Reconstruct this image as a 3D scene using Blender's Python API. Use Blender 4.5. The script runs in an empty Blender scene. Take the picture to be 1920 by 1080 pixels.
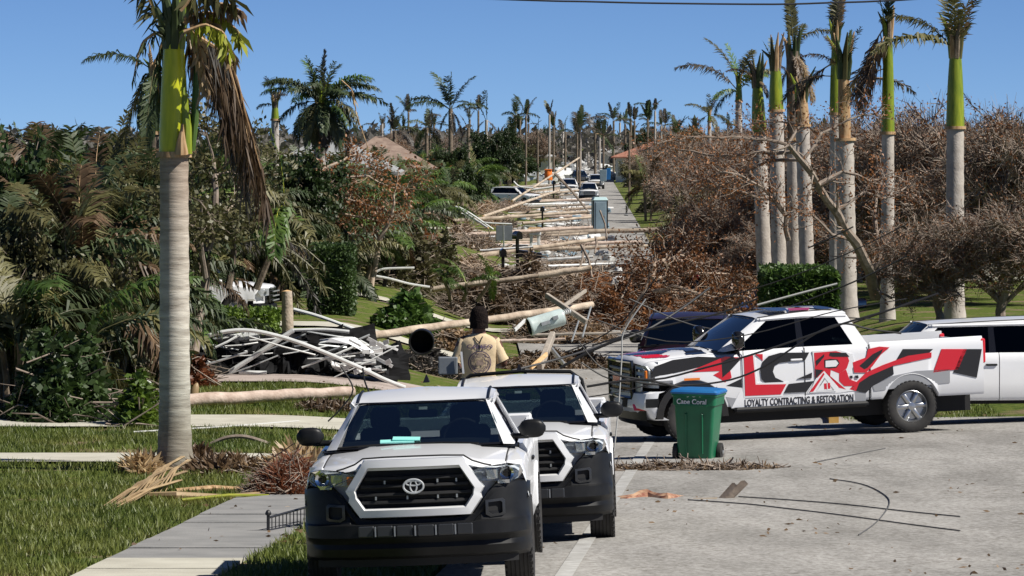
import bpy, math, random
import numpy as np
from mathutils import Vector, Matrix, Euler
random.seed(7); np.random.seed(7)
sc = bpy.context.scene
COL = sc.collection
R = math.radians

# ------------------------------------------------------------------ camera, sky, sun, exposure
F = 8400.0                      # focal length in pixels of the 1920 wide photograph
CZ = 6.5                        # camera height above the plain
PITCH = math.atan((540 - 250) / F)
cam_d = bpy.data.cameras.new('camera')
cam = bpy.data.objects.new('camera', cam_d); COL.objects.link(cam)
cam.location = (0, 0, CZ); cam.rotation_euler = (math.pi / 2 - PITCH, 0, 0)
cam_d.sensor_width = 36; cam_d.lens = F * 36 / 1920; cam_d.clip_start = 1; cam_d.clip_end = 9000
sc.camera = cam
SUN_AZ, SUN_EL = R(72), R(47)   # azimuth from straight behind the camera towards the right
world = bpy.data.worlds.new('World'); sc.world = world; world.use_nodes = True
nt = world.node_tree; nt.nodes.clear()
wo = nt.nodes.new('ShaderNodeOutputWorld'); bg = nt.nodes.new('ShaderNodeBackground'); sky = nt.nodes.new('ShaderNodeTexSky')
sky.sky_type = 'NISHITA'; sky.sun_disc = False; sky.sun_elevation = SUN_EL
sky.altitude = 0; sky.air_density = 0.27; sky.dust_density = 0.0; sky.ozone_density = 8.6
to_sun = Vector((math.sin(SUN_AZ) * math.cos(SUN_EL), -math.cos(SUN_AZ) * math.cos(SUN_EL), math.sin(SUN_EL)))
sky.sun_rotation = math.atan2(to_sun.x, to_sun.y)
bg.inputs['Strength'].default_value = 0.079
nt.links.new(sky.outputs[0], bg.inputs[0]); nt.links.new(bg.outputs[0], wo.inputs[0])
sl = bpy.data.lights.new('sun', 'SUN'); sl.energy = 5.0; sl.angle = R(0.5); sl.color = (1.0, 0.95, 0.87)
so = bpy.data.objects.new('sun', sl); COL.objects.link(so); so.rotation_euler = to_sun.to_track_quat('Z', 'Y').to_euler()
sc.view_settings.view_transform = 'Standard'; sc.view_settings.look = 'None'
sc.view_settings.exposure = 0.3; sc.view_settings.gamma = 1.0; sc.view_settings.use_curve_mapping = False
sc.cycles.max_bounces = 6; sc.cycles.transparent_max_bounces = 12

# ------------------------------------------------------------------ helpers
def ray(px, py):
    u = (px - 960) / F; v = (540 - py) / F
    c, s = math.cos(PITCH), math.sin(PITCH)
    return Vector((u, c + v * s, -s + v * c))
def P(px, py, Y):
    """place in the world seen at a pixel of the photograph, Y metres down the street"""
    d = ray(px, py); return Vector((0, 0, CZ)) + d * (Y / d.y)
def X(px, Y): return (px - 960) / F * Y
def _tab(pts):
    ys = np.arange(-60, 3200, 1.0)
    v = np.interp(ys, [p[0] for p in pts], [p[1] for p in pts])
    k = np.ones(9) / 9
    vp = np.pad(v, 4, mode='edge'); v2 = np.convolve(vp, k, mode='valid')
    return ys, v2
_hr = _tab([(-60, 0.886), (95, 5.69), (115, 6.15), (150, 6.45), (200, 6.5), (3200, 6.5)])
_hl = _tab([(-60, 0.886), (60, 4.606), (75, 4.85), (95, 5.05), (120, 5.12), (200, 5.4), (350, 6.0), (600, 6.3), (3200, 6.4)])
_le = _tab([(-60, -6.2), (38, -0.84), (70, 0.9), (90, 0.9), (110, 0.4), (150, 0.01), (3200, 49.0)])
_re = _tab([(-60, 34), (70, 34), (77, 5.9), (110, 5.75), (150, 6.31), (3200, 55.3)])
def hr(Y): return np.interp(Y, *_hr)
def hl(Y): return np.interp(Y, *_hl)
def LE(Y): return np.interp(Y, *_le)
def RE(Y): return np.interp(Y, *_re)
def ground(x, y):
    x = np.asarray(x, float); y = np.asarray(y, float)
    d = np.maximum(LE(y) - x, x - RE(y))
    w = np.clip((d - 0.4) / 5.0, 0, 1); w = w * w * (3 - 2 * w)
    z = CZ - (hr(y) * (1 - w) + hl(y) * w)
    near = np.clip((75 - y) / 15, 0, 1)
    z = z + np.clip((x - 2.8) * .033, 0, .4) * np.clip((y - 58) / 8, 0, 1) * np.clip((92 - y) / 8, 0, 1)
    z = z - 0.042 * np.clip(LE(y) + 1.2 - x, 0, 2.6) * near
    return z
def gz(x, y): return float(ground(x, y))
def G(px, py):
    """where the line of sight through a pixel meets the ground"""
    d = ray(px, py); o = Vector((0, 0, CZ)); lo, hi = 25.0, 25.0
    while hi < 3000:
        p = o + d * hi
        if p.z < gz(p.x, p.y): break
        lo = hi; hi += 2.0
    for _ in range(25):
        m = (lo + hi) / 2; p = o + d * m
        if p.z < gz(p.x, p.y): hi = m
        else: lo = m
    return o + d * hi

class MB:
    """collects faces and links them as ONE mesh object"""
    def __init__(s): s.v = []; s.f = []; s.m = []; s.sm = []
    def add(s, vs, fs, mi=0, smooth=False):
        n = len(s.v); s.v.extend([tuple(v) for v in vs])
        for f in fs: s.f.append(tuple(i + n for i in f)); s.m.append(mi); s.sm.append(smooth)
    def box(s, c, size, mi=0, rot=None, taper=1.0, bev=0.0):
        x, y, z = size[0] / 2, size[1] / 2, size[2] / 2
        if bev > 0:
            b = min(bev, x * .9, y * .9, z * .9); vs = []; fs = []
            ring = [(x - b, -y), (x, -y + b), (x, y - b), (x - b, y), (-x + b, y), (-x, y - b), (-x, -y + b), (-x + b, -y)]
            lv = [(-z, 1 - b / max(x, y)), (-z + b, 1.0), (z - b, 1.0), (z, 1 - b / max(x, y))]
            for zz, k in lv:
                t = taper if zz > 0 else 1
                for (a, q) in ring:
                    if k < 1: a2 = math.copysign(max(abs(a) - b * .7, 0), a); q2 = math.copysign(max(abs(q) - b * .7, 0), q)
                    else: a2, q2 = a, q
                    vs.append(Vector((a2 * t, q2 * t, zz)))
            for i in range(3):
                for j in range(8): k = (j + 1) % 8; fs.append((i * 8 + j, i * 8 + k, i * 8 + 8 + k, i * 8 + 8 + j))
            fs.append(tuple(range(7, -1, -1))); fs.append(tuple(range(24, 32)))
        else:
            vs = [Vector((sx * x * (taper if sz > 0 else 1), sy * y * (taper if sz > 0 else 1), sz * z)) for sz in (-1, 1) for sy in (-1, 1) for sx in (-1, 1)]
            fs = [(0, 2, 3, 1), (4, 5, 7, 6), (0, 1, 5, 4), (2, 6, 7, 3), (0, 4, 6, 2), (1, 3, 7, 5)]
        m = rot.to_matrix() if isinstance(rot, Euler) else (rot or Matrix.Identity(3))
        s.add([m @ v + Vector(c) for v in vs], fs, mi)
    def tube(s, pts, r, n=8, mi=0, cap=True, smooth=True):
        pts = [Vector(p) for p in pts]; m = len(pts)
        rs = r if isinstance(r, (list, tuple)) else [r] * m
        vs = []; up = None
        for i, p in enumerate(pts):
            t = (pts[min(i + 1, m - 1)] - pts[max(i - 1, 0)])
            t = t.normalized() if t.length > 1e-9 else Vector((0, 0, 1))
            if up is None:
                up = Vector((0, 0, 1)) if abs(t.z) < .9 else Vector((0, 1, 0))
            a = t.cross(up)
            if a.length < 1e-6: a = t.cross(Vector((1, 0, .3)))
            a.normalize(); b = a.cross(t).normalized(); up = b
            for k in range(n):
                q = 2 * math.pi * k / n; vs.append(p + (a * math.cos(q) + b * math.sin(q)) * rs[i])
        fs = [(i * n + k, i * n + (k + 1) % n, (i + 1) * n + (k + 1) % n, (i + 1) * n + k) for i in range(m - 1) for k in range(n)]
        s.add(vs, fs, mi, smooth)
        if cap:
            s.add(vs[:n], [tuple(range(n - 1, -1, -1))], mi); s.add(vs[-n:], [tuple(range(n))], mi)
    def lathe(s, prof, n=20, mi=0, axis='Z', c=(0, 0, 0), smooth=True):
        vs = []
        for (r, h) in prof:
            for k in range(n):
                q = 2 * math.pi * k / n; a, b = r * math.cos(q), r * math.sin(q)
                v = (a, b, h) if axis == 'Z' else ((h, a, b) if axis == 'X' else (a, h, b))
                vs.append((v[0] + c[0], v[1] + c[1], v[2] + c[2]))
        m = len(prof)
        fs = [(i * n + k, i * n + (k + 1) % n, (i + 1) * n + (k + 1) % n, (i + 1) * n + k) for i in range(m - 1) for k in range(n)]
        s.add(vs, fs, mi, smooth)
    def loft(s, secs, mi=0, closed=False, smooth=True, cap=False):
        n = len(secs[0]); vs = [v for sec in secs for v in sec]; fs = []
        for i in range(len(secs) - 1):
            for k in range(n if closed else n - 1):
                k2 = (k + 1) % n; fs.append((i * n + k, i * n + k2, (i + 1) * n + k2, (i + 1) * n + k))
        s.add(vs, fs, mi, smooth)
        if cap:
            s.add(secs[0], [tuple(range(n - 1, -1, -1))], mi); s.add(secs[-1], [tuple(range(n))], mi)
    def prism(s, poly, fn, t, mi=0):
        """polygon of (a,b) pairs -> solid; fn(a,b,depth) gives the place"""
        n = len(poly); vs = [fn(a, b, 0) for a, b in poly] + [fn(a, b, t) for a, b in poly]
        fs = [tuple(range(n)), tuple(range(2 * n - 1, n - 1, -1))] + [(i, (i + 1) % n, n + (i + 1) % n, n + i) for i in range(n)]
        s.add(vs, fs, mi)
    def build(s, name, mats, parent=None, sharp=40, loc=None):
        me = bpy.data.meshes.new(name); me.from_pydata(s.v, [], s.f)
        mats = mats if isinstance(mats, (list, tuple)) else [mats]
        for m in mats: me.materials.append(m)
        me.polygons.foreach_set('material_index', s.m); me.polygons.foreach_set('use_smooth', s.sm)
        me.update()
        if any(s.sm):
            try: me.set_sharp_from_angle(angle=R(sharp))
            except Exception: pass
        return link(name, me, parent, loc)
def link(name, me, parent=None, loc=None, rot=None, scale=None):
    o = bpy.data.objects.new(name, me); COL.objects.link(o)
    if parent is not None: o.parent = parent
    if loc is not None: o.location = loc
    if rot is not None: o.rotation_euler = rot
    if scale is not None: o.scale = scale if hasattr(scale, '__len__') else (scale,) * 3
    return o
def tag(o, label=None, cat=None, group=None, kind=None):
    if label: o['label'] = label
    if cat: o['category'] = cat
    if group: o['group'] = group
    if kind: o['kind'] = kind
    return o
def empty(name, loc=(0, 0, 0), rot=(0, 0, 0), label=None, cat=None, group=None):
    o = bpy.data.objects.new(name, None); COL.objects.link(o); o.location = loc; o.rotation_euler = rot
    o.empty_display_size = .2
    return tag(o, label, cat, group)
def copy_tree(o, parent=None):
    c = o.copy(); COL.objects.link(c); c.parent = parent
    for ch in list(o.children): copy_tree(ch, c)
    return c
def npmesh(name, V, Fq, mats, midx=None, smooth=False):
    V = np.asarray(V, np.float32); Fq = np.asarray(Fq, np.int32); k = Fq.shape[1]
    me = bpy.data.meshes.new(name)
    me.vertices.add(len(V)); me.vertices.foreach_set('co', V.ravel())
    me.loops.add(Fq.size); me.loops.foreach_set('vertex_index', Fq.ravel())
    me.polygons.add(len(Fq)); me.polygons.foreach_set('loop_start', np.arange(0, Fq.size, k, dtype=np.int32))
    me.polygons.foreach_set('loop_total', np.full(len(Fq), k, np.int32))
    for m in (mats if isinstance(mats, (list, tuple)) else [mats]): me.materials.append(m)
    if midx is not None: me.polygons.foreach_set('material_index', np.asarray(midx, np.int32))
    if smooth: me.polygons.foreach_set('use_smooth', np.ones(len(Fq), bool))
    me.update(calc_edges=True); me.validate()
    return me

# ------------------------------------------------------------------ materials
MATS = {}
def mat(name, col, rough=.6, metal=0., col2=None, scale=4., contrast=(.35, .65), bump=0., bscale=None, coat=0., detail=5., rnd=0., transl=0., stretch=None, spec=None, emis=None):
    if name in MATS: return MATS[name]
    m = bpy.data.materials.new(name); m.use_nodes = True; n = m.node_tree; N = n.nodes; L = n.links
    b = N['Principled BSDF']; b.inputs['Roughness'].default_value = rough; b.inputs['Metallic'].default_value = metal
    b.inputs['Base Color'].default_value = (*col, 1)
    if spec is not None: b.inputs['Specular IOR Level'].default_value = spec
    if coat: b.inputs['Coat Weight'].default_value = coat; b.inputs['Coat Roughness'].default_value = .05
    out = None
    if col2 is not None or bump or rnd:
        tc = N.new('ShaderNodeTexCoord'); mp = N.new('ShaderNodeMapping'); L.new(tc.outputs['Object'], mp.inputs[0])
        if stretch: mp.inputs['Scale'].default_value = stretch
        if col2 is not None:
            nz = N.new('ShaderNodeTexNoise'); nz.inputs['Scale'].default_value = scale; nz.inputs['Detail'].default_value = detail; nz.inputs['Roughness'].default_value = .6
            L.new(mp.outputs[0], nz.inputs['Vector'])
            cr = N.new('ShaderNodeValToRGB'); cr.color_ramp.elements[0].position = contrast[0]; cr.color_ramp.elements[1].position = contrast[1]
            cr.color_ramp.elements[0].color = (*col, 1); cr.color_ramp.elements[1].color = (*col2, 1)
            L.new(nz.outputs[0], cr.inputs[0]); out = cr.outputs[0]
        if rnd:
            oi = N.new('ShaderNodeObjectInfo'); hs = N.new('ShaderNodeHueSaturation')
            mr = N.new('ShaderNodeMapRange'); mr.inputs[3].default_value = 1 - rnd; mr.inputs[4].default_value = 1 + rnd
            L.new(oi.outputs['Random'], mr.inputs[0]); L.new(mr.outputs[0], hs.inputs['Value'])
            if out is not None: L.new(out, hs.inputs['Color'])
            else: hs.inputs['Color'].default_value = (*col, 1)
            out = hs.outputs[0]
        if out is not None: L.new(out, b.inputs['Base Color'])
        if bump:
            n2 = N.new('ShaderNodeTexNoise'); n2.inputs['Scale'].default_value = bscale or scale * 4; n2.inputs['Detail'].default_value = 6
            L.new(mp.outputs[0], n2.inputs['Vector']); bp = N.new('ShaderNodeBump'); bp.inputs['Strength'].default_value = bump; bp.inputs['Distance'].default_value = .02
            L.new(n2.outputs[0], bp.inputs['Height']); L.new(bp.outputs[0], b.inputs['Normal'])
    if transl:
        tr = N.new('ShaderNodeBsdfTranslucent'); mx = N.new('ShaderNodeMixShader'); mx.inputs[0].default_value = transl
        if out is not None: L.new(out, tr.inputs[0])
        else: tr.inputs[0].default_value = (*col, 1)
        L.new(b.outputs[0], mx.inputs[1]); L.new(tr.outputs[0], mx.inputs[2]); L.new(mx.outputs[0], N['Material Output'].inputs[0])
    MATS[name] = m; return m
def glassmat(name, tint=(.25, .3, .3), refl=1.0, rough=.02):
    m = bpy.data.materials.new(name); m.use_nodes = True; N = m.node_tree.nodes; L = m.node_tree.links; N.remove(N['Principled BSDF'])
    t = N.new('ShaderNodeBsdfTransparent'); t.inputs[0].default_value = (*tint, 1)
    g = N.new('ShaderNodeBsdfGlossy'); g.inputs['Roughness'].default_value = rough
    fr = N.new('ShaderNodeFresnel'); fr.inputs[0].default_value = 1.5; mx = N.new('ShaderNodeMixShader')
    ml = N.new('ShaderNodeMath'); ml.operation = 'MULTIPLY'; ml.inputs[1].default_value = refl
    L.new(fr.outputs[0], ml.inputs[0]); L.new(ml.outputs[0], mx.inputs[0]); L.new(t.outputs[0], mx.inputs[1]); L.new(g.outputs[0], mx.inputs[2])
    L.new(mx.outputs[0], N['Material Output'].inputs[0]); return m

M = dict(
 white=mat('white_paint', (.84, .85, .86), .3, coat=.5, col2=(.79, .8, .81), scale=2, contrast=(.3, .8)),
 black=mat('black_plastic', (.006, .0065, .0075), .45, col2=(.012, .0125, .0135), scale=6, spec=.28),
 gloss=mat('gloss_black', (.01, .01, .012), .12, coat=.5),
 tyre=mat('tyre_rubber', (.016, .016, .017), .8, col2=(.032, .03, .028), scale=7),
 dark=mat('dark_interior', (.012, .012, .013), .8),
 rim=mat('alloy_rim', (.5, .51, .52), .3, .9),
 steel=mat('steel_rim', (.42, .43, .44), .4, .7),
 chrome=mat('chrome', (.7, .71, .72), .12, 1),
 amber=mat('amber_lens', (.8, .22, .03), .2),
 teal=mat('teal_paper', (.28, .72, .66), .8),
 galv=mat('galvanised', (.38, .4, .4), .45, .6, col2=(.5, .52, .52), scale=8),
 whitepipe=mat('white_pipe', (.74, .76, .75), .4, col2=(.6, .62, .6), scale=3),
 whitejunk=mat('white_scrap', (.72, .73, .73), .5, col2=(.5, .5, .48), scale=5, rnd=.15),
 wood=mat('weathered_pole', (.22, .165, .12), .9, col2=(.55, .46, .36), scale=2.2, detail=8, contrast=(.3, .68), bump=.9, bscale=18, rnd=.25),
 pinkwood=mat('peeled_log', (.4, .3, .24), .85, col2=(.62, .5, .42), scale=5, bump=.5, bscale=20),
 splinter=mat('split_wood', (.62, .36, .15), .8, col2=(.8, .58, .32), scale=20),
 plank=mat('grey_plank', (.3, .26, .22), .85, col2=(.42, .37, .31), scale=8, bump=.3),
 cable=mat('cable_black', (.02, .02, .022), .5),
 greycable=mat('cable_grey', (.1, .1, .1), .7),
 palecable=mat('cable_pale', (.5, .5, .48), .5),
 green=mat('cart_green', (.006, .12, .055), .38, col2=(.008, .145, .065), scale=4),
 blue=mat('lid_blue', (.01, .12, .36), .45, col2=(.018, .155, .4), scale=3),
 red=mat('wrap_red', (.62, .012, .03), .25, coat=.5),
 wblack=mat('wrap_black', (.012, .012, .015), .25, coat=.5),
 wwhite=mat('wrap_white', (.8, .81, .83), .25, coat=.5),
 wgrey=mat('wrap_grey', (.32, .33, .35), .3, coat=.4),
 emb=mat('emblem_silver', (.62, .64, .66), .3, .25),
 maroon=mat('maroon_paint', (.02, .005, .01), .3, coat=.35),
 navy=mat('navy_paint', (.02, .035, .07), .2, coat=.8),
 shirt=mat('cream_cotton', (.66, .52, .33), .9, col2=(.58, .45, .28), scale=9, bump=.25, bscale=22),
 print=mat('shirt_print', (.12, .085, .14), .9),
 skin=mat('brown_skin', (.12, .055, .032), .55),
 hair=mat('black_hair', (.008, .006, .006), .95, col2=(.02, .014, .012), scale=30, bump=.8, bscale=60, spec=.1),
 cloth=mat('dark_trousers', (.03, .035, .05), .9),
 signback=mat('grey_panel', (.16, .18, .2), .5, col2=(.2, .22, .24), scale=3),
 orange=mat('orange_plastic', (.85, .2, .02), .5),
 bluegrey=mat('bluegrey_panel', (.17, .24, .29), .5, col2=(.22, .3, .35), scale=3),
 paleblue=mat('paleblue_roof', (.45, .62, .64), .5),
 transf=mat('transformer_paint', (.56, .68, .67), .4, col2=(.45, .52, .5), scale=6),
 screen=mat('torn_screen', (.003, .003, .0035), .85, col2=(.012, .0125, .014), scale=3, spec=.2),
 gtrunk=mat('royal_trunk', (.34, .3, .265), .85, col2=(.56, .51, .46), scale=3.5, stretch=(1, 1, .9), contrast=(.3, .72), bump=.5, bscale=18),
 btrunk=mat('rough_trunk', (.12, .09, .065), .9, col2=(.24, .19, .14), scale=6, bump=.6),
 shaft=mat('crownshaft', (.10, .17, .012), .4, col2=(.33, .37, .022), scale=2.6, stretch=(2.5, 2.5, .5), contrast=(.3, .72), bump=.2, bscale=12),
 shaftb=mat('crownshaft_bright', (.3, .38, .012), .38, col2=(.62, .62, .02), scale=2.2, stretch=(2.5, 2.5, .4), contrast=(.32, .6), bump=.2, bscale=10),
 shaft2=mat('crownshaft_olive', (.1, .15, .012), .4, col2=(.3, .36, .03), scale=2.2, stretch=(2, 2, .5)),
 sheath=mat('dry_sheath', (.3, .17, .075), .8, col2=(.52, .36, .2), scale=5, stretch=(3, 3, .6)),
 bark=mat('grey_bark', (.17, .13, .1), .9, col2=(.33, .27, .22), scale=4, bump=.4),
 palebark=mat('pale_bark', (.3, .22, .16), .85, col2=(.5, .4, .31), scale=4, bump=.3),
)
def leafmat(name, a, b, rnd=.3, rough=.5, transl=.22, sc_=1.3):
    return mat(name, a, rough, col2=b, scale=sc_, contrast=(.3, .7), rnd=rnd, transl=transl, detail=3)
M.update(
 f_green=leafmat('frond_green', (.045, .1, .018), (.12, .19, .035)),
 f_dark=leafmat('frond_dark', (.03, .055, .02), (.085, .11, .045)),
 f_olive=leafmat('frond_olive', (.075, .075, .03), (.18, .165, .06)),
 f_brown=leafmat('frond_brown', (.07, .042, .022), (.17, .11, .06)),
 f_tan=leafmat('frond_tan', (.3, .2, .1), (.52, .39, .22)),
 f_yellow=leafmat('frond_yellow', (.2, .24, .02), (.42, .42, .05)),
 f_grey=leafmat('frond_greybrown', (.06, .055, .05), (.12, .11, .095)),
 l_green=leafmat('leaf_green', (.035, .085, .014), (.1, .17, .03), sc_=.9),
 l_dark=leafmat('leaf_dark', (.02, .042, .012), (.05, .085, .02), sc_=.9),
 l_olive=leafmat('leaf_olive', (.06, .07, .025), (.14, .12, .05), sc_=.9),
 l_brown=leafmat('leaf_brown', (.13, .05, .018), (.32, .135, .045), sc_=.9),
 l_rust=leafmat('leaf_rust', (.14, .045, .018), (.3, .11, .05), sc_=1.5),
 l_hedge=leafmat('hedge_leaf', (.06, .12, .012), (.17, .25, .03), sc_=1.5),
 grass=leafmat('grass_blade', (.075, .115, .018), (.2, .22, .05), rnd=0, sc_=.8),
 litter=leafmat('litter', (.13, .075, .035), (.3, .2, .11), sc_=1.5),
)
GLASS = glassmat('windscreen_glass', (.36, .43, .43), .35)
DARKG = glassmat('dark_windscreen', (.05, .055, .06), .22)
TINT = glassmat('tinted_glass', (.05, .06, .065), .7)
LENS = glassmat('lamp_lens', (.85, .88, .9), 1.2)

def banded_trunk():
    m = bpy.data.materials.new('ringed_palm_bark'); m.use_nodes = True; n = m.node_tree; N = n.nodes; L = n.links; b = N['Principled BSDF']; b.inputs['Roughness'].default_value = .85; b.inputs['Specular IOR Level'].default_value = .2
    tc = N.new('ShaderNodeTexCoord'); mp = N.new('ShaderNodeMapping'); mp.inputs['Scale'].default_value = (1.2, 1.2, 9); L.new(tc.outputs['Object'], mp.inputs[0])
    a = N.new('ShaderNodeTexNoise'); a.inputs['Scale'].default_value = 1.6; a.inputs['Detail'].default_value = 8; a.inputs['Roughness'].default_value = .65; L.new(mp.outputs[0], a.inputs['Vector'])
    big = N.new('ShaderNodeTexNoise'); big.inputs['Scale'].default_value = 2.2; big.inputs['Detail'].default_value = 4; L.new(tc.outputs['Object'], big.inputs['Vector'])
    sp = N.new('ShaderNodeSeparateXYZ'); L.new(tc.outputs['Object'], sp.inputs[0])
    gr = N.new('ShaderNodeValToRGB'); e = gr.color_ramp.elements; e[0].position = 0; e[0].color = (.26, .22, .18, 1); e[1].position = 1; e[1].color = (.36, .29, .23, 1)
    for p, c in ((.12, (.33, .31, .25, 1)), (.3, (.5, .49, .42, 1)), (.55, (.62, .58, .5, 1)), (.8, (.48, .42, .35, 1))): q = e.new(p); q.color = c
    mr = N.new('ShaderNodeMapRange'); mr.inputs[2].default_value = 4.4; ad = N.new('ShaderNodeMath'); ad.operation = 'MULTIPLY_ADD'; ad.inputs[1].default_value = 1.2; L.new(big.outputs[0], ad.inputs[0]); L.new(sp.outputs[2], ad.inputs[2]); L.new(ad.outputs[0], mr.inputs[0]); mr.inputs[1].default_value = .5; mr.inputs[2].default_value = 5.0
    L.new(mr.outputs[0], gr.inputs[0])
    cr = N.new('ShaderNodeValToRGB'); cr.color_ramp.elements[0].position = .3; cr.color_ramp.elements[1].position = .62; cr.color_ramp.elements[0].color = (.55, .52, .5, 1); cr.color_ramp.elements[1].color = (1.05, 1.05, 1.05, 1); L.new(a.outputs[0], cr.inputs[0])
    mx = N.new('ShaderNodeMix'); mx.data_type = 'RGBA'; mx.blend_type = 'MULTIPLY'; mx.inputs[0].default_value = 1; L.new(gr.outputs[0], mx.inputs[6]); L.new(cr.outputs[0], mx.inputs[7]); L.new(mx.outputs[2], b.inputs['Base Color'])
    bp = N.new('ShaderNodeBump'); bp.inputs['Strength'].default_value = .6; bp.inputs['Distance'].default_value = .03; L.new(a.outputs[0], bp.inputs['Height']); L.new(bp.outputs[0], b.inputs['Normal']); return m
M['ltrunk'] = banded_trunk()
for k_, c_ in (('shaft', (.1, .06, .025)), ('shaftb', (.2, .12, .03)), ('shaft2', (.09, .06, .025))):
    for nd in M[k_].node_tree.nodes:
        if nd.type == 'VALTORGB': q = nd.color_ramp.elements.new(nd.color_ramp.elements[0].position - .05); q.color = (*c_, 1)
for nd in M['grass'].node_tree.nodes:
    if nd.type == 'VALTORGB':
        q = nd.color_ramp.elements.new(.74); q.color = (.3, .25, .1, 1)

# ------------------------------------------------------------------ ground and pavements
def grid_sheet(name, xs_fn, ys, m, dz=0., label=None):
    V = []; nx = None
    for y in ys:
        xs = xs_fn(y); nx = len(xs); z = ground(xs, np.full(nx, y)) + dz
        V.append(np.stack([xs, np.full(nx, y), z], 1))
    V = np.concatenate(V); ny = len(ys)
    i = np.arange(ny - 1)[:, None] * nx + np.arange(nx - 1)[None, :]; i = i.ravel()
    Fq = np.stack([i, i + 1, i + nx + 1, i + nx], 1)
    me = npmesh(name, V, Fq, m, smooth=True); o = link(name, me); tag(o, label, None, None, 'structure'); return o
def lin(a, b, n): return np.linspace(a, b, n)

def ground_mat():
    m = bpy.data.materials.new('turf_and_soil'); m.use_nodes = True; n = m.node_tree; N = n.nodes; L = n.links; b = N['Principled BSDF']
    b.inputs['Roughness'].default_value = .95; b.inputs['Specular IOR Level'].default_value = .1
    tc = N.new('ShaderNodeTexCoord')
    def noise(s, d=6):
        q = N.new('ShaderNodeTexNoise'); q.inputs['Scale'].default_value = s; q.inputs['Detail'].default_value = d; L.new(tc.outputs['Object'], q.inputs['Vector']); return q
    a = noise(.35); c = noise(9); r1 = N.new('ShaderNodeValToRGB'); r2 = N.new('ShaderNodeValToRGB'); mx = N.new('ShaderNodeMix'); mx.data_type = 'RGBA'
    r1.color_ramp.elements[0].position = .35; r1.color_ramp.elements[1].position = .65
    r1.color_ramp.elements[0].color = (.06, .1, .018, 1); r1.color_ramp.elements[1].color = (.15, .18, .04, 1)
    r2.color_ramp.elements[0].color = (.16, .11, .07, 1); r2.color_ramp.elements[1].color = (.3, .23, .15, 1)
    g = noise(.8); rg = N.new('ShaderNodeValToRGB'); rg.color_ramp.elements[0].position = .52; rg.color_ramp.elements[1].position = .66
    L.new(c.outputs[0], r1.inputs[0]); L.new(c.outputs[0], r2.inputs[0]); L.new(g.outputs[0], rg.inputs[0])
    L.new(rg.outputs[0], mx.inputs[0]); L.new(r1.outputs[0], mx.inputs[6]); L.new(r2.outputs[0], mx.inputs[7]); L.new(mx.outputs[2], b.inputs['Base Color'])
    bp = N.new('ShaderNodeBump'); bp.inputs['Strength'].default_value = .8; bp.inputs['Distance'].default_value = .05; L.new(noise(40).outputs[0], bp.inputs['Height']); L.new(bp.outputs[0], b.inputs['Normal'])
    return m
def road_mat():
    m = bpy.data.materials.new('bleached_asphalt'); m.use_nodes = True; n = m.node_tree; N = n.nodes; L = n.links; b = N['Principled BSDF']
    b.inputs['Roughness'].default_value = .9; b.inputs['Specular IOR Level'].default_value = .2
    tc = N.new('ShaderNodeTexCoord')
    def noise(s, d=6, st=None, rough=.6):
        q = N.new('ShaderNodeTexNoise'); q.inputs['Scale'].default_value = s; q.inputs['Detail'].default_value = d; q.inputs['Roughness'].default_value = rough
        if st:
            mp = N.new('ShaderNodeMapping'); mp.inputs['Scale'].default_value = st; L.new(tc.outputs['Object'], mp.inputs[0]); L.new(mp.outputs[0], q.inputs['Vector'])
        else: L.new(tc.outputs['Object'], q.inputs['Vector'])
        return q
    base = N.new('ShaderNodeValToRGB'); base.color_ramp.elements[0].position = .36; base.color_ramp.elements[1].position = .62
    base.color_ramp.elements[0].color = (.265, .258, .242, 1); base.color_ramp.elements[1].color = (.39, .38, .36, 1)
    L.new(noise(.7, 8, (1.4, .35, 1)).outputs[0], base.inputs[0])
    sp = N.new('ShaderNodeValToRGB'); sp.color_ramp.elements[0].position = .33; sp.color_ramp.elements[1].position = .62
    sp.color_ramp.elements[0].color = (.62, .6, .58, 1); sp.color_ramp.elements[1].color = (1.12, 1.12, 1.12, 1)
    L.new(noise(16, 4, (1, .45, 1), .75).outputs[0], sp.inputs[0])
    mu = N.new('ShaderNodeMix'); mu.data_type = 'RGBA'; mu.blend_type = 'MULTIPLY'; mu.inputs[0].default_value = 1
    L.new(base.outputs[0], mu.inputs[6]); L.new(sp.outputs[0], mu.inputs[7])
    # cracks
    vo = N.new('ShaderNodeTexVoronoi'); vo.feature = 'DISTANCE_TO_EDGE'; vo.inputs['Scale'].default_value = .33
    wn = noise(1.2, 5); va = N.new('ShaderNodeVectorMath'); va.operation = 'ADD'; vs = N.new('ShaderNodeVectorMath'); vs.operation = 'SCALE'; vs.inputs[3].default_value = 1.3
    L.new(wn.outputs[1], vs.inputs[0]); L.new(tc.outputs['Object'], va.inputs[0]); L.new(vs.outputs[0], va.inputs[1]); L.new(va.outputs[0], vo.inputs['Vector'])
    cr = N.new('ShaderNodeValToRGB'); cr.color_ramp.elements[0].position = .0; cr.color_ramp.elements[1].position = .009
    cr.color_ramp.elements[0].color = (.62, .6, .57, 1); cr.color_ramp.elements[1].color = (1, 1, 1, 1); L.new(vo.outputs[0], cr.inputs[0])
    m2 = N.new('ShaderNodeMix'); m2.data_type = 'RGBA'; m2.blend_type = 'MULTIPLY'; m2.inputs[0].default_value = .75
    L.new(mu.outputs[2], m2.inputs[6]); L.new(cr.outputs[0], m2.inputs[7]); L.new(m2.outputs[2], b.inputs['Base Color'])
    bp = N.new('ShaderNodeBump'); bp.inputs['Strength'].default_value = .35; bp.inputs['Distance'].default_value = .01; L.new(noise(60).outputs[0], bp.inputs['Height']); L.new(bp.outputs[0], b.inputs['Normal'])
    return m
GM = ground_mat(); RM = road_mat()
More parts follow.
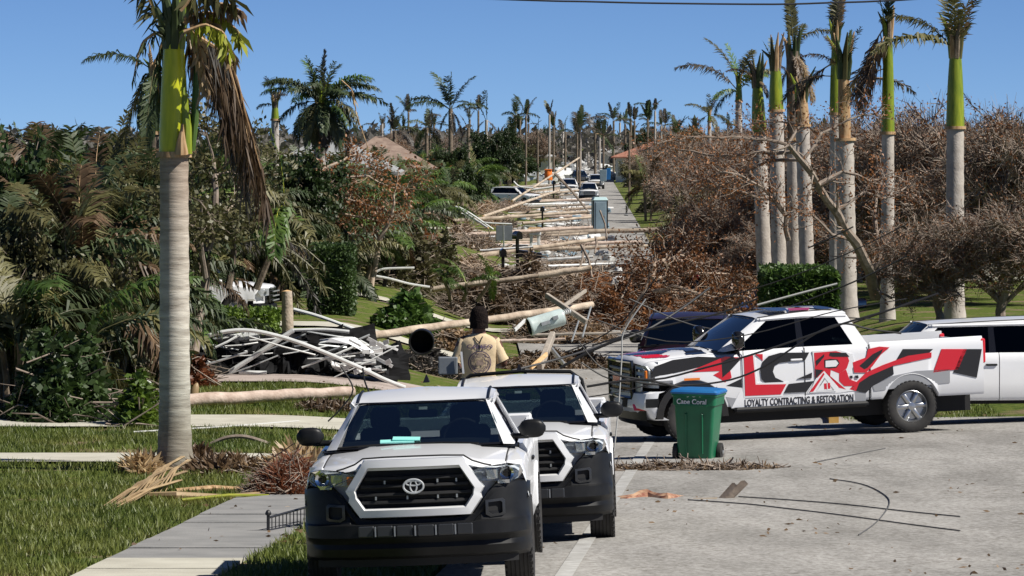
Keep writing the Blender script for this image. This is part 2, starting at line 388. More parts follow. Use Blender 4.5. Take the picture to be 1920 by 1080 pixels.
CONC = mat('concrete', (.42, .4, .33), .9, col2=(.58, .56, .47), scale=1.2, contrast=(.3, .7), bump=.2, bscale=40)
PINK = mat('pinkish_concrete', (.33, .27, .24), .9, col2=(.46, .39, .35), scale=1.5, bump=.2, bscale=40)
xs_g = np.concatenate([[-900, -500, -250, -120, -70, -45], np.arange(-32, -14, 1.), np.arange(-14, 12, .5), np.arange(12, 40, 1.), [45, 70, 120, 250, 500, 900]])
ys_g = np.concatenate([[-60, -20, 10, 20], np.arange(25, 200, 1.), np.arange(200, 700, 8.), [800, 1000, 1500, 2200, 3200]])
# the ground dips a little below the pavements so that they lie as real slabs on it
def ground_sheet():
    V = []
    for y in ys_g:
        xs = xs_g.copy()
        z = ground(xs, np.full(len(xs), y)); ins = np.minimum(xs - LE(y), RE(y) - xs); z = z - np.clip(ins * 2, 0, 1) * .12
        V.append(np.stack([xs, np.full(len(xs), y), z], 1))
    V = np.concatenate(V); nx = len(xs_g); ny = len(ys_g)
    i = (np.arange(ny - 1)[:, None] * nx + np.arange(nx - 1)[None, :]).ravel()
    o = link('ground', npmesh('ground', V, np.stack([i, i + 1, i + nx + 1, i + nx], 1), GM, smooth=True)); tag(o, kind='structure')
ground_sheet()
ys_r = np.concatenate([[-60, -20, 10, 20], np.arange(25, 200, 1.), np.arange(200, 1500, 10.)])
grid_sheet('road', lambda y: lin(LE(y), RE(y), 25), ys_r, RM, .035)
OLDC = mat('old_grey_concrete', (.2, .2, .195), .9, col2=(.3, .295, .285), scale=1.6, contrast=(.3, .7), bump=.25, bscale=40)
sw = bpy.data.objects.new('sidewalk', None); COL.objects.link(sw); tag(sw, None, None, None, 'structure')
_y = 28.4
while _y < 60:
    q = _y + 1.55; mb_ = MB(); r0 = random.Random(int(_y * 10)); dz = r0.uniform(-.008, .008)
    c4 = [(x_, y_, gz(x_, y_) + .035 + dz) for (x_, y_) in ((-4.0 + .045 * (_y - 44), _y), (-2.72 + .05 * (_y - 42.5), _y), (-2.72 + .05 * (q - 42.5), q), (-4.0 + .045 * (q - 44), q))]
    mb_.add(c4 + [(x_, y_, z_ - .12) for x_, y_, z_ in c4], [(0, 1, 2, 3), (7, 6, 5, 4), (0, 4, 5, 1), (1, 5, 6, 2), (2, 6, 7, 3), (3, 7, 4, 0)])
    mb_.build('slab', CONC if _y < 43.5 else OLDC, sw); _y += 1.575
grid_sheet('path', lambda y: lin(-9.5, LE(y) - 1.9, 20), np.array([64.3, 65, 65.7, 66.3]), CONC, .04)
grid_sheet('driveway', lambda y: lin(-10, LE(y) - .02, 24), np.array([73.2, 74, 75, 76, 76.8]), CONC, .04)
grid_sheet('pavement', lambda y: lin(-9.5, LE(y) - .02, 24), np.arange(89.5, 95.1, .5), PINK, .04)
for (y0, y1) in ((118, 121), (143, 146), (196, 203), (262, 269), (352, 362)):
    grid_sheet('driveway', lambda y: lin(LE(y) - 9, LE(y) - .02, 14), lin(y0, y1, 5), CONC, .05)
grid_sheet('driveway', lambda y: lin(RE(y) + .02, RE(y) + 9, 14), lin(292, 302, 5), CONC, .05)
# painted edge line, worn
LINE = mat('worn_road_paint', (.3, .29, .27), .8, col2=(.52, .52, .5), scale=5, contrast=(.3, .7))
def line_x(y): return .36 + .055 * (y - 38)
grid_sheet('road_marking', lambda y: np.array([line_x(y) - .08, line_x(y) + .08]), np.arange(28, 75, 1.), LINE, .041)
# yellow kerb by the lawn on the right
kb = MB(); pts = [(5.5, 77.6), (5.62, 79.5), (5.75, 84), (5.72, 95)]
YK = mat('yellow_kerb', (.55, .3, .06), .8, col2=(.68, .42, .12), scale=3)
for i in range(3):
    (x0, y0), (x1, y1) = pts[i], pts[i + 1]; q0, q1 = gz(x0, y0) - .05, gz(x1, y1) - .05
    kb.loft([[(x0, y0, q0), (x0, y0, q0 + .2), (x0 + .17, y0, q0 + .2), (x0 + .17, y0, q0)], [(x1, y1, q1), (x1, y1, q1 + .2), (x1 + .17, y1, q1 + .2), (x1 + .17, y1, q1)]], closed=True, smooth=False, cap=True)
tag(kb.build('kerb', YK), kind='structure')
# yellow-brown verge strip beyond, along the far road
grid_sheet('verge', lambda y: lin(RE(y) + .02, RE(y) + .9, 4), np.concatenate([np.arange(150, 200, 2.), np.arange(200, 292, 8.)]), mat('dry_verge', (.3, .22, .08), .95, col2=(.2, .18, .06), scale=2), .03)

# ------------------------------------------------------------------ grass blades (uncountable)
def blades(name, regions, h=(.05, .11), w=.012, m=None, dens=420):
    cs = []
    for (x0, x1, y0, y1, test) in regions:
        n = int((x1 - x0) * (y1 - y0) * dens); x = np.random.uniform(x0, x1, n); y = np.random.uniform(y0, y1, n)
        k = test(x, y); pn = np.sin(x * 1.7 + 1.3 * np.sin(y * .9)) + np.sin(y * 1.1 + x * .6) + .7 * np.sin(x * 5.1 - y * 2.3); k &= (pn < .75) | (np.random.rand(n) < .3); cs.append(np.stack([x[k], y[k]], 1))
    c = np.concatenate(cs); n = len(c); z = ground(c[:, 0], c[:, 1])
    patch = .55 + .45 * np.sin(c[:, 0] * 3.1 + np.sin(c[:, 1] * 1.7) * 2) * np.cos(c[:, 1] * 2.3)
    hh = np.random.uniform(h[0], h[1], n) * (.7 + .6 * patch); a = np.random.uniform(0, 2 * np.pi, n)
    dx, dy = np.cos(a) * w, np.sin(a) * w; lx, ly = np.random.normal(0, .4, n) * hh, np.random.normal(0, .4, n) * hh
    p0 = np.stack([c[:, 0] - dx, c[:, 1] - dy, z - .01], 1); p1 = np.stack([c[:, 0] + dx, c[:, 1] + dy, z - .01], 1)
    p2 = np.stack([c[:, 0] + lx, c[:, 1] + ly, z + hh], 1)
    V = np.stack([p0, p1, p2], 1).reshape(-1, 3); Fq = np.arange(3 * n).reshape(-1, 3)
    o = link(name, npmesh(name, V, Fq, m or M['grass'])); tag(o, 'short green lawn grass on the verges beside the sidewalk and driveways', 'grass', None, 'stuff')
def swl(y): return -4.0 + .045 * (y - 44)
def swr(y): return -2.72 + .05 * (y - 42.5)
noroad = lambda x, y: (x < LE(y) - .03)
blades('lawn_grass', [
  (-8.5, 0, 36, 60, lambda x, y: noroad(x, y) & ((x < swl(y) - .02) | (x > swr(y) + .02))),
  (-8.6, 0, 60, 64.2, noroad), (-8.8, -.8, 66.4, 73.1, noroad), (-9.5, 0, 76.9, 89.4, lambda x, y: noroad(x, y) & (np.random.rand(len(x)) < .6)),
  (5.9, 8.6, 78, 90, lambda x, y: np.random.rand(len(x)) < .6)])

# ------------------------------------------------------------------ foliage building blocks
def leaf_quads(C, D, L, W, fold=.0):
    """C centres, D directions (unit), L lengths, W widths -> diamond leaves"""
    n = len(C); rnd = np.random.normal(size=(n, 3)); S = np.cross(D, rnd); S /= np.linalg.norm(S, axis=1)[:, None] + 1e-9
    L = np.asarray(L).reshape(-1, 1); W = np.asarray(W).reshape(-1, 1)
    a = C; b = C + D * L * .45 + S * W; c = C + D * L; d = C + D * L * .45 - S * W
    V = np.stack([a, b, c, d], 1).reshape(-1, 3); Fq = np.arange(4 * n).reshape(-1, 4); return V, Fq
def unit(a): return a / (np.linalg.norm(a, axis=-1, keepdims=True) + 1e-9)

def frond_mesh(name, length=2.6, elev=35, droop=1.1, n=44, ll=.62, lw=.03, hang=.5, m=None, stem=None, wind=0., ragged=.15, curl=0., seed=0, rr=.022):
    """palm leaf growing along +X in the XZ plane"""
    rs = np.random.RandomState(seed + 11); pts = []; p = np.zeros(3); a = R(elev); N = 18
    for i in range(N + 1):
        pts.append(p.copy()); t = i / N; a2 = a - droop * t ** 1.3
        p = p + np.array([math.cos(a2), math.sin(curl * t) * .5, math.sin(a2)]) * length / N
    pts = np.array(pts)
    t = rs.uniform(.12, 1, n); t = np.sort(np.concatenate([np.linspace(.12, 1, n), ])) if True else t
    T = np.repeat(t, 2); side = np.tile([1, -1], n)
    keep = rs.rand(len(T)) > ragged; T = T[keep]; side = side[keep]
    idx = T * N; i0 = np.clip(idx.astype(int), 0, N - 1); fr = (idx - i0)[:, None]
    base = pts[i0] * (1 - fr) + pts[i0 + 1] * fr; tan = unit(pts[i0 + 1] - pts[i0])
    out = np.stack([np.zeros(len(T)), side.astype(float), np.zeros(len(T))], 1)
    D = unit(out * (1 - hang * .6) + tan * .55 + np.array([0, wind, 0]) + rs.normal(0, .13, (len(T), 3)))
    l = ll * (np.sin(np.pi * np.clip(T * .82 + .12, 0, 1)) ** .6) * rs.uniform(.75, 1.1, len(T))
    g = np.array([0, 0, -1.0]); D2 = unit(D * (1 - hang) + g * hang * 1.1 + rs.normal(0, .08, (len(T), 3)))
    S = np.cross(D, tan); S = unit(np.cross(S, D)) * lw / 2 * 1.0
    l = l[:, None]; mid = base + D * l * .5; tip = mid + D2 * l * .55
    w1 = S; V = np.stack([base - w1 * .6, base + w1 * .6, mid + w1, mid - w1, tip], 1).reshape(-1, 3)
    k = np.arange(len(T))[:, None] * 5
    quads = np.concatenate([k + 0, k + 1, k + 2, k + 3], 1); tris = np.concatenate([k + 3, k + 2, k + 4], 1)
    mb = MB(); mb.tube([tuple(q) for q in pts[::3]], [rr * (1 - .8 * i / (len(pts[::3]) - 1)) for i in range(len(pts[::3]))], 4, 1, cap=False)
    mb.add([tuple(v) for v in V], [tuple(q) for q in quads] + [tuple(q) for q in tris], 0)
    me = bpy.data.meshes.new(name); me.from_pydata(mb.v, [], mb.f); me.materials.append(m or M['f_green']); me.materials.append(stem or M['f_yellow'])
    me.polygons.foreach_set('material_index', mb.m); me.update(); return me
def remat(me, a, b=None):
    c = me.copy(); c.materials[0] = a
    if b: c.materials[1] = b
    return c
FR = {}
FR['up'] = [frond_mesh('frond', 2.3, 74, .7, 56, .6, hang=.25, seed=1, lw=.055), frond_mesh('frond', 2.0, 82, .4, 46, .55, hang=.2, ragged=.35, seed=2, lw=.055)]
FR['arch'] = [frond_mesh('frond', 2.7, 48, 1.3, 64, .7, hang=.45, seed=3, lw=.055), frond_mesh('frond', 2.5, 34, 1.2, 64, .65, hang=.55, seed=4, ragged=.2, lw=.055), frond_mesh('frond', 2.6, 20, 1.0, 60, .7, hang=.6, wind=.5, seed=5, lw=.055)]
FR['droop'] = [frond_mesh('frond', 2.4, 5, 1.3, 64, .65, hang=.75, seed=6, lw=.055), frond_mesh('frond', 2.2, -20, 1.1, 60, .65, hang=.8, seed=7, ragged=.2, lw=.055)]
FR['hang'] = [frond_mesh('frond', 2.6, -35, 1.0, 90, .75, hang=.9, seed=8, ragged=.1, rr=.03, lw=.05), frond_mesh('frond', 2.4, -60, .5, 90, .7, hang=.9, seed=9, lw=.05)]
FR['spear'] = [frond_mesh('frond', 2.0, 88, .15, 70, .4, hang=.0, seed=10, lw=.07), frond_mesh('frond', 1.6, 70, .3, 60, .34, hang=.1, seed=12, ragged=.3, lw=.075)]
_cache = {}
def frond(kind, colour, stem=None, k=None):
    L = FR[kind]; i = random.randrange(len(L)) if k is None else k
    key = (kind, i, colour, stem)
    if key not in _cache: _cache[key] = remat(L[i], M[colour], M[stem or {'f_brown': 'sheath', 'f_tan': 'sheath', 'f_grey': 'sheath', 'f_green': 'f_yellow'}.get(colour, 'f_olive')])
    return _cache[key]
def palm(px, base, top, wpx, shaft=None, head=(), label='', name='palm_tree', trunk='gtrunk', Y=None, lean=0, group=None, scale=1., fsc=1., basez=None, cat='palm tree', shaftm='shaft', bulge=1.0, shaft_w=.6, curve=0):
    """base pixel (px,py) on the ground; top: pixel height (y) of the grey trunk's end; shaft: pixel y of the crownshaft's top"""
    if Y is None: g = G(px, base); Y = g.y
    else:
        g = P(px, base, Y); g.z = min(g.z, gz(g.x, g.y))
    s = F / Y; r = wpx / s / 2; e = empty(name, g, (0, 0, 0), label, cat, group)
    h = (P(px, top, Y) - g).z; lx = lean / s
    def at(z): return Vector((lx * z / h + curve / s * math.sin(math.pi * min(z / h, 1)), 0, z))
    tb = MB(); n = 26; pts = []; rs = []
    for i in range(n + 1):
        t = i / n; pts.append(at(h * t) - (Vector((0, 0, .25)) if i == 0 else Vector()))
        rs.append(r * (1 + .32 * math.exp(-t * h / .35)) * (1.0 - .1 * t + .025 * (1 if i % 2 else -1)))
    tb.tube(pts, rs, 20); tb.build('trunk', M[trunk], e, sharp=80)
    topz = h
    if shaft is not None:
        h2 = (P(px, shaft, Y) - g).z; cb = MB(); pts = []; rs = []
        for i in range(12):
            t = i / 11; z = h + (h2 - h) * t; pts.append(at(z))
            rs.append(r * (1.04 * bulge * (1 - t) + shaft_w * t + .07 * math.sin(math.pi * t)) * .93)
        cb.tube(pts, rs, 16)
        cb.build('crownshaft', M[shaftm], e, sharp=80)
        for si in range(7):
            q = 6.283 * si / 7 + .4; o_ = at(h2 - .25 * r) + Vector((math.cos(q), math.sin(q), 0)) * r * shaft_w * .55; hh_ = r * random.uniform(1.6, 4.2); st_ = MB()
            st_.tube([o_ - Vector((0, 0, r * .8)), o_ + Vector((math.cos(q) * r * .35, math.sin(q) * r * .35, hh_ * .5)), o_ + Vector((math.cos(q) * r * random.uniform(.4, 1.6), math.sin(q) * r * random.uniform(.4, 1.6), hh_))], [r * .38, r * .26, r * .06], 6); st_.build('leaf_stub', M[random.choice(['f_dark', 'f_olive', 'btrunk', 'sheath', 'shaft2'])], e)
        rg = MB(); rg.tube([at(h - .03), at(h + .05)], [r * 1.14, r * 1.1], 16); rg.build('ring', M['sheath'], e)
        topz = h2
    for item in head:
        kind, colour, az = item[0], item[1], item[2]; sca = (item[3] if len(item) > 3 else 1.) * fsc; dz = item[4] if len(item) > 4 else 0; k = item[5] if len(item) > 5 else None
        q = at(topz) + Vector((math.cos(R(az)) * r * .35, math.sin(R(az)) * r * .35, dz))
        link('frond', frond(kind, colour, None, k), e, q, (random.uniform(-.15, .15), random.uniform(-.12, .12), R(az)), (sca, sca, sca))
    return e
def ring_head(n, kinds, colours, sca=1.0, jit=.2, dz=.1, start=0, span=360):
    out = []
    for i in range(n):
        out.append((random.choice(kinds), random.choice(colours), start + span * i / n + random.uniform(-20, 20), sca * random.uniform(1 - jit, 1 + jit), random.uniform(-dz, dz)))
    return out

# branching broadleaf trees -------------------------------------------------
def tree_parts(seed, H=6., spread=3.6, levels=4, limbs=5, leaves=16, leaf=(.16, .05), wind=(0, 0, 0), zdroop=.0, twigs=3, trunk_r=.16, flat=1., stemfrac=.3, kids=(3, 4)):
    rs = random.Random(seed); br = MB(); ends = []
    def grow(p, d, L, r, lv):
        n = 4; pts = [p]; q = p.copy(); dd = d.copy()
        for i in range(n):
            dd = (dd + Vector((rs.uniform(-1, 1), rs.uniform(-1, 1), rs.uniform(-.8, .9))) * .28 + Vector(wind) * .1).normalized()
            q = q + dd * L / n; pts.append(q.copy())
            if lv >= 2: ends.append((q.copy(), dd.copy(), r))
        br.tube(pts, [r * (1 - .45 * i / n) for i in range(n + 1)], 6 if lv < 2 else (4 if lv < 3 else 3), 0, cap=False)
        if lv >= levels: return
        for k in range(rs.randint(*kids)):
            a = rs.uniform(0, 6.283); t = rs.uniform(.35, 1.0); idx = min(n, max(1, int(round(t * n)))); o = pts[idx]
            side = Vector((math.cos(a), math.sin(a), rs.uniform(-.35, .7))); nd = (dd * .55 + side * .9); nd.z *= flat; nd.z -= zdroop
            grow(o, nd.normalized(), L * rs.uniform(.55, .85), r * .58, lv + 1)
    base = Vector((0, 0, -.2)); hs = H * stemfrac
    br.tube([base, Vector((rs.uniform(-.1, .1), 0, hs * .5)), Vector((rs.uniform(-.2, .2), 0, hs))], [trunk_r * 1.35, trunk_r * 1.05, trunk_r], 8, 0, cap=False)
    for k in range(limbs):
        a = 6.283 * k / limbs + rs.uniform(-.5, .5); u = rs.uniform(.35, 1.3)
        d = Vector((math.cos(a) * u, math.sin(a) * u, .9 * flat)).normalized()
        grow(Vector((0, 0, hs * rs.uniform(.55, 1))), d, spread * rs.uniform(.38, .6), trunk_r * .6, 1)
    E = np.array([tuple(e[0]) for e in ends]); Dn = np.array([tuple(e[1]) for e in ends]); ns = np.random.RandomState(seed)
    # twigs
    k = np.repeat(np.arange(len(E)), twigs); C = E[k]; D = unit(Dn[k] * .8 + ns.normal(0, .7, (len(k), 3)) + np.array(wind) * .5); Lt = ns.uniform(.25, .8, len(k))
    S = unit(np.cross(D, ns.normal(size=D.shape))) * .011
    D2 = unit(D + ns.normal(0, .45, D.shape)); mid = C + D * Lt[:, None] * .5; tip = mid + D2 * Lt[:, None] * .5
    TV = np.stack([C - S, C + S, mid + S * .8, mid - S * .8, tip + S * .3, tip - S * .3], 1).reshape(-1, 3); q = np.arange(len(k))[:, None] * 6
    TF = np.concatenate([np.concatenate([q, q + 1, q + 2, q + 3], 1), np.concatenate([q + 3, q + 2, q + 4, q + 5], 1)])
    # leaves along the twigs
    kk = ns.randint(0, len(k), len(E) * leaves); t = ns.rand(len(kk), 1); c = C[kk] * (1 - t) + tip[kk] * t + ns.normal(0, .07, (len(kk), 3))
    dl = unit(D[kk] + ns.normal(0, .9, (len(kk), 3)) + np.array([0, 0, -zdroop * 2 - .2])); LV, LF = leaf_quads(c, dl, ns.uniform(.6, 1.3, len(kk)) * leaf[0], ns.uniform(.6, 1.3, len(kk)) * leaf[1])
    return br, (TV, TF), (LV, LF)
def tree_meshes(seed, bark='bark', leafm='l_brown', twigm=None, **kw):
    br, (TV, TF), (LV, LF) = tree_parts(seed, **kw)
    me = bpy.data.meshes.new('branches'); nb = len(br.v); V = np.concatenate([np.array(br.v), TV]); 
    Fq = [f for f in br.f] + [tuple(int(a) + nb for a in f) for f in TF]
    me.from_pydata([tuple(v) for v in V], [], Fq); me.materials.append(M[bark]); me.update()
    lf = npmesh('foliage', LV, LF, M[leafm]) if len(LF) else None
    return me, lf
TREES = {
 'brown': [tree_meshes(s, 'bark', 'l_brown', H=6.2, spread=4.2, levels=4, limbs=7, leaves=6, leaf=(.1, .024), wind=(-.5, 0, 0), twigs=6, kids=(3, 4), stemfrac=.22) for s in (21, 22, 23)],
 'green': [tree_meshes(s, 'bark', 'l_dark', H=5.2, spread=3.4, levels=3, limbs=8, leaves=150, leaf=(.15, .05), twigs=4, stemfrac=.18, kids=(3, 4)) for s in (31, 32)],
 'olive': [tree_meshes(s, 'bark', 'l_olive', H=5.2, spread=3.6, levels=3, limbs=7, leaves=90, leaf=(.14, .045), twigs=6, stemfrac=.2, kids=(3, 4)) for s in (41, )],
 'bare': [tree_meshes(s, 'palebark', 'l_brown', H=5.5, spread=4.6, levels=3, limbs=6, leaves=3, leaf=(.12, .035), wind=(.6, 0, 0), twigs=5, stemfrac=.25) for s in (51, 52)],
 'rust': [tree_meshes(s, 'bark', 'l_rust', H=1.8, spread=2.2, levels=3, limbs=7, leaves=26, leaf=(.16, .02), twigs=6, stemfrac=.1, trunk_r=.05) for s in (61, )],
}
_th = {}
def tree(kind, loc, scale=1., rot=0., label='', group=None, k=None, tilt=(0, 0), name=None, cat='tree', sz=None, wid=None):
    L = TREES[kind]; i = random.randrange(len(L)) if k is None else k % len(L); b, l = L[i]
    e = empty(name or {'brown': 'brown_tree', 'green': 'leafy_tree', 'olive': 'leafy_tree', 'bare': 'bare_tree', 'rust': 'twiggy_shrub'}[kind], loc, (tilt[0], tilt[1], rot), label, cat, group)
    nh = {'brown': 6.2, 'green': 5.4, 'olive': 5.4, 'bare': 5.5, 'rust': 1.8}[kind]
    if (kind, i) not in _th:
        q = l or b; z = np.empty(len(q.vertices) * 3, np.float32); q.vertices.foreach_get('co', z); z = z.reshape(-1, 3); _th[(kind, i)] = (np.percentile(z[:, 2], 99.7), np.percentile(np.hypot(z[:, 0], z[:, 1]), 96))
    hz, hx = _th[(kind, i)]; zs = scale * nh / hz; xs = (wid or scale * nh * 1.05) / 2 / hx
    scl = (xs, xs, zs)
    link('branches', b, e, scale=scl)
    if l: link('foliage', l, e, scale=scl)['kind'] = 'stuff'
    return e
MARKS = [(-100, 'at the far left end of the lawn'), (60, 'left of the leafy bushes by the lawn'), (150, 'over the dark bush on the left lawn'), (215, 'left of the tall pale palm'), (262, 'just left of the tall pale palm trunk'), (300, 'hidden behind the tall pale palm trunk'), (345, 'at the right side of the tall pale palm'), (385, 'behind the leaning dark trunk'), (430, 'above the white car roof'), (480, 'above the white car hood'), (530, 'behind the fallen palm crown'), (570, 'behind the broken pole stump'), (620, 'behind the tall square hedge'), (660, 'right of the tall square hedge'), (700, 'behind the wooden post'),
 (1240, 'over the uprooted tree'), (1300, 'left of the dark navy pickup'), (1345, 'behind the dark navy pickup hood'), (1372, 'behind the dark navy pickup cab'), (1410, 'behind the dark navy pickup bed'), (1437, 'behind the first royal palm'), (1460, 'behind the ringed green palm'), (1490, 'behind the palm with the shredded head'), (1516, 'behind the snapped palm stump'), (1540, 'in the gap right of the snapped palm'), (1566, 'behind the straight green crownshaft palm'), (1590, 'behind the thickest palm'), (1625, 'right of the thickest palm'), (1664, 'behind the fibre-wrapped palm'), (1700, 'right of the fibre-wrapped palm'), (1760, 'left of the last royal palm'), (1790, 'behind the last royal palm'), (1880, 'beyond the last royal palm'), (1950, 'at the far right end')]
def where(px): return min(MARKS, key=lambda m: abs(m[0] - px))[1]
# ------------------------------------------------------------------ explicit limbs from traced lines
def limb_tree(name, limbs, Y, r0, base=None, bark='bark', leafm=None, tw=9, tl=(.4, 1.4), leaves=8, leaf=(.12, .035), seed=1, label='', cat='tree', group=None, ydep=1.5, dirn=(0, 0, 0), levels=2):
    """limbs: [(list of pixels, radius m, depth offset)]"""
    rs = random.Random(seed); ns = np.random.RandomState(seed); p0 = P(limbs[0][0][0][0], limbs[0][0][0][1], Y)
    e = empty(name, p0, (0, 0, 0), label, cat, group); br = MB(); E = []; Dn = []
    def grow(p, d, L, r, lv):
        n = 4; q = p.copy(); pts = [q.copy()]; dd = d.copy()
        for i in range(n):
            dd = (dd + Vector((rs.uniform(-1, 1), rs.uniform(-1, 1), rs.uniform(-1, 1))) * .3 + Vector(dirn) * .12).normalized(); q = q + dd * L / n; pts.append(q.copy()); E.append(tuple(q)); Dn.append(tuple(dd))
        br.tube(pts, [r * (1 - .5 * i / n) for i in range(n + 1)], 4 if lv == 0 else 3, 0, cap=False)
        if lv < levels:
            for k in range(3):
                o = pts[rs.randint(1, n)]; nd = (dd * .7 + Vector((rs.uniform(-1, 1), rs.uniform(-1, 1), rs.uniform(-1, 1))) * .8).normalized(); grow(o, nd, L * rs.uniform(.5, .8), r * .6, lv + 1)
    for li, (pp, r, dy) in enumerate(limbs):
        w = [P(a, b, Y + dy * (i / max(1, len(pp) - 1))) - p0 for i, (a, b) in enumerate(pp)]
        m = len(w); W = []
        for i in range(m - 1):
            for t in (0, .5):
                j = w[i].lerp(w[i + 1], t)
                if t: j += Vector((rs.uniform(-1, 1), rs.uniform(-1, 1), rs.uniform(-1, 1))) * .05
                W.append(j)
        W.append(w[-1]); n = len(W)
        br.tube(W, [r * (1 - .65 * i / (n - 1)) for i in range(n)], 7, 0, cap=True)
        for i in range(1, n):
            for k in range(tw if li else max(1, tw // 3)):
                if rs.random() < .55:
                    d = (W[i] - W[i - 1]).normalized(); nd = (d * .5 + Vector((rs.uniform(-1, 1), rs.uniform(-1, 1), rs.uniform(-.8, 1))) * .8).normalized()
                    grow(W[i], nd, rs.uniform(*tl), max(.008, r * .22), 0)
    br.build('branches', M[bark], e)
    if leafm and E:
        E = np.array(E); Dn = np.array(Dn); k = ns.randint(0, len(E), len(E) * leaves); c = E[k] + ns.normal(0, .13, (len(k), 3)); d = unit(Dn[k] + ns.normal(0, .9, (len(k), 3)))
        V, Fq = leaf_quads(c, d, ns.uniform(.6, 1.3, len(k)) * leaf[0], ns.uniform(.6, 1.3, len(k)) * leaf[1]); link('foliage', npmesh('foliage', V, Fq, M[leafm]), e)['kind'] = 'stuff'
    return e
def brush_pile(px, py, wpx, hpx, depth, label, sticks=500, leaves=9000, sm='bark', lm='litter', leaf=(.16, .03), sr=1., lz=.6, Y=None, name='brush_pile', group=None, seed=1, sl=(.3, 1.3), rot=0, cat='brush pile', z0=0.):
    ns = np.random.RandomState(seed); g = G(px, py) if Y is None else P(px, py, Y); s = F / g.y; rx, h = wpx / s / 2, hpx / s
    e = empty(name, (g.x, g.y, gz(g.x, g.y) + z0), (0, 0, rot), label, cat, group)
    def pts(n, shell=.5):
        a = ns.rand(n) * 2 * np.pi; r = np.sqrt(ns.rand(n)); x = np.cos(a) * r; y = np.sin(a) * r
        bump = .65 + .35 * np.sin(x * 7 + seed) * np.cos(y * 5 + seed * 2) + .2 * np.sin(x * 17 + y * 9)
        z = (1 - r ** 2.2) * bump * (1 - shell * ns.rand(n) ** 1.5) * h
        wx, wy = x * rx, y * depth; gl = ground(g.x + wx, g.y + wy) - gz(g.x, g.y)
        return np.stack([wx, wy, z + np.minimum(gl, h * .5)], 1)
    if sticks:
        c = pts(sticks, .8); d = unit(ns.normal(size=(sticks, 3)) * np.array([1, .8, .32])); L = ns.uniform(sl[0], sl[1], sticks)[:, None]; r = ns.uniform(.006, .022, sticks)[:, None] * sr
        a = unit(np.cross(d, ns.normal(size=d.shape))); b = np.cross(d, a); V = []
        mid = ns.normal(0, .1, c.shape) * L
        for (o, k) in ((c - d * L / 2, 1), (c + mid, .9), (c + d * L / 2, .4)):
            for q in (0, 2.09, 4.19): V.append(o + (a * math.cos(q) + b * math.sin(q)) * r * k)
        V = np.stack(V, 1).reshape(-1, 3); k = np.arange(sticks)[:, None] * 9; Fs = []
        for lv in (0, 3):
            for j in range(3): Fs.append(np.concatenate([k + lv + j, k + lv + (j + 1) % 3, k + lv + 3 + (j + 1) % 3, k + lv + 3 + j], 1))
        link('twigs', npmesh('twigs', V, np.concatenate(Fs), M[sm]), e)['kind'] = 'stuff'
    if leaves:
        c = pts(leaves); d = unit(ns.normal(size=(leaves, 3)) * np.array([1, 1, lz])); V, Fq = leaf_quads(c, d, ns.uniform(.5, 1.5, leaves) * leaf[0], ns.uniform(.6, 1.4, leaves) * leaf[1])
        link('leaves', npmesh('leaves', V, Fq, M[lm]), e)['kind'] = 'stuff'
    return e
def palm_clump(loc, H, n=16, cols=('f_green', 'f_dark'), label='', group=None, stems=4, sca=1., name='palm_clump'):
    e = empty(name, loc, (0, 0, 0), label, 'palm', group); mb = MB(); tops = []
    for i in range(stems):
        a = random.uniform(0, 6.28); r = random.uniform(.1, .8); h = H * random.uniform(.25, .68) if i else H * .65
        b = Vector((math.cos(a) * r, math.sin(a) * r, -.2)); t = Vector((math.cos(a) * r * 1.8, math.sin(a) * r * 1.8, h)); mb = MB(); mb.tube([b, b.lerp(t, .5) + Vector((.05, 0, 0)), t], [.075, .06, .05], 6, 0); mb.build('trunk', M['btrunk'], e); tops.append(t)
    for i in range(n):
        t = tops[i % stems]; kind = random.choice(['up', 'arch', 'arch', 'arch', 'droop'])
        sz = sca * random.uniform(.75, 1.1)
        link('frond', frond(kind, random.choice(cols)), e, t, (random.uniform(-.25, .25), random.uniform(-.2, .2), random.uniform(0, 6.28)), sz)
    return e

# ------------------------------------------------------------------ the big royal palm on the left
L1 = palm(328, 884, 291, 59, 60, [], 'tall royal palm with thick pale trunk and yellow-green crownshaft beside the sidewalk', 'royal_palm', 'ltrunk', lean=0, bulge=1.0, shaft_w=.62, shaftm='shaftb')
s1 = F / L1.location.y
def l1(px, py, dy=0): return P(px, py, L1.location.y + dy) - L1.location
# split outer sheath with a brown wedge, and the green strip standing off on the right
mb = MB()
mb.tube([l1(349, 288, -.12), l1(350, 240, -.14), l1(345, 180, -.1), l1(338, 120, -.05)], [.085, .07, .05, .02], 8); mb.build('sheath', M['shaft'], L1)
mb = MB(); mb.tube([l1(340, 289, -.2), l1(340, 262, -.23), l1(342, 232, -.22)], [.1, .06, .012], 8); mb.build('dry_sheath', M['sheath'], L1)
mb = MB(); mb.tube([l1(361, 283, -.05), l1(365, 230, -.05), l1(367, 170, -.03), l1(366, 115, 0)], [.035, .055, .05, .015], 8); mb.build('sheath', M['f_green'], L1)
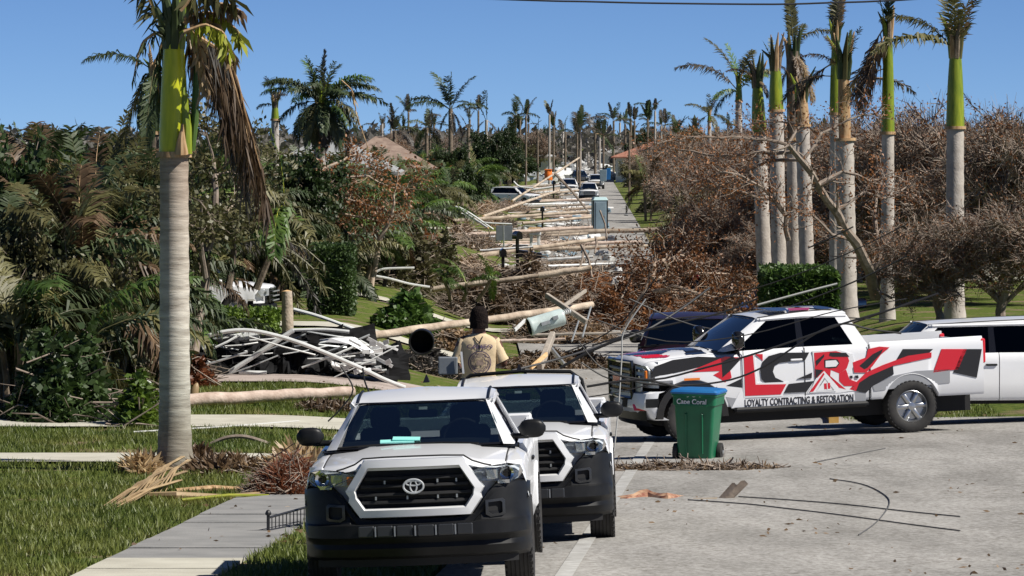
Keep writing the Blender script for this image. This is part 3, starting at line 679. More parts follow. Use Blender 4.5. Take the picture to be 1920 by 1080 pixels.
# dark stubs and broken leaf bases at the top
for (a, b, c, d, r) in ((314, 66, 290, 45, .05), (316, 60, 296, 15, .055), (322, 56, 312, -20, .07), (330, 54, 330, -30, .07), (336, 60, 345, -20, .06), (316, 76, 277, 52, .03), (314, 58, 288, 0, .05), (326, 50, 304, -30, .06), (338, 62, 352, 20, .045), (334, 64, 342, 30, .04)):
    mb = MB(); m_ = Vector(((a + c) / 2, (b + d) / 2, 0)); mb.tube([l1(a, b, -.05), l1(m_.x, m_.y, -.15), l1(c, d, -.1)], [r, r * .8, r * .15], 6); mb.build('leaf_stub', M['f_dark'], L1)
def custom_frond(e, pts, n=120, ll=.6, lw=.035, m='f_brown', hang=.85, stem='sheath', r=.03, seed=0, name='frond', spread=.25, ragged=0):
    """leaf along explicit points (local to e)"""
    rs = np.random.RandomState(seed); A = np.array([tuple(p) for p in pts]); m1 = len(A) - 1
    # smooth resample
    t = np.linspace(0, m1, 30); i0 = np.clip(t.astype(int), 0, m1 - 1); f = t - i0; Q = A[i0] * (1 - f[:, None]) + A[i0 + 1] * f[:, None]
    for _ in range(2): Q[1:-1] = (Q[:-2] + Q[2:] + 2 * Q[1:-1]) / 4
    tt = np.sort(rs.uniform(.08, 1, n)) * 28.999; i = tt.astype(int); fr = (tt - i)[:, None]; base = Q[i] * (1 - fr) + Q[i + 1] * fr; tan = unit(Q[i + 1] - Q[i])
    D = unit(rs.normal(0, 1, (n, 3)) * spread + tan * .5 * (1 - hang) + np.array([0, 0, -1]) * hang); l = ll * rs.uniform(.55, 1.15, n)[:, None]
    mid = base + D * l * .5; D2 = unit(D + rs.normal(0, .18, (n, 3)) + np.array([0, 0, -.4])); tip = mid + D2 * l * .5
    S = unit(np.cross(D, rs.normal(size=D.shape))) * lw / 2
    V = np.stack([base - S * .6, base + S * .6, mid + S, mid - S, tip], 1).reshape(-1, 3); k = np.arange(n)[:, None] * 5
    mb = MB(); mb.tube([tuple(q) for q in Q[::2]], [r * (1 - .7 * i / 14) for i in range(15)], 5, 1, cap=False)
    mb.add([tuple(v) for v in V], [tuple(q) for q in np.concatenate([k, k + 1, k + 2, k + 3], 1)] + [tuple(q) for q in np.concatenate([k + 3, k + 2, k + 4], 1)])
    return mb.build(name, [M[m], M[stem]], e)
# dead skirt hanging to the right, in several leaves
for i, (pp, m_, n, ll) in enumerate((
   ([(345, 60), (372, 62), (395, 95), (412, 150), (432, 230)], 'f_brown', 260, .75), ([(350, 70), (390, 78), (425, 110), (448, 190), (470, 280)], 'f_brown', 300, .8),
   ([(350, 75), (400, 85), (440, 130), (465, 230), (492, 330)], 'f_brown', 300, .8), ([(352, 80), (410, 110), (450, 200), (482, 300), (505, 395)], 'f_brown', 300, .6),
   ([(372, 70), (415, 95), (436, 170), (450, 250), (465, 320)], 'f_grey', 260, .8), ([(350, 60), (385, 70), (408, 130), (425, 200), (440, 260)], 'f_grey', 200, .6))):
    custom_frond(L1, [l1(a, b, .05 + (.45 + .12 * i) * min(1, j / 2)) for j, (a, b) in enumerate(pp)], n, ll, .03, m_, .93, seed=i, spread=.13)
for i, (pp, m_) in enumerate((([(345, 45), (380, 22), (415, 28), (448, 60), (452, 85)], 'f_yellow'), ([(345, 40), (375, 30), (405, 48), (432, 90), (440, 110)], 'f_tan'), ([(345, 35), (395, 5), (430, 8), (455, 22)], 'f_brown'),
   ([(345, 55), (365, 60), (375, 90), (382, 130), (390, 175)], 'f_tan'), ([(338, 20), (360, -5), (400, -12), (440, 0)], 'f_olive'), ([(345, 60), (385, 45), (420, 60), (430, 100)], 'f_yellow'))):
    custom_frond(L1, [l1(a, b, -.2 - .05 * i) for a, b in pp], 46, .32, .07, m_, .8, seed=20 + i, spread=.3)
custom_frond(L1, [l1(a, b, -.1) for a, b in ((315, 60), (290, 62), (268, 78), (258, 105), (250, 150))], 24, .25, .03, 'f_dark', .8, seed=33)
custom_frond(L1, [l1(a, b, .3) for a, b in ((318, 50), (300, 90), (296, 140), (298, 200))], 60, .4, .04, 'f_dark', .9, seed=34)
custom_frond(L1, [l1(a, b, .3) for a, b in ((320, 40), (290, 20), (275, -10), (262, -30))], 50, .4, .05, 'f_olive', .5, seed=35)

# ------------------------------------------------------------------ the other palms with grey trunks
palm(600, 330, 236, 24, 190, [('up', 'f_dark', 30, .75), ('up', 'f_dark', 330, .8), ('up', 'f_green', 150, .8), ('up', 'f_dark', 210, .8), ('up', 'f_olive', 270, .7), ('hang', 'f_olive', 180, .7), ('hang', 'f_brown', 160, .62), ('hang', 'f_olive', 290, .7), ('hang', 'f_brown', 330, .7), ('hang', 'f_olive', 250, .68), ('hang', 'f_brown', 10, .66), ('arch', 'f_dark', 180, .8, 0, 0), ('arch', 'f_dark', 0, .8, 0, 0), ('arch', 'f_dark', 260, .8, 0, 0), ('arch', 'f_dark', 90, .9), ('arch', 'f_green', 120, .9), ('droop', 'f_dark', 230, .9), ('droop', 'f_green', 310, .9), ('arch', 'f_dark', 215, 1.), ('arch', 'f_dark', 345, 1.), ('hang', 'f_olive', 225, .8), ('hang', 'f_dark', 315, .8), ('hang', 'f_brown', 285, .8), ('up', 'f_green', 200, .9, 0), ('spear', 'f_grey', 20, .95, .1, 0), ('spear', 'f_yellow', 10, .5, .3, 1)] +
     [(k, c, a, s_, 0) for k, c, a, s_ in (('arch', 'f_green', 170, .95), ('arch', 'f_dark', 200, .9), ('arch', 'f_dark', 10, 1.0), ('arch', 'f_green', -30, .95), ('arch', 'f_dark', 240, .9), ('arch', 'f_dark', 300, .9), ('droop', 'f_dark', 180, .85), ('droop', 'f_dark', 0, .9), ('droop', 'f_olive', 320, .95), ('droop', 'f_olive', 250, .9), ('hang', 'f_olive', 200, .72), ('hang', 'f_olive', 270, .75), ('hang', 'f_brown', 240, .7), ('hang', 'f_olive', 300, .75), ('hang', 'f_olive', 340, .85), ('hang', 'f_brown', 20, .9), ('hang', 'f_olive', 0, .8), ('arch', 'f_dark', 40, .95), ('arch', 'f_dark', 330, .95), ('droop', 'f_dark', 280, .9))],
     'full dark green coconut palm with drooping lower fronds above the left thicket', 'coconut_palm', 'gtrunk', Y=170, fsc=.98, group=None)
palm(516, 340, 225, 16, 196, ring_head(5, ['up', 'arch', 'spear'], ['f_dark', 'f_grey'], .6), 'small palm with short yellow crownshaft left of the full coconut palm', 'coconut_palm', Y=178, fsc=.8)
custom_frond(bpy.data.objects['coconut_palm'], [P(a, b, 168) - bpy.data.objects['coconut_palm'].location for a, b in ((640, 150), (662, 170), (668, 215), (690, 275), (694, 300))], 30, .35, .05, 'f_tan', .9, seed=5)
# right group
RG = 'royal palms standing in the group on the right'
def rp(*a, **k): return palm(*a, group=RG, **k)
rp(1437, 470, 250, 29, 150, [('spear', 'f_olive', 180, .6, 0), ('arch', 'f_brown', 200, .5, 0), ('up', 'f_olive', 160, .55, -.2), ('hang', 'f_brown', 90, .4, 0), ('spear', 'f_dark', 90, .5, 0), ('hang', 'f_tan', 300, .35, 0)], 'royal palm with olive double crownshaft and torn crown, first of the right group', name='royal_palm', Y=142, lean=-14, shaftm='shaft2', fsc=.8)
rp(1463, 480, 208, 29, 118, [('spear', 'f_dark', 180, .6, 0), ('up', 'f_dark', 120, .5, 0), ('hang', 'f_brown', 10, .4, 0), ('spear', 'f_grey', 0, .7, 0)], 'royal palm with bright green crownshaft ringed in white, between two torn palms', name='royal_palm', Y=140, lean=-8, fsc=.8)
rp(1489, 490, 262, 27, 96, [('hang', 'f_tan', 330, .7, 0), ('hang', 'f_brown', 20, .62, .2), ('hang', 'f_brown', 290, .55, 0), ('up', 'f_olive', 70, .5, 0), ('arch', 'f_olive', 10, .62, .3), ('hang', 'f_brown', 180, .5, -.4), ('spear', 'f_olive', 90, .75, .3)], 'royal palm with dark brown shredded head and tan fibres hanging down', name='royal_palm', Y=141, lean=-2, shaftm='btrunk', bulge=.8, shaft_w=1.0)
rp(1516, 516, 236, 29, 182, [('hang', 'f_brown', 180, .3, -.3)], 'snapped royal palm ending in a bare pale tan stump without crown', name='royal_palm', lean=-12, shaftm='sheath', bulge=.9, shaft_w=.75, basez=None, Y=139)
rp(1566, 548, 214, 24, 66, [('hang', 'f_brown', 170, .75, -.8), ('spear', 'f_olive', 90, .8, 0), ('up', 'f_olive', 60, .7, 0), ('droop', 'f_grey', 185, .75, -1.2, 0), ('spear', 'f_tan', 40, .6, 0)], 'royal palm with straight green crownshaft rising past the top of the photo', name='royal_palm', Y=131, shaftm='shaft')
rp(1589, 550, 262, 38, 128, [('up', 'f_olive', 20, .62, 0), ('spear', 'f_dark', 330, .55, 0), ('arch', 'f_olive', 100, .5, 0), ('arch', 'f_brown', 180, .45, 0), ('up', 'f_tan', 200, .45, 0), ('arch', 'f_grey', 10, .8, -.4)], 'thickest royal palm, white trunk rising from the yellow-leaved bed', name='royal_palm', Y=129, lean=-6, shaftm='sheath', bulge=.6, shaft_w=.55)
rp(1664, 545, 250, 26, 60, [('hang', 'f_brown', 180, 1.0, .2), ('hang', 'f_brown', 220, 1.0, 0), ('hang', 'f_tan', 150, .9, -.5), ('up', 'f_dark', 180, .8, 0), ('droop', 'f_grey', 190, .7, -1.), ('spear', 'f_dark', 200, 1., 0)], 'royal palm wrapped in brown hanging fibres by the dead leaning tree', name='royal_palm', Y=125, shaftm='shaft')
rp(1790, 560, 240, 36, 90, ring_head(8, ['hang', 'arch', 'up'], ['f_brown', 'f_olive', 'f_dark'], .9), 'royal palm at the far right end of the palm group', name='royal_palm', Y=122)
palm(1385, 330, 190, 14, 150, [('arch', 'f_grey', 185, 1.25, -.5, 0), ('up', 'f_olive', 165, 1.15, 0, 0), ('up', 'f_green', 150, .9, 0, 1), ('arch', 'f_olive', 350, .9, 0), ('arch', 'f_green', 300, .9, -.3), ('droop', 'f_dark', 200, .8, -.5), ('arch', 'f_yellow', 320, .7, -.5), ('up', 'f_olive', 60, .8, 0), ('arch', 'f_green', 230, .8, -.6), ('up', 'f_olive', 20, .7, 0), ('arch', 'f_dark', 10, .8, -.2)],
     'green coconut palm with one long frond bent out to the left over brown scrub', 'coconut_palm', Y=215, fsc=1.0)
palm(1330, 330, 228, 8, 214, ring_head(7, ['arch', 'up', 'droop'], ['f_grey', 'f_olive'], .7), 'small grey-green palm peering over the brown scrub left of the coconut palm', 'coconut_palm', Y=250, fsc=.9)
# left side extension and edge palms
palm(290, 560, 250, 26, 130, [('hang', 'f_dark', 0, .8, 0), ('hang', 'f_olive', 180, .8, 0), ('hang', 'f_dark', 270, .8, 0), ('droop', 'f_dark', 100, .8, 0), ('hang', 'f_olive', 45, .7, 0), ('arch', 'f_dark', 200, .7, 0), ('up', 'f_dark', 0, .7, 0)], 'dark ragged palm directly behind the trunk of the tall pale palm', 'coconut_palm', 'btrunk', Y=105)

# ------------------------------------------------------------------ palms against the sky, far down the street
FG = 'storm-stripped palms against the sky down the street'
fars = [ # px, base, grey top, width, crown kinds, Y, size, label
 (845, 330, 205, 9, 'full', 360, 1.45, 'tall dark ragged palm with a bushy head against the sky'),
 (878, 330, 240, 7, 'spear', 400, 1.1, 'palm with one folded brown frond beside the bushy-headed palm'),
 (912, 330, 225, 6, 'vee', 480, 1.4, 'white-trunked palm with two stiff fronds in a V'),
 (740, 330, 245, 7, 'star', 300, .8, 'small palm with thin arching fronds above the brown roof'),
 (800, 330, 240, 7, 'star', 335, .95, 'dark palm with spread fronds left of the bushy-headed palm'),
 (960, 330, 254, 6, 'star', 600, 1.2, 'short dark palm by the end of the left thicket'),
 (1116, 300, 250, 5, 'star', 660, 1.7, 'star-shaped palm above the end of the road'),
 (1086, 300, 248, 4, 'spear', 760, 1.35, 'palm with a single leaf-shaped spear beside the star-shaped palm'),
 (1180, 300, 248, 4, 'spear', 430, .9, 'thin palm with one upright frond over the brown scrub'),
 (1008, 300, 246, 4, 'vee', 560, .9, 'thin stripped palm with a forked top on the horizon'),
 (1030, 300, 246, 4, 'spear', 600, 1.0, 'thin stripped palm with a drooped tip on the horizon'),
 (1060, 300, 248, 4, 'spear', 620, .8, 'thin stripped palm left of the single-spear palm')]
for (px, base, gt, w, kd, Y, fs, lab) in fars:
    fs *= 1.15
    H_ = {'full': [('arch', 'f_dark', 190, .9, 0), ('up', 'f_dark', 150, .9, 0), ('up', 'f_dark', 20, .9, 0), ('arch', 'f_dark', 350, .7, 0), ('hang', 'f_grey', 270, .5, 0), ('spear', 'f_dark', 0, .9, 0), ('arch', 'f_dark', 170, .9, 0), ('hang', 'f_brown', 0, .6, 0), ('up', 'f_dark', 270, .8, 0), ('hang', 'f_dark', 180, .5, 0)],
          'spear': [('spear', 'f_dark', 0, 1., 0, 0), ('spear', 'f_grey', 180, .7, 0, 1), ('hang', 'f_grey', 180, .5, 0)],
          'vee': [('spear', 'f_dark', 180, 1., 0, 1), ('spear', 'f_dark', 0, .9, 0, 0), ('hang', 'f_grey', 0, .6, 0), ('hang', 'f_grey', 180, .4, 0)],
          'star': ring_head(8, ['arch', 'up', 'droop', 'spear'], ['f_dark', 'f_grey'], .9)}[kd]
    g = P(px, base, Y); zt = P(px, gt, Y).z; gg = gz(g.x, Y)
    pb = 540 - F * math.tan(math.atan((gg - CZ) / Y) + PITCH)
    palm(px, pb, gt, w, None, H_, lab, 'coconut_palm', 'gtrunk' if 'white' in lab else 'btrunk', Y=Y, fsc=fs, group=FG)
random.seed(99)
lab_far = 'thin stripped palm on the hazy skyline at the end of the street'
for i in range(46):
    Y = random.uniform(480, 950); px = random.choice([random.uniform(930, 1260), random.uniform(700, 1000), random.uniform(1120, 1400), random.uniform(930, 1260)])
    x = X(px, Y); H = random.uniform(6.0, 9.0); g = Vector((x, Y, gz(x, Y))); pb = 540 - F * math.tan(math.atan((g.z - CZ) / Y) + PITCH)
    gt = 540 - F * math.tan(math.atan((g.z + H - CZ) / Y) + PITCH)
    palm(px, pb, gt, 4.2, None, ring_head(random.choice([2, 3, 4, 5, 7]), ['spear', 'spear', 'up', 'arch'], ['f_dark', 'f_grey'], random.uniform(.8, 1.3)), lab_far, 'coconut_palm', random.choice(['gtrunk', 'btrunk', 'btrunk']), Y=Y, group='stripped palms on the skyline')

# ------------------------------------------------------------------ left thicket
random.seed(5)
def axis(Y): return .01607 * Y
rowL = []
Y = 133.
while Y < 720:
    step = 6.5 if Y < 200 else (11 if Y < 330 else 24)
    for k in range(6 if Y < 200 else (4 if Y < 330 else 3)):
        x = axis(Y) - 9.6 - k * 2.7 + random.uniform(-.8, .8)
        if Y < 200 and k == 0: x -= 1.0
        px = 960 + x / Y * F
        if px < -60: continue
        if Y < 137 and px > 330 and px < 560: continue
        rowL.append((x, Y + random.uniform(-2, 2), k, px))
    Y += step
for (x, y, k, px) in rowL:
    g = Vector((x, y, gz(x, y) - .1)); u = random.random()
    tp = 262 + random.uniform(-14, 26) + (30 if k == 0 else 0)      # the thicket's top line in the photograph
    H = P(px, tp, y).z - g.z
    if u < .9 or y > 330:
        palm_clump(g, H * .84, 34 if y < 230 else (20 if y < 330 else 10), random.choice([('f_green', 'f_dark'), ('f_dark', 'f_green', 'f_dark'), ('f_dark', 'f_olive'), ('f_green', 'f_dark', 'f_olive')]), 'green palm clump in the dense thicket left of the far road', 'palm clumps in the left thicket', 6, 1.0 if y < 330 else 1.3)
    elif u < .93: tree('green', g, H / 5.4, random.uniform(0, 6), 'dark leafy tree among the palms left of the far road', 'leafy trees in the left thicket', wid=4.2)
    else: tree('olive', g, H / 5.4, random.uniform(0, 6), 'olive-brown wilted tree among the palms left of the far road', 'wilted trees in the left thicket', wid=4.2)
# nearer mass at far left (behind and beside the tall palm)
def tree_px(kd, px, Y, top, wid, label, group=None):
    x = X(px, Y); g = Vector((x, Y, gz(x, Y) - .1)); H = P(px, top, Y).z - g.z; return tree(kd, g, H / {'brown': 6.2, 'green': 5.4, 'olive': 5.4, 'bare': 5.5, 'rust': 1.8}[kd], random.uniform(-.8, .8), label, group, wid=wid)
for (px, Y, kd, top, wd, lb) in ((150, 90, 'green', 380, 3.4, 'tall dark leafy tree at the left end of the lawn'), (225, 104, 'green', 300, 3.6, 'dark leafy tree filling the left edge of the real scene by the pale palm'), (285, 118, 'olive', 330, 3.2, 'dark leafy tree directly behind the tall pale palm trunk'), (60, 80, 'olive', 420, 3, 'low wilted olive tree at the far left end'),
      (-40, 84, 'green', 250, 4, 'dark leafy tree outside the left lawn')):
    tree_px(kd, px, Y, top, wd, lb)
for i, (px, Y, top, n) in enumerate(((225, 92, 440, 18), (245, 104, 330, 22), (285, 116, 220, 24), (330, 136, 290, 26), (350, 142, 235, 30), (375, 146, 240, 30), (430, 148, 245, 30), (480, 150, 255, 30), (300, 126, 200, 28), (400, 139, 330, 26), (460, 137, 380, 20), (410, 138, 250, 30), (450, 140, 240, 28), (500, 143, 250, 30), (80, 88, 330, 24), (170, 90, 300, 26), (120, 100, 120, 30), (230, 98, 160, 30), (60, 96, 150, 30), (0, 94, 130, 30), (170, 104, 90, 30), (268, 108, 130, 28), (40, 82, 260, 30), (110, 84, 330, 30), (190, 86, 360, 28), (90, 92, 200, 30), (-30, 80, 200, 30), (30, 78, 420, 24), (10, 86, 300, 22), (560, 149, 270, 26), (640, 152, 300, 26), (375, 141, 420, 22), (560, 143, 420, 22), (600, 144, 420, 22), (680, 156, 280, 26))):
    x = X(px, Y); z = gz(x, Y); H = P(px, top, Y).z - z; palm_clump((x, Y, z), H * .82, n + 8, [('f_dark', 'f_olive', 'f_green', 'f_dark'), ('f_dark', 'f_olive', 'f_brown'), ('f_dark', 'f_dark', 'f_olive')][i % 3], ('tall ' if top < 200 else 'low ' if top > 380 else 'mid-high ') + ['mixed green', 'olive and dark', 'dark green'][i % 3] + ' palm clump ' + where(px), 'palm clumps around the tall pale palm', 6)
e = palm_clump(P(415, 470, 88), 2.4, 12, ('f_green', 'f_olive'), 'upright light green palm shoots right of the tall pale trunk', None, 3); e.location.z = P(415, 360, 88).z - 1.7
# leaning dark trunk
limb_tree('leaning_tree', [([(362, 660), (370, 600), (385, 520), (398, 440), (405, 360), (400, 300)], .13, 1), ([(398, 440), (420, 400), (440, 380)], .05, 1), ([(385, 520), (375, 440), (378, 380)], .06, -1)], 86, .13, bark='bark', leafm='l_olive', tw=2, leaves=5, label='dark leaning tree trunk just right of the tall pale palm', seed=5)
# fallen palm crown over the white car
e = empty('fallen_palm_crown', P(440, 480, 118), (0, 0, 0), 'olive-brown fallen palm crown sweeping over the hood of the white car', 'palm crown')
for i, (pp) in enumerate((((420, 468), (480, 450), (540, 465), (585, 500), (607, 540)), ((430, 470), (490, 462), (545, 490), (575, 530), (598, 580)), ((425, 460), (490, 448), (560, 480), (600, 515)), ((440, 465), (500, 440), (560, 455), (612, 500)), ((430, 465), (470, 450), (520, 445), (580, 470)), ((500, 470), (530, 500), (550, 540), (560, 575)))):
    custom_frond(e, [P(a, b, 118 - .3 * i) - e.location for a, b in pp], 150, .36, .035, ['f_olive', 'f_grey', 'f_olive'][i % 3], .55, 'f_olive', .045, seed=70 + i, spread=.35)
# bare pale branches over the left thicket
limb_tree('bare_tree', [([(700, 520), (712, 450), (735, 400), (738, 365)], .1, 0), ([(560, 350), (600, 320), (645, 300), (668, 290)], .07, 1), ([(560, 395), (640, 400), (700, 412), (735, 410)], .05, 1), ([(565, 412), (600, 408), (660, 405)], .05, 1), ([(625, 330), (690, 330), (735, 352), (760, 356)], .04, 0), ([(565, 360), (600, 345), (625, 330)], .06, 1), ([(560, 365), (620, 362), (690, 385), (735, 400)], .04, 0)],
          142, .1, bark='palebark', leafm='l_brown', tw=3, leaves=1, label='bare pale branches reaching across the dark thicket below the coconut palm', seed=9, tl=(.3, .9))
# ------------------------------------------------------------------ right brown scrub
random.seed(11)
Y = 182.
while Y < 620:
    step = 8 if Y < 230 else (13 if Y < 350 else 26)
    for k in range(5 if Y < 230 else (4 if Y < 350 else 3)):
        x = axis(Y) + (10.2 if Y < 262 else 8.8 if Y < 330 else 7.6) + k * 4.0 + random.uniform(-1, 1); px = 960 + x / Y * F
        if px > 2000: continue
        g = Vector((x, Y + random.uniform(-3, 3), 0)); g.z = gz(g.x, g.y) - .1; H = P(px, 246 + random.uniform(-22, 46) + (24 if k == 0 else 0), g.y).z - g.z
        u = random.random()
        if u < .3: tree('bare', g, H / 5.5, random.uniform(-.7, .7), 'bare pale-branched tree standing in the brown scrub right of the far road', 'bare trees right of the far road', wid=5.6)
        elif u < .88: tree('brown', g, H / 6.2, random.uniform(-.7, .7), 'brown windburnt tree in the tangled scrub right of the far road', 'brown windburnt trees right of the far road', wid=5.6)
        else: tree('olive', g, H / 5.4, random.uniform(0, 6), 'olive wilted tree in the brown scrub right of the far road', 'wilted trees right of the far road', wid=5)
    Y += step
for (px, Y, tp, wd) in ((1355, 205, 275, 5), (1375, 186, 262, 4.5), (1395, 180, 250, 5.5), (1440, 184, 245, 5.5), (1350, 195, 250, 5), (1400, 176, 270, 4.5), (1460, 170, 255, 5), (1500, 166, 262, 5), (1575, 164, 250, 5), (1630, 162, 262, 5), (1350, 170, 300, 4.5), (1530, 160, 400, 5), (1610, 158, 400, 5), (1440, 162, 420, 4), (1490, 182, 240, 6), (1545, 176, 236, 6), (1620, 170, 228, 6), (1700, 150, 215, 6), (1790, 145, 200, 6), (1880, 140, 200, 6), (1950, 135, 190, 6), (1540, 190, 230, 6), (1670, 172, 225, 5.), (1760, 118, 400, 4), (1880, 118, 380, 4)):
    tree_px('brown', px, Y, tp, wd, ('low' if tp > 290 else 'tall') + ' brown windburnt tree ' + where(px), 'brown trees behind the right palms')
limb_tree('leaning_dead_tree', [([(1642, 555), (1632, 510), (1605, 455), (1570, 400), (1535, 350), (1505, 305), (1478, 272)], .17, -4), ([(1480, 272), (1440, 262), (1380, 257), (1320, 256), (1275, 262), (1232, 270)], .05, -1), ([(1488, 285), (1420, 286), (1355, 292), (1300, 284), (1250, 276)], .055, 1),
   ([(1500, 300), (1440, 302), (1400, 322), (1330, 331), (1290, 325)], .05, 1), ([(1478, 450), (1474, 405), (1455, 378), (1430, 352), (1390, 330), (1350, 322)], .075, -1), ([(1455, 378), (1420, 371), (1385, 358), (1365, 345), (1330, 348)], .04, 0),
   ([(1535, 345), (1580, 322), (1630, 340), (1680, 330)], .06, 1), ([(1570, 395), (1620, 360), (1660, 372), (1700, 350)], .05, 1), ([(1505, 300), (1540, 250), (1590, 225), (1640, 215)], .05, 1), ([(1478, 270), (1500, 235), (1460, 228), (1410, 232)], .04, 1),
   ([(1632, 510), (1670, 470), (1700, 440)], .06, 0), ([(1605, 455), (1560, 440), (1520, 400), (1490, 395)], .05, -1), ([(1642, 555), (1650, 480), (1640, 400), (1655, 330)], .08, 2), ([(1390, 330), (1350, 345), (1300, 340), (1265, 322)], .04, 0)],
   118, .17, bark='bark', leafm='l_brown', tw=6, leaves=1, leaf=(.09, .024), label='dead leaning tree whose bare branches spread left across the grey palm trunks', seed=3, tl=(.25, .8), dirn=(-.4, 0, 0), levels=1)
# shade tree over the dark parked pickup
for (px, Y, tp) in ((1325, 178, 385), (1355, 176, 360), (1415, 174, 350), (1330, 190, 395)):
    tree_px('olive', px, Y, tp, 4.4, 'dark shade tree beneath the brown canopy by the parked dark pickup', 'shade trees by the dark pickup')
# palm clumps and scrub at ground level on the right verge
for (px, py, w, h) in ((1240, 395, 90, 60), (1195, 350, 50, 40), (1300, 420, 60, 45)):
    brush_pile(px, py, w, h, 4, 'tan and brown dead scrub on the right verge of the far road', 260, 3500, lm='l_olive', leaf=(.3, .06), seed=px, group='dead scrub on the right verge')
# skyline wood
ns = np.random.RandomState(2); n = 26000; Yw = ns.uniform(700, 1500, n); pxw = ns.uniform(-100, 2020, n); xw = (pxw - 960) / F * Yw
prof = 6.2 + 1.3 * np.sin(pxw * .11) * np.sin(pxw * .037) + .9 * np.sin(pxw * .31); zw = .3 + np.abs(prof - .3) * np.sqrt(ns.rand(n))
V, Fq = leaf_quads(np.stack([xw, Yw, zw], 1), unit(ns.normal(size=(n, 3))), ns.uniform(.8, 2.2, n), ns.uniform(.25, .6, n))
tag(link('distant_wood', npmesh('distant_wood', V, Fq, M['f_grey'])), 'far grey-green band of storm-stripped trees along the skyline', 'wood', None, 'stuff')

# ------------------------------------------------------------------ hedges and low plants
def hedge(name, x0, x1, y0, y1, h, label, m='l_hedge', dens=900, leaf=(.09, .04), core='l_dark', z0=None):
    cx, cy = (x0 + x1) / 2, (y0 + y1) / 2; z = gz(cx, cy) - .05 if z0 is None else z0; e = empty(name, (cx, cy, z), (0, 0, 0), label, 'hedge'); ns = np.random.RandomState(int(abs(cx * 37)) % 9999)
    a, b = (x1 - x0) / 2, (y1 - y0) / 2; area = [(4 * a * b, 'T'), (2 * a * h * 2, 'F'), (2 * b * h * 2, 'S')]; C = []
    for A, t in area:
        n = int(A * dens); u = ns.uniform(-1, 1, n); v = ns.rand(n); sg = np.sign(ns.rand(n) - .5)
        if t == 'T': C.append(np.stack([u * a, ns.uniform(-1, 1, n) * b, np.full(n, h)], 1))
        elif t == 'F': C.append(np.stack([u * a, sg * b, v * h], 1))
        else: C.append(np.stack([sg * a, u * b, v * h], 1))
    C = np.concatenate(C); C += ns.normal(0, .035, C.shape) + (np.sin(C * 5.3) * .04); V, Fq = leaf_quads(C, unit(ns.normal(size=C.shape) + unit(C) * .4), ns.uniform(.6, 1.3, len(C)) * leaf[0], ns.uniform(.6, 1.3, len(C)) * leaf[1])
    mb = MB(); mb.box((0, 0, h / 2 - .03), (2 * a - .12, 2 * b - .12, h - .06), bev=.1); mb.build('twigs', M[core], e); link('leaves', npmesh('leaves', V, Fq, M[m]), e)['kind'] = 'stuff'; return e
hedge('box_hedge', X(362, 112), X(512, 112), 111, 114, .68, 'low clipped yellow-green hedge in front of the white car', z0=P(400, 640, 111).z)
hedge('tall_hedge', X(585, 128), X(657, 128), 127, 130, 2.1, 'tall square dark green hedge beside the fallen palm crown', 'l_dark', z0=P(600, 602, 127).z, core='l_dark')
hedge('laurel_hedge', X(1440, 112), X(1565, 112), 111, 115, .95, 'dark green rounded hedge at the foot of the grey palms', 'l_green', leaf=(.13, .06), z0=P(1500, 583, 111).z)
brush_pile(1600, 572, 150, 34, 1.2, 'bed of yellow and green leafy plants below the thickest royal palm', 30, 3500, lm='l_hedge', leaf=(.22, .09), Y=112, name='leafy_plant', seed=4, cat='plants')
brush_pile(772, 612, 135, 78, 1.8, 'bushy green shrub with a pale dry leaf left of the fallen pole', 60, 9000, lm='l_green', leaf=(.22, .08), name='leafy_shrub', seed=5, cat='shrub', Y=125)
brush_pile(300, 715, 160, 130, 1.6, 'brown-green bush behind the base of the tall pale palm', 120, 7000, lm='l_olive', leaf=(.14, .06), name='leafy_shrub', seed=6, cat='shrub', Y=91)
brush_pile(262, 835, 80, 105, .8, 'yellow-green croton bush left of the tall pale palm', 60, 4000, lm='l_hedge', leaf=(.13, .05), name='leafy_shrub', seed=7, cat='shrub', Y=74)
brush_pile(120, 860, 220, 190, 1.8, 'large dark bush at the left end of the lawn', 120, 9000, lm='l_dark', leaf=(.14, .06), name='leafy_shrub', seed=8, cat='shrub', Y=76)
brush_pile(370, 690, 60, 60, .7, 'reddish brown bush against the collapsed cage', 60, 2500, lm='l_rust', leaf=(.1, .05), name='leafy_shrub', seed=9, cat='shrub', Y=88)
e = palm_clump(P(640, 505, 150), 2.2, 22, ('f_green', 'f_green', 'f_dark'), 'fresh green palm shoots above the tall square hedge', None, 4, .9)
palm_clump(P(862, 552, 150), .9, 12, ('f_green',), 'bright green palm shoots right of the brown bush by the far road', None, 3, .5)

for (px, Y, tp) in ((772, 285, 262), (735, 270, 272), (700, 262, 268), (800, 300, 266)):
    x = X(px, Y); z = gz(x, Y); palm_clump((x, Y, z), (P(px, tp, Y).z - z) * .84, 22, ('f_dark', 'f_green'), 'palm clump hiding the brown-roofed house from the street', 'palm clumps before the brown-roofed house', 5)

random.seed(66)
for (px, Y, tp) in ((1265, 262, 275), (1310, 235, 262), (1420, 200, 240), (1530, 178, 262), (1640, 176, 225), (1360, 225, 256), (1215, 330, 285)):
    x = X(px, Y); z = gz(x, Y); palm_clump((x, Y, z), (P(px, tp, Y).z - z) * .86, 16, ('f_olive', 'f_green', 'f_brown'), 'olive palm clump poking out of the brown scrub on the right', 'palm clumps in the right scrub', 4)
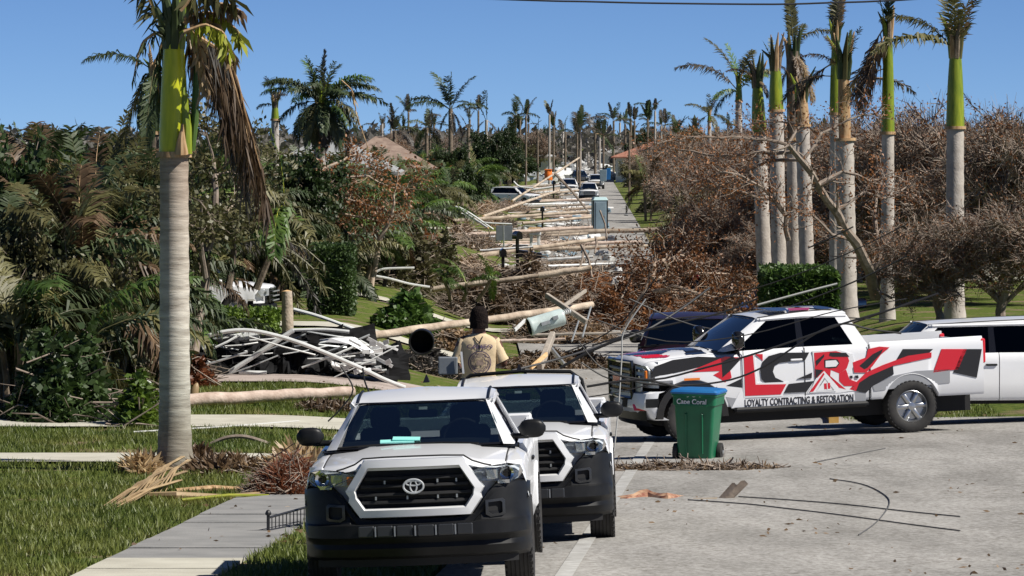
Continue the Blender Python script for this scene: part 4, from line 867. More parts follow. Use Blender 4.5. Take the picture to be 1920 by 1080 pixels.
# ------------------------------------------------------------------ vehicles
def text_mesh(name, body, size, m, parent, loc, rot, align='CENTER', extrude=.002, sx=1., shear=0., bold=0.):
    cu = bpy.data.curves.new(name, 'FONT'); cu.body = body; cu.size = size; cu.align_x = align; cu.align_y = 'CENTER'; cu.extrude = extrude; cu.shear = shear; cu.offset = bold; cu.resolution_u = 3
    o = bpy.data.objects.new(name, cu); COL.objects.link(o); dg = bpy.context.evaluated_depsgraph_get(); me = bpy.data.meshes.new_from_object(o.evaluated_get(dg)); me.name = name
    bpy.data.objects.remove(o); bpy.data.curves.remove(cu); me.materials.clear(); me.materials.append(m)
    q = link(name, me, parent); q.location = loc; q.rotation_euler = rot; q.scale = (sx, 1, 1); return q
def wheel_meshes(r, w, rimm, key):
    mb = MB(); h = w / 2
    prof = [(r * .62, -h * .8), (r * .7, -h), (r * .93, -h), (r * .985, -h * .86)]
    for i, a in enumerate((-.78, -.6, -.52, -.3, -.22, .0, .08, .3, .38, .58, .66, .86)): prof.append((r * (1.0 if i % 2 == 0 else .975), h * a))
    prof += [(r * .985, h * .9), (r * .93, h), (r * .7, h), (r * .62, h * .8)]
    mb.lathe(prof, 36, 0, 'X'); 
    for k in range(36):        # tread lugs on the shoulders
        q = 2 * math.pi * k / 36; c, s_ = math.cos(q), math.sin(q)
        for sx in (-1, 1):
            mb.box((sx * h * .88, r * .985 * c, r * .985 * s_), (h * .22, r * .08, r * .03), 0, Matrix.Rotation(q - math.pi / 2, 3, 'X'))
    tm = mb
    rb = MB(); rb.lathe([(r * .64, h * .82), (r * .6, h * .9), (r * .56, h * .6), (r * .52, h * .2), (.001, h * .25)], 28, 0, 'X'); rb.lathe([(r * .64, -h * .82), (r * .56, -h * .5), (.001, -h * .4)], 28, 1, 'X')
    for k in range(6):
        q = 2 * math.pi * k / 6; rb.box((h * .55, r * .34 * math.cos(q), r * .34 * math.sin(q)), (h * .35, r * .5, r * .17), 0, Matrix.Rotation(q, 3, 'X'), bev=.01)
    rb.lathe([(r * .16, h * .5), (r * .15, h * .8), (.001, h * .85)], 16, 0, 'X')
    return tm, rb
_wh = {}
def wheel(e, x, y, r, w, rimm):
    key = (r, w, rimm)
    if key not in _wh:
        t, rb = wheel_meshes(r, w, rimm, key); to = t.build('wheel', M['tyre'], e); ro = rb.build('rim', [M[rimm], M['dark']], to); _wh[key] = (to.data, ro.data)
    else:
        to = link('wheel', _wh[key][0], e); ro = link('rim', _wh[key][1], to)
    to.location = (x, y, r); to.rotation_euler = (random.uniform(0, 1), 0, 0) if x > 0 else (0, 0, math.pi); return to
def truck(name, loc, rot, label, cat='pickup truck', group=None, W=.945, L=5.3, hood=(1.125, 1.185), belt=1.19, cowl=1.27, ws_top=(2.0, 1.555), roof=(1.555, 1.635, 1.60), roof_y=3.15, cab_end=3.35, wb=(.88, 4.15), wr=.38, ww=.25, zb=.42, paint='white', roof_w=.6, belt_w=.82, ws_w=.735, rimm='steel', glass=None, side_glass=None, front='taco', suv=False, face=((0, 0), (.3, .02), (.6, .07), (.8, .15), (.92, .27), (.96, .38)), flare=None, step=False, interior=True, seams=(1.62, 2.7), bpil=2.62, arch_r=None, mirror='black', mir=(.24, .12, .165), mirz=1.30):
    e = empty(name, loc, rot, label, cat, group); PM = M[paint]; glass = glass or GLASS; side_glass = side_glass or TINT
    fx = [p[0] * W / .96 for p in face]; fy = [p[1] for p in face]; ar = arch_r or wr + .055
    def yf(x): return float(np.interp(abs(x), fx, fy))
    def zbot(y):
        z = zb
        for c in wb:
            d = abs(y - c)
            if d < ar: z = max(z, wr + math.sqrt(ar * ar - d * d))
        return z
    e['wf'] = W
    # hood with fenders
    hl_ = cowl; st = sorted(set([0, .04, .1, .2, .35] + [round(q, 3) for q in np.arange(wb[0] - ar - .02, min(wb[0] + ar + .04, hl_ + .35), .05)] + [hl_ + .35])); secs = []
    def topz(t): u = min(max(t / hl_, 0), 1); return hood[0] + (hood[1] - hood[0]) * (1 - (1 - u) ** 1.6)
    for t in st:
        z1 = topz(t) - (.05 if t == 0 else (.015 if t == .04 else 0)); k = max(0, 1 - t / .9); half = []
        b = zbot(t); b = b if t > .4 else max(b, hood[0] - .38)
        for (x, z) in ((W - .01, b), (W + (.02 if b > zb else 0), min(b + .05, z1 - .3)), (W + .01, (b + z1 - .17) / 2), (W, z1 - .17), (W - .025, z1 - .09), (W - .09, z1 - .045), (W - .15, z1 - .035), (W - .165, z1 - .042), (W - .18, z1 - .03), (W * .58, z1 - .012), (W * .47, z1 + .018), (W * .2, z1 + .028), (0, z1 + .03)):
            half.append((x, z))
        pts = [(-x, t + yf(x) * k, z) for x, z in half] + [(x, t + yf(x) * k, z) for x, z in half[::-1][1:]]
        secs.append(pts)
    mb = MB(); mb.loft(secs[: ], 0); 
    # front lip down to the lamps
    lip = [[(x, y, z) for (x, y, z) in secs[0]], [(x, y + .02, min(z, hood[0] - .06) if abs(x) < W - .05 else z) for (x, y, z) in secs[0]]]
    mb.loft(lip, 0); mb.build('hood', PM, e, sharp=35)
    fb = MB(); s2 = []
    for x in np.linspace(-W + .03, W - .03, 23): s2.append([(x, yf(x) + .13, hood[0] - .03), (x, yf(x) + .13, hood[0] - .2), (x, yf(x) + .13, hood[0] - .45)])
    fb.loft(s2); fb.build('front_panel', PM, e)
    # doors, rear quarter / bed side
    def side(nm, y0, y1, zt0, zt1, mat_, th=.05, inner=None):
        ys = sorted(set([y0, y1] + [round(q, 3) for q in np.arange(y0, y1, .05)]))
        for sx in (-1, 1):
            mb = MB(); ss = []
            for y in ys:
                b = zbot(y); u = (y - y0) / (y1 - y0); zt = zt0 + (zt1 - zt0) * u
                ss.append([(sx * (W - .03), y, b - .0), (sx * (W + (.02 if b > zb + .02 else 0)), y, b + .05), (sx * W, y, max(b + .06, zb + .3)), (sx * W, y, zt - .16), (sx * (W - .012), y, zt - .06), (sx * (W - .05), y, zt), (sx * (W - .05 - th), y, zt), (sx * (W - .05 - th), y, b)])
            mb.loft(ss, 0, closed=True, cap=True); mb.build(nm, mat_, e, sharp=35)
    s0, s1_ = seams; cu = hl_ + .36
    side('door', cu, s1_ - .008, belt - .02, belt, PM); side('rear_door', s1_ + .008, cab_end - .02, belt, belt, PM)
    if not suv:
        side('bed_side', cab_end + .02, L - .05, belt + .02, belt + .04, PM)
        mb = MB(); mb.box((0, (cab_end + L) / 2, zb + .3), (2 * W - .16, L - cab_end - .1, .04)); mb.build('bed_floor', M['black'], e)
        mb = MB(); mb.box((0, L - .06, zb + .55), (2 * W - .1, .06, .6), bev=.02); mb.build('tailgate', PM, e)
    else:
        side('rear_quarter', cab_end, L - .03, belt, belt, PM)
        mb = MB(); mb.box((0, L - .05, (zb + belt) / 2), (2 * W - .08, .1, belt - zb), bev=.04); mb.build('tailgate', PM, e)
    # under body
    mb = MB(); mb.box((0, L / 2 + .1, .42), (W * 1.5, L - .6, .26)); mb.box((0, wb[0], wr), (W * 1.8, .12, .1)); mb.box((0, wb[1], wr), (W * 1.8, .12, .1)); mb.box((0, .95, .75), (W * 1.5, 1.1, .5)); mb.build('chassis', M['dark'], e)
    ce = L - .12 if suv else cab_end
    mb = MB(); mb.box((0, (hl_ + ce) / 2, .62), (2 * W - .15, ce - hl_, .1)); mb.box((0, hl_ + .33, (belt + .6) / 2), (2 * W - .16, .08, belt - .6 - .02)); mb.box((0, ce - .03, (belt + .6) / 2 - .01), (2 * W - .18, .05, belt - .62)); mb.build('cab_floor', M['dark'], e)
    # cowl + glasshouse
    ry0, rz0 = ws_top; ry1 = roof_y; bw, rw = belt_w, roof_w + .025
    mb = MB(); mb.loft([[(-bw - .04, hl_ - .02, hood[1] - .02), (0, hl_ - .06, hood[1] + .005), (bw + .04, hl_ - .02, hood[1] - .02)], [(-bw - .04, hl_ + .36, belt - .01), (0, hl_ + .34, belt + .005), (bw + .04, hl_ + .36, belt - .01)]]); mb.build('cowl', M['black'], e)
    def quad_prism(nm, a, b, c, d, t, mt):
        a, b, c, d = map(Vector, (a, b, c, d)); n = (b - a).cross(d - a).normalized() * t; mb = MB()
        mb.add([a, b, c, d, a + n, b + n, c + n, d + n], [(0, 1, 2, 3), (7, 6, 5, 4), (0, 4, 5, 1), (1, 5, 6, 2), (2, 6, 7, 3), (3, 7, 4, 0)]); return mb.build(nm, mt, e)
    zc = hood[1] + .005
    ys_end = ce
    for sx in (-1, 1):
        # A pillar
        mb = MB(); mb.loft([[(sx * (ws_w), hl_ + .02, zc), (sx * (bw + .01), hl_ + .1, zc - .01), (sx * (bw + .012), hl_ + .3, belt), (sx * (ws_w), hl_ + .14, zc)],
                            [(sx * (roof_w - .03), ry0, rz0), (sx * (rw), ry0 + .06, rz0 - .02), (sx * (rw + .005), ry0 + .16, rz0 - .03), (sx * (roof_w - .03), ry0 + .1, rz0)]], closed=True, cap=True); mb.build('pillar', PM, e)
        mb = MB(); mb.loft([[(sx * bw, bpil - .06, belt - .02), (sx * bw, bpil + .06, belt - .02), (sx * (bw - .05), bpil + .06, belt - .02), (sx * (bw - .05), bpil - .06, belt - .02)], [(sx * rw, bpil - .04, rz0), (sx * rw, bpil + .05, rz0), (sx * (rw - .05), bpil + .05, rz0), (sx * (rw - .05), bpil - .04, rz0)]], closed=True, cap=True); mb.build('pillar', M['gloss'], e)
        mb = MB(); mb.loft([[(sx * (bw + .01), ys_end - .24, belt - .02), (sx * (bw + .01), ys_end, belt - .02), (sx * (bw - .12), ys_end, belt - .02), (sx * (bw - .05), ys_end - .24, belt - .02)], [(sx * (rw + .004), ry1 - .2, rz0), (sx * (rw + .004), ry1 + .02, rz0), (sx * (rw - .12), ry1 + .02, rz0), (sx * (rw - .05), ry1 - .2, rz0)]], closed=True, cap=True); mb.build('pillar', PM, e)
        # side rail above the windows
        mb = MB(); mb.tube([(sx * (rw), ry0 + .05, rz0 - .015), (sx * (rw), (ry0 + ry1) / 2, rz0 + .01), (sx * (rw), ry1, rz0 - .01)], .03, 6); mb.build('roof_rail', PM, e)
        segs = [(hl_ + .30, ry0 + .14, bpil - .05, bpil - .03), (bpil + .05, bpil + .05, ys_end - .22, ry1 - .18)]
        for (a, b, c, d) in segs:
            quad_prism('side_window', (sx * (bw - .015), a, belt - .01), (sx * (bw - .015), c, belt - .01), (sx * (rw - .012), d, rz0 - .01), (sx * (rw - .012), b, rz0 - .02), .006, side_glass)
        # door seam and handle
        mb = MB(); mb.box((sx * (W + .012), s1_ - .14, belt - .2), (.03, .2, .035), bev=.01); mb.build('door_handle', M['black'] if paint == 'white' else PM, e)
        # mirror
        mb = MB(); ss = []
        for k_ in range(9):
            q_ = -1 + 2 * k_ / 8; f_ = max(.05, (1 - abs(q_) ** 3.2)) ** .5; ss.append([(sx * (W + .04) + q_ * mir[0] / 2, hl_ + .3 + math.copysign(abs(math.sin(w_)) ** .6, math.sin(w_)) * mir[1] / 2 * (f_ if math.sin(w_) < 0 else 1), mirz + math.copysign(abs(math.cos(w_)) ** .55, math.cos(w_)) * mir[2] / 2 * f_) for w_ in [2 * math.pi * j_ / 16 for j_ in range(16)]])
        mb.loft(ss, closed=True, cap=True); hs = mb.build('mirror', M[mirror], e, sharp=60)
        mb = MB(); mb.box((sx * (W - .07), hl_ + .32, mirz - mir[2] * .38), (.18, .07, .05), bev=.02); mb.build('mirror_arm', M[mirror], hs)
        mb = MB(); mb.box((sx * (W + .04), hl_ + .3 + mir[1] * .5 + .002, mirz), (mir[0] * .8, .006, mir[2] * .75), bev=.003); mb.build('mirror_glass', M['chrome'], hs)
        if step:
            mb = MB(); mb.box((sx * (W + .02), (cu + cab_end) / 2 - .1, zb - .06), (.16, cab_end - cu + .1, .09), bev=.03); mb.build('side_step', M['black'], e)
    # roof
    secs = []
    for i in range(9):
        u = i / 8; y = ry0 + (ry1 - ry0) * u; zt = roof[0] + (roof[1] - roof[0]) * math.sin(min(u * 1.3, 1) * math.pi / 2) if u < .77 else roof[1] + (roof[2] - roof[1]) * ((u - .77) / .23) ** 1.5
        ed = .03 if i in (0, 8) else 0
        half = [(rw + .01, rz0 - .02), (rw + .012, rz0 + .01 + (zt - roof[0]) * .5), (rw - .02, zt - .015 - ed * .3), (rw * .75, zt + .0), (0, zt + .022 - ed * .4)]
        secs.append([(-x, y, z) for x, z in half] + [(x, y, z) for x, z in half[::-1][1:]])
    mb = MB(); mb.loft(secs); mb.box((0, (ry0 + ry1) / 2, rz0 - .005), (2 * rw - .06, ry1 - ry0 - .04, .02)); ro = mb.build('roof', PM, e, sharp=50)
    for sx in (-1, 1):
        mb = MB(); mb.tube([(sx * (rw - .04), ry0 + .02 + (ry1 - ry0) * i / 6, (roof[0] + (roof[1] - roof[0]) * math.sin(min(i / 6 * 1.3, 1) * math.pi / 2)) - .008) for i in range(6)], .013, 5); mb.build('ditch_strip', M['black'], ro)
    # windscreen (bowed), rear window
    gs = []
    for i in range(9):
        u = -1 + 2 * i / 8; bow = .10 * (1 - u * u); gs.append([(u * ws_w, hl_ + .1 - bow, zc - .005), (u * (ws_w * .52 + roof_w * .47), (hl_ + .08 + ry0) / 2 - bow, (zc + rz0) / 2 + .012), (u * (roof_w - .02), ry0 + .03 - bow * .6, rz0 - .005)])
    mb = MB(); mb.loft(gs); wsd = mb.build('windscreen', glass, e)
    mb = MB(); mb.tube([g_[2] for g_ in gs], .014, 4); mb.tube([(x, y - .01, z + .002) for x, y, z in [g_[0] for g_ in gs]], .016, 4); mb.build('glass_seal', M['gloss'], wsd)
    mb = MB()
    for sx in (-1, 1):
        mb.tube([(sx * .62 - .1, hl_ - .02, zc + .015), (sx * .3 - .1, hl_ + .0, zc + .03), (sx * .05 - .1, hl_ + .02, zc + .03)], .009, 4)
    mb.build('wiper', M['black'], wsd)
    quad_prism('rear_window', (-bw + .14, ce + .0 if suv else ce - .02, belt + .04), (bw - .14, ce if suv else ce - .02, belt + .04), (rw - .1, ry1 + .02, rz0 - .03), (-rw + .1, ry1 + .02, rz0 - .03), .005, glass if not suv else side_glass)
    if interior:
        mb = MB(); mb.box((0, hl_ + .42, belt - .02), (2 * bw - .12, .38, .12), bev=.05); mb.build('dashboard', M['dark'], e)
        for sx in (-1, 1):
            mb = MB(); mb.box((sx * .36, 2.35, 1.02), (.46, .14, .6), rot=Euler((-.18, 0, 0)), bev=.05); mb.box((sx * .36, 2.2, .78), (.46, .5, .14), bev=.05); mb.box((sx * .36, 2.42, belt + .21), (.27, .1, .2), bev=.045); mb.build('seat', M['dark'], e)
        mb = MB(); mb.lathe([(.18, -.012), (.195, 0), (.18, .012), (.165, 0), (.18, -.012)], 20, 0, 'Y', (.36, hl_ + .65, belt + .02)); mb.build('steering_wheel', M['dark'], e)
        mb = MB(); mb.box((0, ry0 + .12, rz0 - .11), (.26, .03, .075), bev=.02); mb.build('rear_view_mirror', M['dark'], e)
    for (y) in wb:
        for sx in (-1, 1): wheel(e, sx * (W - ww / 2 + .03), y, wr, ww, rimm)
    # tail lamps
    for sx in (-1, 1):
        mb = MB(); mb.box((sx * (W - .06), L - .05, belt - .2), (.1, .1, .4), bev=.02); mb.build('tail_lamp', M['red'], e)
    e['face_x'] = fx; return e, yf
def mapf(yf, off): return lambda a, b, d: Vector((a, yf(a) + off - d, b))
def subdiv(poly, n=5):
    out = []
    for i in range(len(poly)):
        a, b = poly[i], poly[(i + 1) % len(poly)]
        for k in range(n): out.append((a[0] + (b[0] - a[0]) * k / n, a[1] + (b[1] - a[1]) * k / n))
    return out
def mirror(poly): return [(-a, b) for a, b in poly[::-1]]
def ellipse_pts(cx, cz, a, b, n=28): return [(cx + a * math.cos(2 * math.pi * i / n), cz + b * math.sin(2 * math.pi * i / n)) for i in range(n + 1)]

def taco_front(e, yf):
    # bumper: loft along x, its top drops beneath the grille surround
    xs = [-.975, -.97, -.955, -.93, -.88, -.8, -.7, -.62, -.56, -.5, -.4, -.25, -.1, 0]; xs = xs + [-x for x in xs[::-1][1:]]
    secs = []
    for i, x in enumerate(xs):
        ax = abs(x); top = float(np.interp(ax, [0, .48, .60, .66, .83, .93, .975], [.655, .66, .82, .925, .95, .93, .9])); y0 = yf(min(ax, .93)) + {0: .26, 1: .14, 2: .06}.get(min(i, len(xs) - 1 - i), 0)
        zz = [(.08, top), (.0, top - .015), (-.02, top - .07), (-.012, .70 if top > .8 else top - .09), (-.035, .62 if top > .7 else .61), (-.075, .605), (-.08, .50), (-.03, .475), (.0, .44), (-.015, .40), (.02, .33), (.12, .29)]
        secs.append([(x, y0 + dy, z) for dy, z in zz])
    mb = MB(); mb.loft(secs); b = mb.build('bumper', M['black'], e, sharp=28)
    mb = MB(); mb.loft([[(x, yf(min(abs(x), .9)) + .06, .5), (x, yf(min(abs(x), .9)) + .1, .24)] for x in np.linspace(-.86, .86, 15)]); mb.build('valance', M['dark'], b)
    # skid band with raised ribs
    mb = MB()
    for i, x in enumerate((-.42, -.26, -.09, .09, .26, .42)): mb.box((x, yf(x) - .085, .552), (.135 if i not in (2, 3) else .14, .02, .095), bev=.01)
    mb.build('skid_panel', M['gloss'] if 0 else mat('bumper_rib', (.03, .032, .036), .3), b)
    mb = MB()
    for x in (-.34, -.175, .0, .175, .34): mb.box((x, yf(x) - .092, .552), (.012, .02, .085))
    mb.build('rib', M['steel'], b)
    # grille surround ring
    outer = [(-.42, 1.165), (.42, 1.165), (.60, .895), (.565, .84), (.575, .80), (.475, .66), (-.475, .66), (-.575, .80), (-.565, .84), (-.60, .895)]
    inner = [(-.385, 1.08), (.385, 1.08), (.50, .895), (.495, .87), (.49, .84), (.425, .742), (-.425, .742), (-.49, .84), (-.495, .87), (-.50, .895)]
    n = 5; O = subdiv(outer, n); I = subdiv(inner, n); mid1 = [(o[0] * .88 + i[0] * .12, o[1] * .88 + i[1] * .12) for o, i in zip(O, I)]; mid2 = [(o[0] * .15 + i[0] * .85, o[1] * .15 + i[1] * .85) for o, i in zip(O, I)]
    mb = MB(); L4 = []
    for loop, off in ((O, .03), (mid1, -.035), (mid2, -.045), (I, .0), (I, .06)): L4.append([(x, yf(x) + off, z) for x, z in loop])
    mb.loft(L4, closed=True); sr = mb.build('grille_surround', M['white'], e, sharp=30)
    mb = MB(); pts = subdiv(inner, 1); mb.prism([(x * 1.02, (z - .9) * 1.02 + .9) for x, z in pts], lambda a, b_, d: Vector((a, .07 + yf(a) * .6 + d, b_)), .03); g = mb.build('grille', M['dark'], e)
    hz = [(.795, .455), (.86, .485), (.93, .455), (.995, .42)]
    for z, hw in hz:
        mb = MB(); mb.loft([[(x, yf(x) + .02, z - .018), (x, yf(x) - .005, z - .008), (x, yf(x) + .0, z + .012), (x, yf(x) + .05, z + .02)] for x in np.linspace(-hw, hw, 13)]); mb.build('slat', M['dark'], g)
    for x, z in ((-.33, .83), (-.06, .83), (.2, .83), (.36, .83), (-.25, .965), (.2, .965), (.36, .965)):
        mb = MB(); mb.box((x, yf(x) + .0, z), (.014, .02, .03)); mb.build('grille_clip', M['galv'], g)
    cx, cz = -.005, .925
    mb = MB(); mb.prism(ellipse_pts(cx, cz, .085, .058)[:-1], lambda a, b_, d: Vector((a, -.015 + d, b_)), .02); em = mb.build('emblem', M['dark'], e)
    for (a, b_, dz, r) in ((.085, .058, 0, .009), (.028, .05, 0, .007), (.062, .02, .026, .007)):
        mb = MB(); mb.tube([(x, -.02, z) for x, z in ellipse_pts(cx, cz + dz, a, b_)], r, 6); mb.build('emblem_ring', M['emb'], em)
    # lamps
    HL = [(.475, 1.03), (.60, 1.065), (.80, 1.085), (.90, 1.06), (.925, 1.0), (.88, .95), (.80, .915), (.735, .91), (.70, .94), (.55, .945)]
    for sx in (1, -1):
        poly = HL if sx > 0 else mirror(HL)
        mb = MB(); mb.prism(poly, mapf(yf, .035), .025); h = mb.build('headlight', mat('lamp_silver', (.6, .62, .64), .25, .15, col2=(.25, .27, .29), scale=14), e)
        mb = MB(); mb.lathe([(.06, .0), (.06, .03), (.04, .04), (.001, .04)][::-1], 16, 0, 'Y', (sx * .79, yf(.79) - .035, 1.0)); mb.lathe([(.03, -.01), (.02, -.02), (.001, -.025)], 14, 1, 'Y', (sx * .79, yf(.79) - .0, 1.0)); mb.build('projector', [M['chrome'], M['dark']], h)
        mb = MB(); mb.box((sx * .66, yf(.66) + .0, 1.0), (.1, .02, .09), bev=.02); mb.box((sx * .76, yf(.76) - .01, .93), (.1, .02, .03)); mb.build('reflector', M['chrome'], h)
        mb = MB(); mb.box((sx * .545, yf(.545) + .002, .985), (.06, .02, .07)); mb.build('indicator', M['amber'] if sx < 0 else M['galv'], h)
        mb = MB(); mb.prism([(a * 1.0, b_) for a, b_ in poly], mapf(yf, -.03), .004); mb.build('lens', LENS, h)
        mb = MB(); fr = [(.60, .78), (.745, .79), (.765, .77), (.765, .66), (.745, .645), (.64, .635), (.60, .66)]; inn = [(x * .72 + .685 * .28, z * .72 + .712 * .28) for x, z in fr]
        if sx < 0: fr = mirror(fr); inn = mirror(inn)
        O2 = subdiv(fr, 2); I2 = subdiv(inn, 2); mb.loft([[(x, yf(x) - .01, z) for x, z in O2], [(x, yf(x) - .04, z) for x, z in O2], [(x, yf(x) - .045, z) for x, z in I2], [(x, yf(x) + .0, z) for x, z in I2]], closed=True); f = mb.build('fog_lamp_frame', mat('bumper_rib', (.03, .032, .036), .3), b)
        mb = MB(); mb.prism(inn, mapf(yf, -.012), .004); mb.build('fog_lamp', M['dark'], f)
    # papers and sticker behind the glass, antenna
    mb = MB(); mb.box((-.2, 1.33, 1.243), (.30, .10, .012), rot=Euler((.2, 0, .04))); mb.box((-.12, 1.345, 1.262), (.24, .08, .01), rot=Euler((.3, .04, -.05))); mb.build('paper', M['teal'], e)
    mb = MB(); mb.box((.01, 1.93, 1.50), (.075, .004, .038), rot=Euler((-.9, 0, 0))); mb.build('sticker', M['whitejunk'], e)
def seams(e):
    mb = MB(); mb.tube([(x, yf1(x) - .022, z) for x, z in ((-.66, 1.075), (-.6, 1.09), (-.5, 1.125), (-.43, 1.172), (-.25, 1.18), (0, 1.182), (.25, 1.18), (.43, 1.172), (.5, 1.125), (.6, 1.09), (.66, 1.075))], .007, 4); mb.build('hood_gap', M['dark'], e)
    for sx in (-1, 1):
        mb = MB(); pts = []
        for i in range(12):
            t = .12 + 1.12 * i / 11; u = min(t / 1.27, 1); z = 1.125 + .06 * (1 - (1 - u) ** 1.6); x = .945 - .165; pts.append((sx * x, t + yf1(x) * max(0, 1 - t / .9), z - .036))
        mb.tube(pts, .006, 4); mb.build('hood_gap', M['dark'], e)
def shark(e):
    mb = MB(); mb.loft([[(-.03, 2.9, 1.69), (.03, 2.9, 1.69)], [(-.004, 3.02, 1.76), (.004, 3.02, 1.76)], [(-.03, 3.05, 1.69), (.03, 3.05, 1.69)]]); mb.build('antenna', M['gloss'], e)

def ground_at(x, y, roll=0): return gz(x, y)
# first white pickup: front at Y 38
Y1 = 38.0; x1 = X(784, Y1)
zt1 = CZ - (1117 - 250) / F * Y1
t1, yf1 = truck('pickup_truck', (x1, Y1, zt1), (0, 0, 0), 'white pickup with black bumper parked in front, its whole front showing')
SL = -math.atan(.031)
t1.rotation_euler = (SL * .5, R(-2.3), R(-1.5)); taco_front(t1, yf1); shark(t1); seams(t1)
# second one, behind and to the right
Y2 = 45.0; x2 = X(972, Y2); zt2 = CZ - (1117 - 250) / F * Y1 - .031 * (Y2 - Y1)
t2 = copy_tree(t1); t2.location = (x2, Y2, zt2 - .045); t2['label'] = 'second white pickup partly hidden behind the first, with a man standing in its bed'; t1['group'] = t2['group'] = 'white pickups with black bumpers parked along the edge line'
mb = MB(); mb.tube([(-.72, 3.42, 1.22), (-.66, 3.42, 1.55), (-.54, 3.42, 1.64), (0, 3.42, 1.665), (.54, 3.42, 1.64), (.66, 3.42, 1.55), (.72, 3.42, 1.22)], .02, 8); mb.build('rack_bar', M['black'], t2)

# ------------------------------------------------------------------ wrapped crew cab pickup
A3 = R(-75); W3 = 1.0
org = Vector((X(1205, 71) - W3 * math.cos(A3), 71 - W3 * math.sin(A3), 0)); org.z = CZ - (838 - 250) / F * 71.0
t3, yf3 = truck('pickup_truck', org, (0, 0, 0), 'red black and white wrapped crew cab pickup with large letters on its side', W=W3, L=5.85, hood=(1.36, 1.44), belt=1.46, cowl=1.32, ws_top=(2.05, 1.93), roof=(1.95, 2.03, 2.0), roof_y=3.55, cab_end=3.85, wb=(.84, 4.55), wr=.42, ww=.27, zb=.56, paint='wwhite', roof_w=.72, belt_w=.93, ws_w=.84, rimm='rim', front='gmc', step=True, seams=(1.6, 2.75), bpil=2.72, mirror='gloss', mir=(.26, .16, .3), mirz=1.62, glass=TINT,
    face=((0, 0), (.3, .015), (.6, .04), (.8, .08), (.92, .16), (.96, .24)))
t3.rotation_euler = (Matrix.Rotation(A3, 4, 'Z') @ Matrix.Rotation(R(1.9), 4, 'X')).to_euler()
bpy.context.view_layer.update()
inv3 = t3.matrix_world.inverted()
def on_side(cx, cy, x=W3 + .004):
    """crop pixel of the photograph -> (local y, local z) on the near side of the wrapped truck"""
    px, py = 1120 + cx / 3.177, 560 + cy / 3.177; o = inv3 @ Vector((0, 0, CZ)); d = (inv3.to_3x3() @ ray(px, py)); t = (x - o.x) / d.x; p = o + d * t; return (p.y, p.z)
def decal(nm, pts, m, lay=1, world=True):
    pl = [on_side(*p) for p in pts] if world else pts
    mb = MB(); n = len(pl); xo = W3 + .003 + .0025 * lay
    mb.add([(xo, y, z) for y, z in pl] + [(W3 - .004, y, z) for y, z in pl], [tuple(range(n))] + [(i, (i + 1) % n, n + (i + 1) % n, n + i) for i in range(n)]); return mb.build(nm, M[m], t3)
# sweeping stripes under the letters
decal('stripe', [(420, 470), (560, 420), (700, 380), (735, 470), (650, 470), (560, 450), (430, 480)], 'wwhite', 1)
decal('stripe', [(340, 405), (450, 365), (600, 345), (740, 350), (640, 400), (520, 430), (420, 452), (320, 470)], 'wblack', 2)
decal('stripe', [(530, 440), (640, 395), (760, 345), (860, 350), (790, 420), (800, 470), (760, 500), (735, 480), (690, 455), (735, 430)], 'red', 3)
decal('stripe', [(740, 380), (800, 345), (850, 365), (790, 430), (745, 470)], 'wblack', 4)
decal('stripe', [(765, 520), (860, 475), (862, 530)], 'wblack', 3)
decal('stripe', [(765, 585), (870, 600), (1540, 560), (1600, 545), (1600, 625), (1300, 640), (800, 655)], 'wgrey', 1)
decal('stripe', [(860, 530), (880, 600), (1530, 560), (1535, 605), (880, 648), (800, 652)], 'wwhite', 2)
decal('stripe', [(940, 330), (985, 330), (985, 370)], 'red', 2)
# L
def outline(pts, k=5):
    c = (sum(p[0] for p in pts) / len(pts), sum(p[1] for p in pts) / len(pts)); return pts
decal('letter', [(862, 340), (935, 330), (950, 500), (1140, 497), (1100, 582), (872, 590)], 'wwhite', 3)
decal('letter', [(872, 348), (926, 336), (942, 512), (1124, 509), (1092, 570), (880, 579)], 'red', 5)
# C : black crescent with white centre
Cout = [(1265, 322), (1120, 322), (1050, 330), (1000, 360), (975, 410), (975, 460), (990, 500), (1040, 498), (1180, 480), (1275, 470), (1278, 450), (1180, 482)]
decal('letter', [(1262, 320), (1090, 322), (1020, 342), (985, 375), (970, 425), (978, 480), (998, 500), (1110, 494), (1060, 470), (1045, 435), (1055, 400), (1085, 382), (1140, 375), (1235, 370)], 'wblack', 4)
decal('letter', [(1190, 478), (1278, 440), (1276, 473)], 'wblack', 5)
decal('letter', [(1140, 508), (1290, 490), (1245, 555), (1110, 562)], 'wblack', 4)
# R : red with white house
decal('letter', [(1280, 312), (1440, 305), (1520, 330), (1535, 390), (1500, 440), (1470, 460), (1540, 545), (1440, 560), (1250, 565), (1300, 480)], 'wwhite', 3)
decal('letter', [(1290, 322), (1420, 312), (1485, 330), (1500, 370), (1485, 415), (1440, 445), (1390, 425), (1385, 470), (1480, 540), (1440, 530), (1350, 430), (1310, 470), (1296, 470)], 'red', 4)
decal('letter', [(1440, 445), (1480, 420), (1500, 480), (1555, 500), (1530, 520), (1470, 520), (1440, 490)], 'red', 5)
decal('letter', [(1297, 420), (1345, 425), (1298, 480)], 'wblack', 5)
decal('letter', [(1350, 365), (1390, 358), (1430, 362), (1442, 385), (1425, 410), (1380, 416), (1352, 410)], 'wblack', 5)
decal('letter', [(1358, 370), (1420, 366), (1435, 385), (1420, 404), (1358, 408)], 'wwhite', 6)
decal('letter', [(1295, 485), (1350, 432), (1385, 470), (1430, 530), (1420, 552), (1265, 560)], 'wwhite', 6)
decal('letter', [(1262, 556), (1345, 440), (1352, 450), (1285, 553)], 'red', 7); decal('letter', [(1300, 552), (1352, 470), (1410, 545), (1400, 548)], 'wgrey', 6)
decal('letter', [(1305, 551), (1354, 480), (1400, 546)], 'wwhite', 7)
